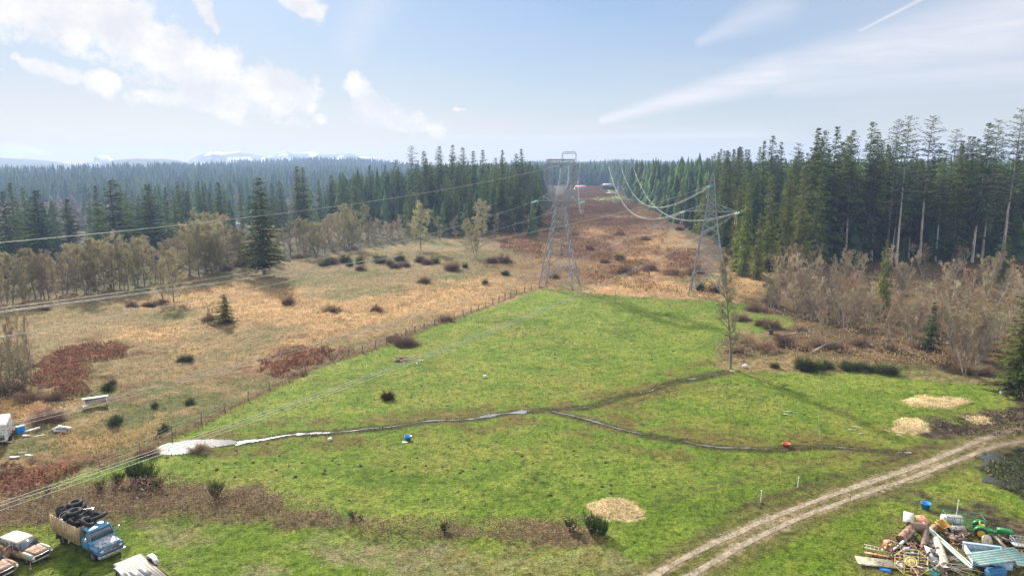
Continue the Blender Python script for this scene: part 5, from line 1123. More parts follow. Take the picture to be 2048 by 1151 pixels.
# stump with roots right of the pasture
p = at1(1542, 668); m = MB()
for k in range(9):
    a = rs.uniform(0, 6.28); e = rs.uniform(.1, 1.2); L = rs.uniform(.8, 1.6); m.tube([(0, 0, .5), (L * .5 * math.cos(a) * math.cos(e), L * .5 * math.sin(a) * math.cos(e), .5 + L * .5 * math.sin(e)), (L * math.cos(a), L * math.sin(a), .5 + L * math.sin(e) * .8)], [.16, .1, .04], 6)
m.tube([(0, 0, -.2), (0, 0, .8)], [.45, .35], 9); o = m.build('tree_stump', material('dark_wood', (.06, .05, .045), (.10, .08, .07), 3, .95)); o.location = p; tag(o, 'dark upturned stump with roots beside the green strip', 'stump')
for u, v, L, a, lb in ((1590, 672, 7, -15, 'fallen grey trunk lying behind the dark stump'), (1640, 700, 6, 35, 'fallen pale log leaning in the thicket margin'), (1663, 692, 4, 5, 'dark log in the weeds of the thicket margin')):
    p = at1(u, v); m = MB(); d = np.array((math.cos(rad(a)), math.sin(rad(a)), .12)) * L / 2; m.tube([-d + (0, 0, .2), (0, 0, .5), d + (0, 0, .6)], [.2, .16, .08], 7)
    for k in range(4): q = d * (k / 4.) + np.array((0, 0, .5)); m.tube([q, q + rs.normal(0, .5, 3) + (0, 0, .8)], [.05, .02], 5)
    o = m.build('fallen_trunk', M_BARKP); o.location = p; tag(o, lb, 'log')
# mole hills: small dark heaps
rs = np.random.RandomState(12); pv = []; pf = []; nn_ = 0
protoM = None
for i in range(70):
    u = rs.uniform(330, 1250); v = rs.uniform(880, 1000) if i % 3 else rs.uniform(900, 960)
    p = at1(u, v); r_ = rs.uniform(.09, .22)
    if protoM is None:
        m = MB(); n = 8; rings = [(1, -.1), (.75, .35), (.35, .6)]; V = [(a * math.cos(6.28 * k / n) * (1 + .15 * math.sin(k * 2.3)), a * math.sin(6.28 * k / n), z) for a, z in rings for k in range(n)] + [(0, 0, .66)]
        F = [(j * n + k, j * n + (k + 1) % n, (j + 1) * n + (k + 1) % n, (j + 1) * n + k) for j in range(2) for k in range(n)] + [(2 * n + k, 2 * n + (k + 1) % n, 3 * n) for k in range(n)]
        m.add(V, F); o = protoM = m.build('molehill', material('dark_soil', (.035, .03, .018), (.06, .05, .03), 6, 1.0))
    else: o = protoM.copy(); COL.objects.link(o)
    o.location = p; o.scale = (r_ * 1.3, r_, r_ * rs.uniform(.7, 1.2)); o.rotation_euler = (0, 0, rs.uniform(0, 6)); tag(o, 'tiny dark molehill in the near pasture', 'molehill', 'molehills of the near pasture')
# ------------------------------------------------------------------ houses and far buildings
M_ALUH = material('pale_roof', (.42, .43, .45), (.34, .35, .36), 2, .8); M_ROOFP = material('pinkish_roof', (.46, .25, .22), (.36, .20, .18), 2, .9); M_ROOFG = material('grey_roof', (.30, .31, .33), (.22, .23, .25), 2, .9); M_WALL = material('pale_siding', (.46, .45, .42), (.40, .39, .36), 2, .85); M_GLS = material('window_glass', (.03, .04, .05), None, rough=.1, spec=.8)
def house(p, L, Wd, hw, hr, rz, roof, label):
    root = empty('house', p, rad(rz), label, 'house'); m = MB(); m.box((0, 0, hw / 2 - .3), (L, Wd, hw + .6)); m.prism([(-Wd / 2, hw), (Wd / 2, hw), (0, hw + hr - .1)], -L / 2 + .01, L / 2 - .01)
    g = m.V[-1]; m.V[-1] = np.stack([g[:, 1], g[:, 0], g[:, 2]], 1); m.build('wall', M_WALL, root)
    m = MB(); s_ = math.hypot(Wd / 2 + .6, hr)
    for sy in (-1, 1): m.box((0, sy * (Wd / 4 + .15), hw + hr / 2 + .05), (L + 1, s_ + .1, .22), (-sy * math.degrees(math.atan2(hr, Wd / 2)), 0, 0))
    rf = m.build('roof', roof, root); m = MB(); m.box((L * .25, .6, hw + hr + .1), (.8, .8, 1.6)); m.box((L * .25, .6, hw + hr + .95), (1, 1, .12)); m.build('chimney', M_WALL, rf)
    for k in range(4):
        m = MB(); x = -L / 2 + L * (k + .5) / 4; m.box((x, -Wd / 2 - .03, hw * .55), (1.5, .08, 1.2)); w_ = m.build('window', M_GLS, root); m = MB()
        for dx in (-.8, .8): m.box((x + dx, -Wd / 2 - .06, hw * .55), (.1, .1, 1.4))
        for dz in (-.65, .65): m.box((x, -Wd / 2 - .062, hw * .55 + dz), (1.5, .1, .1))
        m.build('frame', M_WHITE, w_)
    m = MB(); m.box((L * .05, -Wd / 2 - .05, 1.05), (1.0, .1, 2.1)); m.build('door', M_ROOFG, root); return root
def house_at(u, v, Y, *a): q = atd(u, v, Y); return house((q.x, Y, gz(q.x, Y)), *a)
house_at(1160, 372, 860, 13, 8, 3, 2.5, 8, M_ROOFP, 'low distant house with pinkish roof at the far end of the corridor')
house_at(1216, 366, 930, 12, 8, 3, 2.5, -12, M_ROOFG, 'distant pale house with grey roof beyond the far lawns')
house_at(1222, 390, 740, 8, 4, 1.4, .5, 4, M_ALUH, 'low white building on the far lawn below the distant lone pylon')
house_at(1240, 374, 860, 6, 4, 2.2, 1, 20, M_ALUH, 'small white shed on the right edge of the far lawns')
house_at(282, 470, 330, 12, 8, 9, 3, 12, M_ROOFP, 'house with pink roof showing among trees of the left valley')
house_at(300, 470, 345, 9, 7, 9.5, 3, -30, M_ROOFP, 'second pink roofed house partly hidden by trees in the left valley')
house_at(464, 444, 520, 12, 8, 7, 2, 15, M_WALL, 'white building glimpsed between trees left of the lone ragged fir')
hedge_c = [((.05, .085, .025), .7), ((.035, .06, .02), .3)]
for (u0, v0, u1, v1, lb) in ((1165, 373, 1200, 373, 'clipped dark hedge left on the far lawn'), (1206, 380, 1232, 381, 'clipped dark hedge by the far drive')):
    a, b = at1(u0, v0), at1(u1, v1); ln = band([(a.x, a.y), ((a.x + b.x) / 2, (a.y + b.y) / 2), (b.x, b.y)], 2.5); o = leafmass('hedge', [ln], 5, 6, 1.0, hedge_c, 40, lb, 'hedge'); del o['kind']
# ================================================================== VEHICLES
M_TYRE = material('tyre_rubber', (.018, .018, .018), (.035, .033, .03), 5, .85); M_RIM = material('dull_rim', (.22, .20, .18), (.12, .07, .05), 6, .6)
M_GLASSV = material('vehicle_glass', (.05, .07, .085), (.09, .11, .12), 2, .12, spec=.9); M_CHROME = material('worn_chrome', (.62, .62, .62), (.30, .24, .20), 5, .35, metal=.7); M_DARKM = material('dark_metal', (.035, .033, .032), (.08, .06, .05), 5, .7)
M_BLUEP = material('faded_blue_paint', (.025, .18, .35), (.05, .24, .42), 2.2, .38, c3=(.16, .17, .18), spec=.5); M_HOODP = material('bleached_hood_paint', (.16, .24, .32), (.42, .44, .45), 1.6, .45, lo=.45, hi=.55, c3=(.12, .07, .05))
M_RUST = material('rusted_paint', (.20, .085, .045), (.32, .20, .13), 1.6, .75, c3=(.42, .37, .30), lo=.42, hi=.58); M_ROOFR = material('cream_rusted_roof', (.38, .34, .26), (.46, .42, .34), 1.1, .6, c3=(.30, .15, .08), lo=.3, hi=.6)
M_LAMP = material('headlamp_glass', (.75, .77, .76), None, rough=.1, spec=.9); M_TEALP = material('teal_worn_paint', (.16, .30, .28), (.36, .24, .15), 3, .6, lo=.45, hi=.55)
M_PLANK = material('weathered_plank', (.34, .24, .12), (.50, .39, .22), 1.5, .9, stretch=(4, 4, .6), c3=(.16, .11, .07)); M_DECK = material('bleached_deck', (.36, .32, .26), (.46, .41, .35), 2, .9, stretch=(1, 6, 1), c3=(.34, .26, .19))
def sq(x, w, z0, z1, n=14, p=3.0, lean=0.0):
    """rounded section ring at x: half width w, from z0 to z1"""
    r = []
    for k in range(n):
        a = 2 * math.pi * (k + .5) / n; c, s = math.cos(a), math.sin(a); y = w * math.copysign(abs(c) ** (2 / p), c); z = (z0 + z1) / 2 + (z1 - z0) / 2 * math.copysign(abs(s) ** (2 / p), s)
        r.append((x, y * (1 - lean * (z - z0) / (z1 - z0 + 1e-6)), z))
    return r
def wheel(parent, x, y, R, wd=.24, rimc=None):
    m = MB(); n = 20; V = []; prof = [(R * .62, -wd / 2), (R * .93, -wd / 2), (R, -wd / 3), (R, wd / 3), (R * .93, wd / 2), (R * .62, wd / 2)]
    for r_, yy in prof: V += [(x + r_ * math.cos(6.283 * k / n), y + yy, R + r_ * math.sin(6.283 * k / n)) for k in range(n)]
    F = [(j * n + k, j * n + (k + 1) % n, ((j + 1) % 6) * n + (k + 1) % n, ((j + 1) % 6) * n + k) for j in range(6) for k in range(n)]; m.add(V, F)
    w_ = m.build('wheel', M_TYRE, parent, smooth=True); m = MB(); s_ = 1 if y > 0 else -1
    m.tube([(x, y - s_ * wd * .3, R), (x, y + s_ * wd * .18, R)], R * .63, 18); m.tube([(x, y + s_ * wd * .18, R), (x, y + s_ * wd * .34, R)], [R * .24, R * .18], 10); m.build('rim', rimc or M_RIM, w_)
# --- stake bed truck loaded with tyres
fr, rr2 = at1(187, 1121), at1(128, 1088); hd = Vector((fr.x - rr2.x, fr.y - rr2.y, 0)); wb = hd.length; hd.normalize(); rt = Vector((hd.y, -hd.x, 0)); mid = (fr + rr2) / 2 - rt * 1.0
truck = empty('truck', (mid.x, mid.y, gz(mid.x, mid.y)), math.atan2(hd.y, hd.x), 'old blue truck with tall plank sided bed heaped with black tyres', 'truck')
hw_ = wb / 2
for x in (hw_, -hw_):
    for s_ in (-1, 1): wheel(truck, x, s_ * .98, .48, .27)
m = MB()
for s_ in (-1, 1): m.box((-.3, s_ * .45, .72), (7.2, .12, .2))
for x in (-3.2, -1.6, 0, 1.4, 3.0): m.box((x, 0, .70), (.12, 1.0, .16))
m.tube([(-hw_, -.95, .48), (-hw_, .95, .48)], .09, 8); m.tube([(hw_, -.95, .48), (hw_, .95, .48)], .07, 8); m.box((-.9, -.75, .65), (1.0, .4, .4)); m.build('chassis', M_DARKM, truck)
x0c, x1c = hw_ - 1.75, hw_ - .25     # cab
m = MB(); m.loft([sq(x0c, 1.0, .62, 1.62, p=6), sq(x0c + .2, 1.04, .6, 1.66, p=6), sq(x1c, 1.05, .6, 1.64, p=6), sq(x1c + .15, 1.02, .62, 1.58, p=6)]); m.build('cab', M_BLUEP, truck, smooth=False, bevel=.02)
m = MB(); zr = 2.28
for x, w, xt in ((x0c + .06, .94, x0c + .12), (x1c + .05, .96, x1c - .35)):
    for s_ in (-1, 1): m.bar((x, s_ * w, 1.6), (xt, s_ * (w - .12), zr), .11)
m.bar((x0c + .75, -.97, 1.6), (x0c + .72, -.84, zr), .08); m.bar((x0c + .75, .97, 1.6), (x0c + .72, .84, zr), .08)
m.loft([sq(x0c + .02, .84, zr - .04, zr + .06, p=5), sq(x0c + .2, .90, zr - .05, zr + .12, p=4), sq(x1c - .5, .90, zr - .05, zr + .13, p=4), sq(x1c - .26, .86, zr - .06, zr + .05, p=5)]); cabr = m.build('cab_roof', M_BLUEP, truck)
m = MB(); m.add([(x1c + .06, -.9, 1.63), (x1c + .06, .9, 1.63), (x1c - .33, .80, zr - .03), (x1c - .33, -.80, zr - .03), (x1c + .02, -.9, 1.63), (x1c + .02, .9, 1.63), (x1c - .37, .80, zr - .03), (x1c - .37, -.80, zr - .03)], [(0, 1, 2, 3), (7, 6, 5, 4), (0, 4, 5, 1), (3, 2, 6, 7)]); m.build('windshield', M_GLASSV, truck)
for s_ in (-1, 1):
    m = MB(); m.add([(x0c + .80, s_ * .97, 1.64), (x1c - .06, s_ * .97, 1.64), (x1c - .4, s_ * .85, zr - .06), (x0c + .76, s_ * .85, zr - .06), (x0c + .80, s_ * .94, 1.64), (x1c - .06, s_ * .94, 1.64), (x1c - .4, s_ * .82, zr - .06), (x0c + .76, s_ * .82, zr - .06)], [(0, 1, 2, 3), (7, 6, 5, 4)]); m.build('side_window', M_GLASSV, truck)
m = MB(); m.box((x0c + .05, 0, 1.95), (.03, 1.5, .4)); m.build('rear_window', M_GLASSV, truck)
xf = hw_ + 1.0
m = MB(); m.loft([sq(x1c + .05, .86, .9, 1.60, p=6), sq(x1c + .5, .84, .9, 1.55, p=5), sq(xf - .15, .80, .9, 1.40, p=5), sq(xf - .04, .78, .92, 1.34, p=5)]); m.build('hood', M_HOODP, truck)
m = MB()
for s_ in (-1, 1):
    ring = lambda x, z1, w=.18: [(x, s_ * (.9 + dy), z) for dy, z in ((-w, z1), (w * .6, z1), (w, z1 - .1), (w, z1 - .42), (-w, z1 - .42))]
    m.loft([ring(x1c, 1.30), ring(hw_ - .5, 1.26), ring(hw_, 1.24), ring(hw_ + .55, 1.22), ring(xf - .1, 1.18)]); 
m.box((xf - .05, 0, .78), (.10, 2.04, .26)); m.box((xf - .06, 0, 1.22), (.08, 2.0, .09)); m.build('fender', M_BLUEP, truck)
m = MB(); m.box((xf, 0, 1.03), (.06, 1.9, .27))
gr = m.build('grille', M_DARKM, truck); m = MB()
for z in (.93, .98, 1.03, 1.08, 1.13): m.box((xf + .035, 0, z), (.02, 1.25, .014))
m.box((xf + .045, 0, 1.03), (.02, .26, .07)); m.build('grille_bar', M_CHROME, gr)
m = MB()
for z, yy, dy, dz in ((1.165, 0, 1.92, .03), (.895, 0, 1.92, .03)): m.box((xf + .04, yy, z), (.03, dy, dz))
for s_ in (-1, 1): m.box((xf + .04, s_ * .95, 1.03), (.03, .03, .27))
m.build('grille_frame', M_CHROME, truck)
for s_ in (-1, 1): m = MB(); m.box((xf + .05, s_ * .76, 1.03), (.05, .24, .16)); m.build('headlight', M_LAMP, truck, bevel=.02)
m = MB(); m.box((xf + .18, 0, .60), (.12, 2.15, .24)); 
for s_ in (-1, 1): m.box((xf + .05, s_ * 1.06, .60), (.30, .06, .2))
m.build('bumper', M_CHROME, truck, bevel=.02)
for s_ in (-1, 1): m = MB(); m.bar((x1c - .1, s_ * 1.0, 1.75), (x1c + .05, s_ * 1.35, 1.85), .03); m.box((x1c + .05, s_ * 1.38, 1.9), (.06, .16, .36)); m.build('mirror', M_CHROME, truck, bevel=.01)
for s_ in (-1, 1): m = MB(); m.box((x0c + .76, s_ * 1.06, 1.25), (.9, .03, .7)); d_ = m.build('door', M_BLUEP, truck, bevel=.01); m = MB(); m.box((x0c + .5, s_ * 1.085, 1.42), (.16, .02, .04)); m.build('handle', M_CHROME, d_)
m = MB(); m.box((-hw_ + 1.2, 0, 1.0), (.1, .1, .1))
bx0, bx1, bw, bz0, bz1 = -hw_ - 1.5, x0c - .12, 1.2, 1.05, 2.45
m = MB(); m.box(((bx0 + bx1) / 2, 0, bz0 - .06), (bx1 - bx0, 2 * bw, .14)); m.build('bed_floor', M_PLANK, truck)
m = MB(); npl = 11
for s_ in (-1, 1):
    for k in range(npl):
        x = bx0 + (bx1 - bx0) * (k + .5) / npl; m.box((x, s_ * (bw + .0), (bz0 + bz1) / 2 + random.uniform(-.04, .04)), ((bx1 - bx0) / npl - .035, .05, bz1 - bz0))
    m.box(((bx0 + bx1) / 2, s_ * (bw - .06), bz1 - .12), (bx1 - bx0, .06, .12)); m.box(((bx0 + bx1) / 2, s_ * (bw - .06), bz0 + .5), (bx1 - bx0, .06, .12))
for k in range(6):
    y = -bw + 2 * bw * (k + .5) / 6
    for x in (bx0, bx1): m.box((x, y, (bz0 + bz1) / 2 + random.uniform(-.03, .03)), (.05, 2 * bw / 6 - .03, bz1 - bz0))
m.build('plank_side', M_PLANK, truck)
for s_ in (-1, 1): m = MB(); m.box((-hw_ - .75, s_ * .98, .62), (.03, .5, .55)); m.build('mud_flap', M_DARKM, truck)
# tyres and junk riding on the bed
T = Matrix.Translation(truck.location) @ Matrix.Rotation(math.atan2(hd.y, hd.x), 4, 'Z')
def worn_tyre(R=.36, r=.12):
    m = MB(); m.torus((0, 0, 0), R, r, n=22, m=8); 
    for k in range(22): a = 6.283 * k / 22; m.box(((R + r) * math.cos(a), (R + r) * math.sin(a), 0), (.02, .06, r * 1.3), (0, 0, math.degrees(a)))
    o = m.build('tyre', M_TYRE, smooth=False); return o
ty0 = worn_tyre(); first = True; rs = np.random.RandomState(8); nT = 0
def put_tyre(loc, rot, sc, label, group=None):
    global first
    o = ty0 if first else ty0.copy()
    if not first: COL.objects.link(o)
    first = False; o.location = loc; o.rotation_euler = rot; o.scale = (sc, sc, sc); return tag(o, label, 'tyre', group)
for i in range(64):
    lx = bx0 + .45 + (bx1 - bx0 - .9) * rs.rand(); ly = rs.uniform(-bw + .42, bw - .42); top = 2.42 + .32 * (1 - (ly / bw) ** 2) * rs.rand(); lz = top - (i % 2) * .22
    put_tyre(T @ Vector((lx, ly, lz)), (rs.normal(0, .5), rs.normal(0, .5), rs.uniform(0, 6)), rs.uniform(.85, 1.25), 'worn black tyre in the heap on the truck bed', 'tyres heaped on the truck bed')
for lx, ly, lz, lb in ((bx0 + .9, .5, 3.02, 'big tyre on top at the rear of the truck load'), (-1.6, -.25, 2.92, 'tyre lying flat with grey face in the middle of the truck load'), (bx1 + .1, -.3, 2.66, 'tyre lying over the front wall of the truck bed above the cab'), (bx1 - .05, .75, 2.68, 'second tyre over the front wall of the truck bed, on the far side')):
    put_tyre(T @ Vector((lx, ly, lz)), (rs.normal(0, .2), rs.normal(0, .2), 0), 1.3, lb)
m = MB(); P_ = [(0, 0, 0), (.9, .1, .2), (1.1, .7, .15), (.2, .6, .1)]
for a, b_ in ((0, 1), (1, 2), (2, 3), (3, 0), (0, 2)): m.bar(P_[a], P_[b_], .045)
m.bar((.45, .05, .1), (.6, .65, .45), .04); o = m.build('scrap_rack', M_CHROME); o.location = T @ Vector((-.9, -.2, 2.8)); o.rotation_euler = (.2, .2, .6); tag(o, 'bent pale metal frame among the tyres of the truck load', 'scrap')
for i, (lx, ly) in enumerate(((-2.2, -.75), (-1.7, -.85))):
    m = MB(); m.torus((0, 0, 0), .42, .022, (25, 10, 0), 24, 5); o = m.build('wheel_hoop', M_CHROME); o.location = T @ Vector((lx, ly, 2.62)); tag(o, 'thin pale hoop, %s of two on the truck load' % ('rear one', 'front one')[i], 'hoop')
m = MB(); 
for k in range(6): m.tube([(0, 0, 0), (.5, .2 * k / 6, .12), (1.1, .4 - .1 * k, .05)], .02, 5)
o = m.build('tube_scrap', M_CHROME); o.location = T @ Vector((-1.9, -.7, 2.6)); tag(o, 'tangle of thin pale tubes beside the hoops on the truck', 'scrap')
# --- two rusty 1950s wagons
def old_car(pos, rz, label, hoodmat, roofmat, open_door):
    root = empty('car', pos, rz, label, 'car'); L2 = 2.35
    for x in (1.45, -1.45):
        for s_ in (-1, 1): wheel(root, x, s_ * .74, .34, .19)
    m = MB(); m.loft([sq(-L2, .74, .52, .88, p=4), sq(-L2 + .25, .86, .38, 1.0, p=4), sq(-1.2, .92, .34, 1.04, p=5), sq(.4, .92, .34, 1.04, p=5), sq(1.0, .84, .34, 1.02, p=5), sq(2.0, .74, .36, .92, p=4), sq(2.22, .70, .42, .84, p=4)]); m.build('body', M_RUST, root, smooth=True)
    m = MB()
    for s_ in (-1, 1):
        rg = lambda x, w, z0, z1: [(x, s_ * .76 + y, z) for _, y, z in sq(x, w, z0, z1, 12, 2.6)]
        m.loft([rg(.55, .10, .60, .98), rg(1.0, .17, .52, 1.03), rg(1.5, .19, .50, 1.03), rg(2.0, .18, .50, .99), rg(2.3, .15, .56, .93)])
    m.build('fender', M_TEALP if open_door else M_RUST, root, smooth=True)
    m = MB(); m.loft([sq(.82, .62, .9, 1.10, 12, 4), sq(1.3, .60, .88, 1.11, 12, 4), sq(1.9, .54, .82, 1.02, 12, 4), sq(2.22, .48, .74, .90, 12, 4)]); m.build('hood', hoodmat, root, smooth=True)
    m = MB(); z1 = 1.57
    m.loft([sq(-L2 + .28, .60, z1 - .10, z1 + .0, 14, 4), sq(-L2 + .6, .70, z1 - .10, z1 + .07, 14, 4), sq(-.6, .72, z1 - .10, z1 + .11, 14, 4), sq(.15, .70, z1 - .10, z1 + .07, 14, 4), sq(.38, .62, z1 - .10, z1 - .02, 14, 4)]); m.build('roof', roofmat, root, smooth=True)
    m = MB()
    for x, xt in ((.80, .32), (-.15, -.2), (-1.0, -1.05), (-L2 + .12, -L2 + .4)):
        for s_ in (-1, 1): m.bar((x, s_ * .80, 1.0), (xt, s_ * .66, z1 - .04), .09)
    m.bar((.82, -.72, 1.02), (.82, .72, 1.02), .05); m.build('pillar', M_RUST, root)
    m = MB(); m.add([(.84, -.72, 1.03), (.90, 0, 1.04), (.84, .72, 1.03), (.36, .60, z1 - .04), (.42, 0, z1 - .03), (.36, -.60, z1 - .04)], [(0, 1, 4, 5), (1, 2, 3, 4)]); ws = m.build('windshield', M_GLASSV, root); sm = ws.modifiers.new('solid', 'SOLIDIFY'); sm.thickness = .02
    for s_ in (-1, 1):
        for xa, xb in ((-.1, .68), (-1.0, -.22), (-L2 + .3, -1.12)):
            m = MB(); m.box(((xa + xb) / 2, s_ * .745, 1.28), (xb - xa, .02, .40), (s_ * 16, 0, 0)); m.build('side_window', M_GLASSV, root)
    m = MB(); m.box((2.23, 0, .66), (.05, 1.1, .26)); m.build('grille', M_DARKM, root)
    for z, ww, nm in ((.80, 1.36, 'grille_bar'), (.46, 1.66, 'bumper')):
        m = MB(); m.tube([(2.16, -ww / 2, z), (2.30, -ww / 3, z), (2.34, 0, z), (2.30, ww / 3, z), (2.16, ww / 2, z)], .035 if z > .6 else .06, 8); m.build(nm, M_CHROME, root, smooth=True)
    for s_ in (-1, 1):
        m = MB(); m.tube([(2.24, s_ * .76, .76), (2.37, s_ * .76, .76)], [.14, .12], 14); hl = m.build('headlight', M_CHROME, root); m = MB(); m.tube([(2.37, s_ * .76, .76), (2.40, s_ * .76, .76)], [.11, .06], 14); m.build('lens', M_LAMP, hl)
    if open_door:
        m = MB(); m.box((-.05, -1.30, .86), (.10, .95, .62), (0, 0, 25)); m.box((-.05, -1.30, 1.32), (.06, .85, .30), (0, 0, 25)); m.build('open_door', M_RUST, root, bevel=.02)
        m = MB(); m.bar((2.1, -.9, .45), (2.25, -1.05, .0), .05); m.box((2.28, -1.06, .03), (.2, .12, .04)); m.build('hanging_strip', M_CHROME, root)
    return root
c1 = at1(87, 1124); hc = math.atan2(-.40, .92)
p = c1 + Vector((-math.cos(hc) * 2.3, -math.sin(hc) * 2.3, 0)); old_car((p.x, p.y, gz(p.x, p.y)), hc, 'rusty old wagon with cream roof and one door hanging open, next to the blue truck', M_RUST, M_ROOFR, True)
c2 = at1(16, 1157); p = c2 + Vector((-math.cos(hc) * 2.3, -math.sin(hc) * 2.3, 0)); old_car((p.x, p.y, gz(p.x, p.y)), hc, 'rusty brown old car at the left border, farthest from the blue truck', M_RUST, M_RUST, False)
# --- flatbed trailer
q0, q1, q2 = at1(229, 1142), at1(282, 1121), at1(340, 1152); ax = Vector((q1.x - q0.x, q1.y - q0.y, 0)); wT = ax.length * .97; ax.normalize(); ln = Vector((q2.x - q1.x, q2.y - q1.y, 0)).normalized(); ln = Vector((ax.y, -ax.x, 0)) if ln.dot(Vector((ax.y, -ax.x, 0))) > 0 else Vector((-ax.y, ax.x, 0))
oT = q0 * .5 + q1 * .5 - ln * .0; az_ = math.atan2(ln.y, ln.x); oT = oT + ln * .4
tl = empty('flatbed_trailer', (oT.x, oT.y, gz(oT.x, oT.y)), az_, 'flat trailer with bleached plank deck at the bottom border, right of the old cars', 'trailer')
m = MB(); 
for k in range(9): y = -wT / 2 + wT * (k + .5) / 9; m.box((2.2, y, .62 + random.uniform(-.008, .008)), (5.2 + random.uniform(-.08, .08), wT / 9 - .02, .05))
m.build('deck', M_DECK, tl)
m = MB()
for s_ in (-1, 1): m.box((2.2, s_ * (wT / 2 + .05), .56), (5.2, .08, .14))
m.box((-.42, 0, .56), (.08, wT, .14)); m.box((4.8, 0, .56), (.08, wT, .14)); m.build('frame_rail', M_DARKM, tl)
for s_ in (-1, 1):
    m = MB(); pr = [(.5, .58), (.62, .86), (1.0, 1.0), (1.7, 1.0), (2.05, .86), (2.15, .58), (2.08, .58), (1.98, .80), (1.68, .93), (1.02, .93), (.68, .80), (.57, .58)]
    y0_ = s_ * (wT / 2 + .10); m.prism([(x, z) for x, z in pr], min(y0_, y0_ + s_ * .34), max(y0_, y0_ + s_ * .34)); m.build('mudguard', M_CHROME, tl, bevel=.01)
    for x in (.98, 1.68): wheel(tl, x, s_ * (wT / 2 + .26), .32, .2)
for k, (dx, dy) in enumerate(((1.6, .1), (1.5, -.55))):
    m = MB(); m.box((0, 0, .04), (1.5, .42, .05)); m.box((0, 0, .075), (1.4, .34, .02)); o = m.build('metal_ramp', material('slate_grey_metal', (.16, .20, .24), (.24, .28, .31), 3, .5)); c_ = Matrix.Translation(tl.location) @ Matrix.Rotation(az_, 4, 'Z') @ Vector((dx + 1.0, dy, .65)); o.location = c_; o.rotation_euler = (0, 0, az_); tag(o, 'dark grey ramp lying on the plank deck, %s of two' % ('farther', 'nearer')[k], 'ramp')
# --- white trailer, barrels and shelter in the left field
p = at1(2, 880); wt_ = empty('enclosed_trailer', (p.x, p.y, p.z), rad(-62), 'white enclosed trailer cut by the left border', 'trailer')
m = MB(); m.loft([[(x, y, z) for x, y, z in sq(xx, .98, .45, 2.55, 16, 9)] for xx in (-2.0, -1.9, 1.9, 2.0)]); m.build('body', M_WHITE, wt_, bevel=.05)
for x in (-.4, .4):
    for s_ in (-1, 1): wheel(wt_, x, s_ * 1.0, .32, .2)
m = MB()
for z in (1.15, 1.5, 1.85, 2.2): m.box((0, 1.0, z), (3.6, .03, .03)); m.box((2.01, 0, z), (.03, 1.7, .03))
m.build('trim', M_DARKM, wt_); m = MB(); m.box((2.02, .3, .95), (.05, .7, .6)); m.build('window', M_GLASSV, wt_); m = MB(); m.bar((2, 0, .5), (3.1, 0, .5), .1); m.build('drawbar', M_DARKM, wt_)
for i, (u, v) in enumerate(((37, 866), (45, 864))):
    p = at1(u, v); m = MB(); m.tube([(0, 0, 0), (0, 0, .25), (0, 0, .3), (0, 0, .6), (0, 0, .65), (0, 0, .9)], [.29, .29, .31, .31, .29, .29], 18); m.tube([(.12, 0, .9), (.12, 0, .93)], .05, 8); o = m.build('barrel', M_BLUE); o.location = p; tag(o, 'blue plastic barrel, %s of the pair by the white trailer' % ('left', 'right')[i], 'barrel')
for i, (u, v) in enumerate(((15, 868), (29, 866))):
    p = at1(u, v); m = MB(); m.loft([[(.26 * math.sin(f) * math.cos(a), .26 * math.sin(f) * math.sin(a), .28 - .26 * math.cos(f)) for a in np.linspace(0, 6.283, 13)[:-1]] for f in np.linspace(.15, 3.0, 8)]); m.tube([(0, 0, .53), (0, 0, .6)], .06, 8); o = m.build('float_ball', M_RED, smooth=True); o.location = p; tag(o, 'red round float, %s of the two near the blue barrels' % ('touching the trailer', 'nearest the barrels')[i], 'float')
def sheet(u, v, L, Wd, rz, tx, ty, mat, name, label, cat, ribs=0, lift=.15, th=.05):
    p = at1(u, v); m = MB()
    if ribs:
        n = ribs * 4 + 1; xs = np.linspace(-Wd / 2, Wd / 2, n); zz = [(0, .045, .045, 0)[k % 4] for k in range(n)]
        up = [(x, z + th / 2) for x, z in zip(xs, zz)]; dn = [(x, z) for x, z in zip(xs, zz)]; V = [(-L / 2, x, z) for x, z in up] + [(L / 2, x, z) for x, z in up] + [(-L / 2, x, z) for x, z in dn] + [(L / 2, x, z) for x, z in dn]
        F = [(k, k + 1, n + k + 1, n + k) for k in range(n - 1)] + [(2 * n + k + 1, 2 * n + k, 3 * n + k, 3 * n + k + 1) for k in range(n - 1)] + [(k + 1, k, 2 * n + k, 2 * n + k + 1) for k in range(n - 1)] + [(n + k, n + k + 1, 3 * n + k + 1, 3 * n + k) for k in range(n - 1)]
        m.add(V, F)
    else:
        m.box((0, 0, 0), (L, Wd, th)); m.box((0, 0, th * .6), (L * .96, Wd * .9, th * .3))
    o = m.build(name, mat); o.location = p + Vector((0, 0, lift)); o.rotation_euler = (rad(tx), rad(ty), rad(rz)); return tag(o, label, cat)
M_ALU = material('pale_sheet_metal', (.46, .47, .48), (.34, .34, .34), 2, .6, metal=.15, c3=(.24, .18, .13)); M_CREAM = material('cream_sheet', (.54, .49, .38), (.44, .38, .27), 2, .75, c3=(.26, .20, .13)); M_TEAL = material('teal_roof_sheet', (.14, .27, .26), (.22, .36, .33), 1.2, .55, c3=(.26, .22, .17)); M_YEL = material('chipped_yellow', (.52, .43, .12), (.60, .52, .20), 4, .6, c3=(.28, .16, .08))
M_ORG = material('faded_orange', (.52, .14, .06), (.60, .34, .24), 3, .7, lo=.45, hi=.55); M_BRN = material('brown_sheet', (.14, .095, .07), (.21, .145, .105), 2.5, .8); M_GREYW = material('grey_wood', (.44, .39, .32), (.34, .29, .23), 2, .9, stretch=(1, 5, 1)); M_LBLUE = material('light_blue_paint', (.24, .42, .58), (.36, .52, .62), 2, .45, c3=(.55, .62, .66)); M_GREENP = material('tractor_green', (.012, .17, .045), (.02, .23, .06), 3, .4, spec=.5)
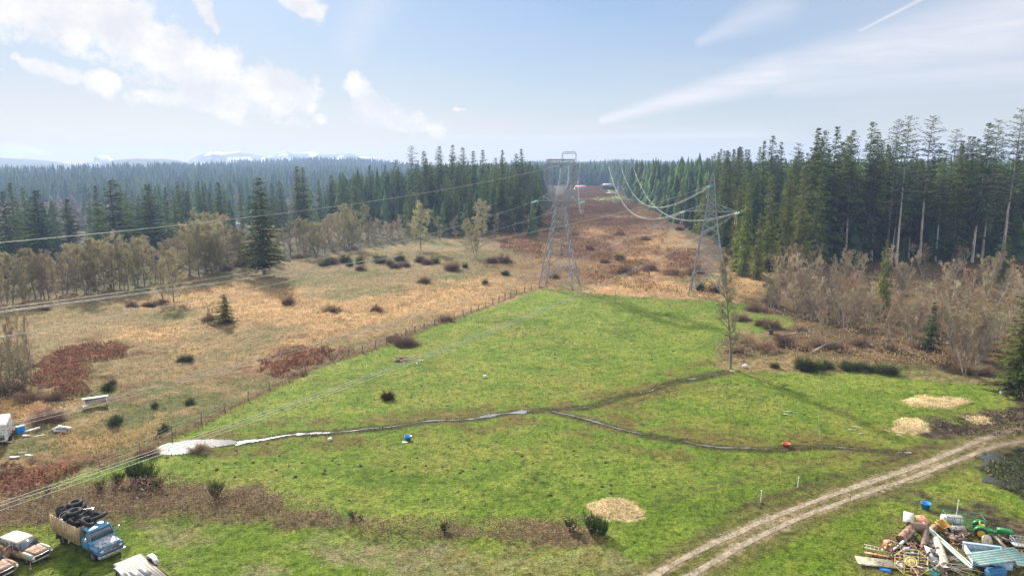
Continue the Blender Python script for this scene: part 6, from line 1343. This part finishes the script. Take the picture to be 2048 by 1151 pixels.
sheet(62, 862, 1.9, .5, 35, 12, -8, M_ALU, 'metal_sheet', 'long pale sheet leaning right of the blue barrels', 'sheet'); sheet(52, 873, .7, .4, 20, 0, 10, M_WHITE, 'board', 'small white board below the long pale sheet', 'board'); sheet(10, 884, 1.6, .3, -5, 0, 3, M_GREYW, 'board', 'grey board in front of the white trailer', 'board', lift=.1)
sheet(78, 873, 1.2, .12, 50, 0, 3, M_WHITE, 'plank', 'thin white plank below the long pale sheet', 'plank'); sheet(28, 915, .9, .5, 15, 0, 5, M_ALU, 'board', 'pale board lying in the grass, left of a pair', 'board', lift=.08); sheet(58, 911, 1.0, .25, -8, 0, 3, M_WHITE, 'board', 'pale board lying in the grass, right of a pair', 'board', lift=.08); sheet(46, 906, 1.1, .12, 5, 0, 2, M_GREYW, 'plank', 'thin grey plank above the pair of pale boards', 'plank', lift=.06)
m = MB(); 
for k in range(5): m.box((k * .28 - .5, rs.uniform(-.2, .2), .22 + .07 * k % .2), (.9, .32, .05), (rs.uniform(-12, 12), rs.uniform(-15, 15), rs.uniform(-40, 40)))
m.box((0, 0, .08), (1.2, .8, .16)); o = m.build('sheet_pile', M_ALU); o.location = at1(124, 861); o.scale = (1.3, 1.3, 1.3); tag(o, 'small heap of grey metal sheets in the rough grass', 'scrap')
p = at1(192, 812); sh = empty('feed_shelter', (p.x, p.y, p.z), rad(32), 'open white feed shelter with flat sloping roof in the tan field', 'shelter')
m = MB(); m.box((0, 0, 1.22), (3.1, 1.15, .10), (-8, 0, 0)); m.box((0, .56, 1.13), (3.1, .06, .12)); m.build('roof', M_WHITE, sh)
for x in (-1.25, 1.3): m = MB(); m.box((x, 0, .55), (.10, .85, 1.18)); m.build('end_wall', M_WHITE, sh)
m = MB(); m.box((0, .38, .7), (2.5, .06, .6)); m.box((-1.3, 0, .12), (.5, 1.0, .2)); m.build('trough', M_GREYW, sh)
# ================================================================== SCRAP HEAP
sheet(1816, 1045, 1.5, .85, 60, 0, -12, M_WHITE, 'white_panel', 'tilted plain white panel at the top left of the scrap heap', 'panel', lift=.55)
p = at1(1843, 1054); tb = empty('metal_table', (p.x, p.y, p.z), rad(8), 'square table with peeling orange and white top standing on thin legs', 'table'); m = MB(); m.box((0, 0, .78), (.85, .95, .05), (22, 0, 0)); m.build('tabletop', M_ORG, tb)
for x in (-.36, .36):
    for y in (-.36, .36): m = MB(); m.bar((x, y, 0), (x, y, .78 + y * .4), .04); m.build('leg', M_DARKM, tb)
oblong(1775, 1094, (.65, .55, .62), M_ORG, 'crate', 'red orange crate at the left edge of the scrap heap', 'crate', 12)
def ladder(u, v, L, Wd, rz, ty, mat, label, n=8, lift=.25):
    p = at1(u, v); root = empty('ladder', (p.x, p.y, p.z + lift), rad(rz), label, 'ladder')
    for s_ in (-1, 1): m = MB(); m.box((0, s_ * Wd / 2, 0), (L, .05, .09), (0, ty, 0)); m.build('rail', mat, root)
    for k in range(n): x = -L / 2 + L * (k + .5) / n; m = MB(); m.bar((x * math.cos(rad(ty)), -Wd / 2, -x * math.sin(rad(ty))), (x * math.cos(rad(ty)), Wd / 2, -x * math.sin(rad(ty))), .05); m.build('rung', mat, root)
ladder(1756, 1106, 2.1, .55, -26, 0, M_CREAM, 'cream ladder lying at the left side of the scrap heap', 7, .4)
ladder(1985, 1098, 6.2, .5, -17, 0, material('orange_tine', (.55, .26, .10), (.48, .20, .10), 2, .7), 'long rusty harrow frame with row of orange tines right of the heap', 16, .18)
sheet(1760, 1114, 2.3, .25, -22, 0, 0, M_ORG, 'board', 'long orange brown board under the cream ladder', 'board', lift=.2); sheet(1750, 1130, 2.9, 1.0, -10, 6, 2, M_CREAM, 'corrugated_sheet', 'stack of cream corrugated sheets sticking out at the lower left', 'sheet', ribs=5, lift=.3); sheet(1752, 1129, 2.7, .9, -7, 4, 2, M_WHITE, 'corrugated_sheet', 'pale corrugated sheet beneath the cream ones', 'sheet', ribs=5, lift=.15)
sheet(1770, 1141, .8, .35, -30, 10, 0, M_BLUE, 'tarp', 'small blue tarp scrap at the foot of the heap', 'tarp', lift=.12); sheet(1777, 1103, 1.9, .3, 32, 20, -6, M_YEL, 'bent_sheet', 'bent yellow strip rising into the heap, upper one', 'sheet', lift=.5); sheet(1787, 1107, 1.7, .3, 28, -15, -8, M_CREAM, 'bent_sheet', 'bent cream strip below the yellow one', 'sheet', lift=.45)
def pipe(u0, v0, u1, v1, r, mat, label, name='pipe', l0=.3, l1=.3, hollow=True, cat='pipe', n=14):
    a, b_ = at1(u0, v0), at1(u1, v1); a.z += l0; b_.z += l1; m = MB(); d = (b_ - a)
    m.tube([(0, 0, 0), tuple(d * .5), tuple(d)], r, n, cap=not hollow)
    if hollow: m.tube([tuple(d), tuple(d * .5), (0, 0, 0)], r * .9, n, cap=False); 
    for f in np.linspace(.05, .95, 6): c = d * f; e = d * (f + .012); m.tube([tuple(c), tuple(e)], r * 1.04, n)
    o = m.build(name, mat); o.location = a; return tag(o, label, cat)
pipe(1816, 1078, 1850, 1077, .42, M_BRN, 'large brown barrel like pipe arching across the top of the heap', l0=1.2, l1=1.0, hollow=True); pipe(1800, 1092, 1820, 1080, .40, M_RUST, 'second brown pipe leaning down left from the arching one', l0=.6, l1=1.0); pipe(1850, 1082, 1846, 1108, .28, M_BRN, 'brown pipe leaning down right from the arching one', l0=1.0, l1=.3); pipe(1861, 1074, 1868, 1064, .30, M_RUST, 'short rusty drum right of the arching pipes', l0=.5, l1=.5, hollow=False)
pipe(1871, 1092, 1890, 1136, .34, M_CREAM, 'thick pale trunk like pipe in the middle of the heap', l0=.6, l1=.25, hollow=False); pipe(1806, 1109, 1817, 1108, .17, material('lavender_plastic', (.38, .36, .68), (.48, .46, .74), 2, .5), 'lavender cylinder lying in the heap', l0=.5, l1=.5, hollow=False); pipe(1812, 1119, 1826, 1117, .12, M_LBLUE, 'small light blue tube near the yellow wheel', l0=.5, l1=.5, hollow=False)
sheet(1864, 1122, 2.0, .9, 75, 20, -12, M_ALU, 'grey_sheet', 'pointed grey sheet standing in the middle of the heap', 'sheet', lift=.5); sheet(1853, 1118, 1.3, .7, 60, -10, -15, M_LBLUE, 'blue_sheet', 'pale blue sheet left of the pointed grey sheet', 'sheet', lift=.45); sheet(1800, 1100, 1.6, .22, 38, 10, -8, material('pale_green_trim', (.46, .58, .48), (.56, .64, .55), 3, .6), 'green_strip', 'pale green strip left in the heap', 'strip', lift=.6)
a, b_ = at1(1843, 1068), at1(1943, 1143); a.z += .9; b_.z += .3; m = MB(); d = b_ - a; m.bar((0, 0, 0), tuple(d), .3); m.bar((.12, .12, .18), tuple(d + Vector((.12, .12, .18))), .12); o = m.build('long_beam', material('pale_green_beam', (.42, .56, .48), (.50, .62, .55), 2, .6)); o.location = a; tag(o, 'very long pale green beam lying diagonally over the scrap heap', 'beam')
p = at1(1821, 1141); yw = empty('fan_guard', (p.x, p.y, p.z + .75), rad(-20), 'big yellow eight sided grille with round hub leaning on the heap', 'grille'); yw.rotation_euler = (rad(32), rad(-8), rad(-30)); m = MB(); R = 1.25; pts = [(R * math.cos(rad(22.5 + 45 * k)), R * math.sin(rad(22.5 + 45 * k)), 0) for k in range(8)]
for k in range(8): m.bar(pts[k], pts[(k + 1) % 8], .075)
m.build('rim', M_YEL, yw); m = MB()
for y in (-.85, -.57, -.28, 0, .28, .57, .85): x = min(1.15, R * .92 if abs(y) < .5 else R * 1.35 - abs(y)); m.bar((-x, y, 0), (x, y, 0), .05)
for x in (-.5, .5): m.bar((x, -1.1, .03), (x, 1.1, .03), .05)
m.build('bar', M_YEL, yw); m = MB(); m.torus((0, 0, .06), .40, .07, n=22); m.tube([(0, 0, 0), (0, 0, .14)], [.33, .26], 18); m.torus((0, 0, .16), .09, .04, n=12); m.build('hub', M_YEL, yw)
for i, (u, v, s_, rt_) in enumerate(((1905, 1136, 1.4, (.1, .1, 0)), (1790, 1100, .9, (.6, .2, 0)), (1835, 1098, 1.0, (.4, .5, 0)), (1854, 1106, 1.0, (.2, .6, 0)))):
    p = at1(u, v); put_tyre(p + Vector((0, 0, .18 + .25 * (i > 0))), rt_, s_, ('large flat tyre right of the thick pale pipe', 'tyre half buried at the left of the heap', 'tyre under the arching pipes', 'tyre right of the lavender cylinder')[i])
rs = np.random.RandomState(31)
M_RUSTD = material('dark_rust', (.15, .065, .035), (.22, .12, .075), 3, .85); mats = [M_DARKM, M_BRN, M_GREYW, M_RUSTD, M_ALU, M_DARKM, M_DARKM, M_RUSTD, M_BRN, M_GREYW]
hp = np.array([(1795, 1085), (1830, 1072), (1868, 1075), (1880, 1100), (1900, 1130), (1890, 1155), (1820, 1155), (1785, 1128), (1770, 1110)], float)
cnt = 0
while cnt < 120:
    u, v = rs.uniform(1765, 1905), rs.uniform(1068, 1158)
    if inpoly(np.array([u]), np.array([v]), hp)[0] < 1: continue
    p = at1(u, v); L = rs.uniform(.4, 2.2); m = MB(); k = rs.randint(3); a = rs.uniform(0, 180)
    if k == 0: m.box((0, 0, 0), (L, rs.uniform(.1, .2), .05)); m.box((L * .2, 0, .04), (.1, .16, .05)); nm, lb, ct = 'plank', 'splintered plank in the scrap heap', 'plank'
    elif k == 1: m.tube([(-L / 2, 0, 0), (-L * .1, rs.uniform(-.1, .1), .06), (L / 2, 0, 0)], rs.uniform(.03, .07), 7); nm, lb, ct = 'metal_rod', 'bent rod or tube in the scrap heap', 'rod'
    else: m.add([(-.35, -.25, 0), (.3, -.3, .1), (.4, .2, -.05), (-.25, .35, .1), (-.35, -.25, .03), (.3, -.3, .13), (.4, .2, -.02), (-.25, .35, .13)], [(4, 5, 6, 7), (3, 2, 1, 0), (0, 1, 5, 4), (1, 2, 6, 5), (2, 3, 7, 6), (3, 0, 4, 7)]); nm, lb, ct = 'sheet_scrap', 'crumpled sheet scrap in the scrap heap', 'scrap'
    o = m.build(nm, mats[rs.randint(len(mats))]); o.location = p + Vector((0, 0, rs.uniform(.08, .65))); o.rotation_euler = (rs.normal(0, .3), rs.normal(0, .3), rad(a)); tag(o, lb, ct, 'loose %ss of the scrap heap' % ct); cnt += 1
hp2 = np.array([(1885, 1058), (1940, 1062), (1948, 1085), (1920, 1092), (1890, 1080)], float); cnt = 0
while cnt < 26:
    u, v = rs.uniform(1880, 1950), rs.uniform(1055, 1092)
    if inpoly(np.array([u]), np.array([v]), hp2)[0] < 1: continue
    p = at1(u, v); L = rs.uniform(.4, 1.5); m = MB(); m.box((0, 0, 0), (L, .12, .06)); m.box((L * .3, .1, .05), (.1, .3, .08)); o = m.build('rusty_bar', [M_DARKM, M_RUST, M_BRN][rs.randint(3)]); o.location = p + Vector((0, 0, rs.uniform(.08, .5))); o.rotation_euler = (rs.normal(0, .3), rs.normal(0, .4), rs.uniform(0, 6)); tag(o, 'rusty bar in the dark scrap left of the tractor', 'scrap', 'rusty bars left of the tractor'); cnt += 1
# cage trailer with tank
p = at1(1925, 1058); cg = empty('cage_trailer', (p.x, p.y, p.z), rad(-14), 'green barred cage behind the white tank', 'cage'); m = MB(); Lc, Wc, Hc = 3.0, 1.4, 1.35
for z in (.25, .8, Hc):
    for s_ in (-1, 1): m.bar((-Lc / 2, s_ * Wc / 2, z), (Lc / 2, s_ * Wc / 2, z), .07); m.bar((s_ * Lc / 2, -Wc / 2, z), (s_ * Lc / 2, Wc / 2, z), .07)
for k in range(7):
    for s_ in (-1, 1): m.bar((-Lc / 2 + Lc * k / 6, s_ * Wc / 2, .1), (-Lc / 2 + Lc * k / 6, s_ * Wc / 2, Hc), .055)
m.build('bars', material('dark_green_paint', (.03, .14, .09), (.05, .20, .13), 3, .6), cg)
a, b_ = at1(1883, 1050), at1(1921, 1053); m = MB(); d = (b_ - a); dn = d.normalized(); m.tube([tuple(-dn * .08), (0, 0, 0), tuple(d * .5), tuple(d), tuple(d + dn * .08)], [.25, .42, .42, .42, .25], 22); m.box(tuple(d * .2 + Vector((0, 0, -.5))), (.5, .6, .25)); m.box(tuple(d * .8 + Vector((0, 0, -.5))), (.5, .6, .25)); o = m.build('tank', M_WHITE, smooth=True); o.location = a + Vector((0, 0, .65)); tag(o, 'long white cylindrical tank at the top of the scrap area', 'tank')
for i in range(5):
    p_ = a + d * (.1 + i * .09) + Vector((0, -.5, 0)); m = MB(); m.bar((0, 0, 0), (.08, -.1, 1.1), .03); o = m.build('reed', M_DARKM); o.location = p_; tag(o, 'thin dark stalk standing before the white tank', 'stalk', 'stalks before the white tank')
p = at1(1877, 1062); m = MB(); V = [(-.5, -.4, .9), (.5, -.4, .9), (.5, .4, .9), (-.5, .4, .9), (-.15, -.12, .1), (.15, -.12, .1), (.15, .12, .1), (-.15, .12, .1)]; m.add(V, [(0, 1, 5, 4), (1, 2, 6, 5), (2, 3, 7, 6), (3, 0, 4, 7), (7, 6, 5, 4)]); m.box((0, -.42, .92), (1.05, .05, .08)); m.box((0, .42, .92), (1.05, .05, .08)); m.box((.52, 0, .92), (.05, .85, .08)); m.box((-.52, 0, .92), (.05, .85, .08)); o = m.build('hopper', material('ochre_paint', (.52, .30, .06), (.60, .36, .10), 3, .6)); o.location = p; o.rotation_euler = (.35, 0, .5); tag(o, 'tipped ochre yellow funnel hopper left of the pale half pipe', 'hopper')
a, b_ = at1(1896, 1064), at1(1927, 1064); m = MB(); d = b_ - a; Vv = []; n = 9
for f in (0, 1):
    for R_ in (.5, .44):
        for k in range(n): t_ = math.pi * k / (n - 1); q = d * f; Vv.append((q.x, q.y + R_ * math.cos(t_), R_ * math.sin(t_)))
m.add(Vv, [(k, k + 1, 2 * n + k + 1, 2 * n + k) for k in range(n - 1)] + [(n + k + 1, n + k, 3 * n + k, 3 * n + k + 1) for k in range(n - 1)] + [(k + 1, k, n + k, n + k + 1) for k in range(n - 1)] + [(2 * n + k, 2 * n + k + 1, 3 * n + k + 1, 3 * n + k) for k in range(n - 1)]); o = m.build('half_tank', M_ALU); o.location = a + Vector((0, 0, .1)); tag(o, 'pale half tank shell below the white tank', 'tank shell')
sheet(1873, 1050, .5, .12, 60, 0, 30, M_WHITE, 'bracket', 'small white bracket above the ochre hopper', 'bracket', lift=.5)
for i, (u, v, a) in enumerate(((1913, 1080, 10), (1915, 1086, -8))): sheet(u, v, 1.3, .45, a, 10, 8, M_BRN, 'seat_frame', 'brown curved sheet, %s of two below the half tank' % ('upper', 'lower')[i], 'sheet', lift=.35)
# tractor
pw, pf_ = at1(1961, 1076), at1(2002, 1084); hT = Vector((pf_.x - pw.x, pf_.y - pw.y, 0)).normalized(); p = pw + Vector((-hT.y, hT.x, 0)) * .6 + hT * .85; aT = math.atan2(hT.y, hT.x)
tr = empty('tractor', (p.x, p.y, gz(p.x, p.y)), aT, 'small green tractor with yellow rear wheels standing right of the white tank', 'tractor'); M_YR = material('yellow_rim', (.70, .48, .03), (.62, .40, .05), 4, .5)
for s_ in (-1, 1): wheel(tr, -.85, s_ * .62, .52, .3, M_YR); wheel(tr, 1.05, s_ * .55, .32, .18, M_YR)
m = MB(); m.loft([sq(.35, .24, .62, 1.02, 12, 4), sq(.8, .27, .60, 1.06, 12, 4), sq(1.4, .26, .60, 1.02, 12, 4), sq(1.55, .20, .64, .94, 12, 4)]); m.build('hood', M_GREENP, tr, smooth=True)
m = MB(); m.box((-.1, 0, .55), (1.9, .30, .22)); m.box((-.75, 0, .62), (.7, .6, .4)); m.box((-.3, 0, .70), (.7, .55, .06)); m.build('chassis', M_GREENP, tr, bevel=.03)
for s_ in (-1, 1): m = MB(); pr = [(-.85 + .62 * math.cos(t_), .52 + .62 * math.sin(t_)) for t_ in np.linspace(.35, 2.9, 9)]; pr += [(-.85 + .57 * math.cos(t_), .52 + .57 * math.sin(t_)) for t_ in np.linspace(2.9, .35, 9)]; m.prism(pr, s_ * .62 - .19, s_ * .62 + .19); m.build('fender', M_GREENP, tr)
m = MB(); m.box((-.75, 0, .98), (.4, .45, .08)); m.box((-.95, 0, 1.18), (.08, .45, .34)); m.build('seat', M_YR, tr, bevel=.03); m = MB(); m.bar((.25, 0, .9), (-.1, 0, 1.2), .04); m.torus((-.12, 0, 1.22), .19, .02, (0, -30, 0)); m.build('steering_wheel', M_DARKM, tr)
m = MB(); m.box((1.52, 0, .45), (.2, .8, .12)); m.tube([(.9, .12, 1.0), (.9, .12, 1.5)], .03, 8); m.build('exhaust', M_DARKM, tr)
for i, (u, v, L, a, mt) in enumerate(((1999, 1090, 1.3, 95, M_GREYW), (2007, 1080, 1.2, 80, M_CREAM), (2015, 1085, 1.5, 130, M_BRN), (2024, 1090, 1.6, 150, M_BRN))): sheet(u, v, L, .3, a, 0, -14, mt, 'board', ('upright grey board in front of the tractor', 'narrow cream board right of the grey one', 'brown board between tractor and blue tub', 'dark board below the shallow blue tub')[i], 'board', lift=.35)
p = at1(1976, 1098); m = MB(); m.loft([sq(0, .50, 0, 1.0, 16, 2.6), sq(.12, .52, -.02, 1.02, 16, 2.6)]); m.torus((.14, 0, .62), .11, .035, (0, 90, 0), 14); o = m.build('boat_seat', M_CREAM, smooth=False); o.location = p + Vector((0, 0, .2)); o.rotation_euler = (0, rad(-25), rad(-70)); tag(o, 'cream rounded plastic shell with hole leaning on the light blue pickup bed', 'shell')
# light blue pickup box full of scrap
pb = at1(1972, 1128); bt = empty('pickup_box', (pb.x, pb.y, pb.z), rad(-16), 'light blue pickup box trailer filled with scrap', 'trailer'); m = MB(); Lb, Wb_ = 2.6, 2.5
m.box((0, 0, .45), (Lb, Wb_, .08)); m.build('floor', M_LBLUE, bt)
for s_ in (-1, 1): m = MB(); m.box((0, s_ * Wb_ / 2, .75), (Lb + .2, .16, .62)); m.box((0, s_ * Wb_ / 2, 1.08), (Lb + .25, .26, .06)); m.build('side_panel', M_LBLUE, bt, bevel=.03)
m = MB(); m.box((0, 0, 0), (.14, Wb_, .62)); o = m.build('front_panel', M_LBLUE, bt, bevel=.03); o.location = (Lb / 2, 0, .75); m = MB(); m.box((0, 0, 0), (.10, Wb_, .55)); o = m.build('tailgate', M_WHITE, bt, bevel=.03); o.location = (-Lb / 2 + .02, 0, .7)
m = MB(); m.box((-.5, -.1, .52), (1.2, 2.2, .05)); m.build('liner', M_WHITE, bt)
for s_ in (-1, 1): wheel(bt, 0, s_ * (Wb_ / 2 + .18), .36, .22)
Tb = Matrix.Translation(bt.location) @ Matrix.Rotation(rad(-16), 4, 'Z')
for i in range(22):
    L = rs.uniform(.4, 1.3); m = MB(); m.box((0, 0, 0), (L, .10, .05)); m.box((L * .3, .05, .04), (.12, .16, .06)); o = m.build('wood_scrap', mats[rs.randint(len(mats))]); o.location = Tb @ Vector((rs.uniform(-.3, 1.0), rs.uniform(-.9, .9), rs.uniform(.6, .85))); o.rotation_euler = (rs.normal(0, .2), rs.normal(0, .25), rs.uniform(0, 6)); tag(o, 'broken wood and metal scrap lying in the light blue pickup box', 'scrap', 'scrap in the light blue pickup box')
sheet(1990, 1143, 4.6, 1.5, 12, 8, 0, M_TEAL, 'roof_sheet', 'large teal corrugated roof sheet lying at the bottom border', 'sheet', ribs=6, lift=1.35); pp = at1(1990, 1152); m = MB(); m.box((0, 0, .35), (1.6, .6, .5)); m.box((0, 0, .68), (1.4, .5, .1)); o = m.build('blue_tub', material('dull_blue_box', (.04, .16, .34), (.06, .20, .38), 3, .6), bevel=.05); o.location = pp; o.rotation_euler = (0, 0, rad(12)); tag(o, 'blue box under the large teal roof sheet', 'box')
for i in range(4): sheet(2043 + i, 1122 + i * 3.5, 1.6, .7, -14 + 3 * i, 4, 3, M_TEAL, 'roof_sheet', 'teal roof sheet in the stack at the right border', 'sheet', ribs=3, lift=.5 - i * .08).update_tag()
for o_ in [o for o in COL.objects if o.get('label', '').startswith('teal roof sheet in the stack')]: o_['group'] = 'stacked teal sheets at the right border'
p = at1(2044, 1096); kt = empty('utility_cart', (p.x, p.y, p.z), rad(-10), 'grey mesh cart cut by the right border', 'cart'); m = MB()
for z in (.4, .65, .9): 
    for s_ in (-1, 1): m.bar((-.8, s_ * .45, z), (.8, s_ * .45, z), .04); m.bar((s_ * .8, -.45, z), (s_ * .8, .45, z), .04)
for x in np.linspace(-.8, .8, 7):
    for s_ in (-1, 1): m.bar((x, s_ * .45, .35), (x, s_ * .45, .92), .03)
m.box((0, 0, .36), (1.6, .9, .05)); m.build('basket', M_ALU, kt)
for x in (-.5, .5):
    for s_ in (-1, 1): wheel(kt, x, s_ * .5, .17, .08)
p = at1(1868, 1148); m = MB(); m.box((0, 0, .2), (.7, .6, .35), (8, 5, 20)); m.box((.05, .05, .45), (.5, .35, .15), (0, 10, 45)); o = m.build('tarp_bundle', material('turquoise_tarp', (.12, .55, .50), (.18, .62, .56), 3, .6), bevel=.06); o.location = p; tag(o, 'turquoise tarp bundle at the bottom of the heap', 'tarp')
for i in range(16):
    u, v = 1895 + i * 2.6 + rs.uniform(-6, 6), 1128 + rs.uniform(-8, 18); p = at1(u, v); L = rs.uniform(1.2, 2.6); m = MB(); m.tube([(-L / 2, 0, .0), (0, .08, .08), (L / 2, 0, 0)], [.05, .04, .02], 6); m.tube([(0, .08, .08), (L * .25, .35, .15)], [.03, .015], 5); o = m.build('branch', M_GREYW); o.location = p + Vector((0, 0, .15 + rs.rand() * .25)); o.rotation_euler = (0, rs.normal(0, .1), rad(-25 + rs.normal(0, 14))); tag(o, 'dry branch lying between the thick pale pipe and the teal roof sheet', 'branch', 'dry branches below the long beam')

# ================================================================== labels that single each bush out
MARKS = [('the lone bare maple', 347, 560), ('the dark green bush tree', 452, 620), ('the feed shelter', 192, 805), ('the big mossy maple', 842, 460), ('the log heap', 808, 722), ('the left near pylon', 1120, 560), ('the pointed pylon', 1415, 560), ('the slim alder', 1461, 730), ('the dark upturned stump', 1542, 668), ('the pond', 390, 895), ('the blue truck', 190, 1050), ('the near straw heap', 1227, 1018), ('the ragged lone fir', 517, 500), ('the small pyramid fir', 1858, 690), ('the white trailer', 5, 860), ('the far end of the fence', 1000, 600), ('the distant lone pylon', 1240, 400), ('the right border cedar', 2030, 720)]
ORD = ['nearest', 'second nearest', 'third nearest', 'fourth nearest', 'fifth nearest', 'sixth nearest', 'seventh nearest', 'eighth nearest', 'ninth nearest', 'tenth nearest']
def to_px(p):
    x, y, z = p[0], p[1], p[2] - CH; cf = math.cos(PITCH); sf = math.sin(PITCH); f = y * cf - z * sf; v = -(y * sf + z * cf); return 1024 + FPX * x / f, 575.5 + FPX * v / f
for kind, word in (('bare_bush', 'leafless brown bush'), ('broom_shrub', 'dark green broom shrub')):
    bins = {}
    for o in [o for o in COL.objects if o.parent is None and o.name.split('.')[0] == kind]:
        u, v = to_px(o.location); dd = [(math.hypot(u - a, (v - b_) * 1.6), n_, a, b_) for n_, a, b_ in MARKS]; q = min(dd); side = ('left' if u < q[2] else 'right') if abs(u - q[2]) > abs(v - q[3]) else ('above' if v < q[3] else 'below'); bins.setdefault((q[1], side), []).append((q[0], o))
    for (mk, side), lst in bins.items():
        lst.sort(key=lambda t: t[0]); w_ = {'left': 'on the left of', 'right': 'on the right of', 'above': 'beyond', 'below': 'in front of'}[side]
        for k, (_, o) in enumerate(lst): o['label'] = '%s %s %s %s' % (word, ORD[min(k, 9)], w_.replace('on the ', 'on its ').replace(' of', '') + ' to' if side in ('left', 'right') else 'to and ' + w_, mk) if False else '%s, %s one %s %s' % (word, ORD[min(k, 9)], w_, mk)

for o in [o for o in COL.objects if o.parent is None and o.location.z < -400]:      # variants that no spot used
    for ch in list(o.children): bpy.data.objects.remove(ch)
    bpy.data.objects.remove(o)
# firs past the 292 that show largest become one mass
firs = [o for o in COL.objects if o.parent is None and o.name.split('.')[0] == 'fir_tree']
HH = {}
for o in firs:
    h = o['proto'] * o.scale.z; HH[o.name] = (h / math.hypot(o.location.x, o.location.y), h, o.scale.x / o.scale.z)
firs.sort(key=lambda o: -HH[o.name][0] - (10 if not o.get('group') or 'named' in o else 0))
keepn = [o for o in firs if o.get('group', '').startswith(('tall conifers', 'firs of the central stand and', 'conifers of the left valley', 'cedars at')) or not o.get('group')]
rest = [o for o in firs if o not in keepn]; cut = rest[max(0, 292 - len(keepn)):]
X = np.array([o.location.x for o in cut]); Y = np.array([o.location.y for o in cut]); H = np.array([HH[o.name][1] for o in cut]); R_ = H * .155 * np.array([HH[o.name][2] for o in cut])
for o in cut:
    for ch in list(o.children): bpy.data.objects.remove(ch)
    bpy.data.objects.remove(o)
rs = np.random.RandomState(77); lowfirs(X, Y, H, R_, 78, 'distant_forest', fircol(len(X)) * .85, 'smaller and farther firs filling the stands on both sides of the corridor')
for o in COL.objects:
    if 'proto' in o: del o['proto']
# ------------------------------------------------------------------ haze
hzb = MB(); hzb.box((0, 0, 32.5), (6900, 6900, 121)); 
vm_ = bpy.data.materials.new('haze'); vm_.use_nodes = True; nt_ = vm_.node_tree; nt_.nodes.clear()
pv = nt_.nodes.new('ShaderNodeVolumePrincipled'); pv.inputs['Color'].default_value = (.40, .56, .90, 1); pv.inputs['Density'].default_value = .00019; pv.inputs['Anisotropy'].default_value = .15
om = nt_.nodes.new('ShaderNodeOutputMaterial'); nt_.links.new(pv.outputs[0], om.inputs['Volume'])
tag(hzb.build('haze', vm_), kind='stuff')
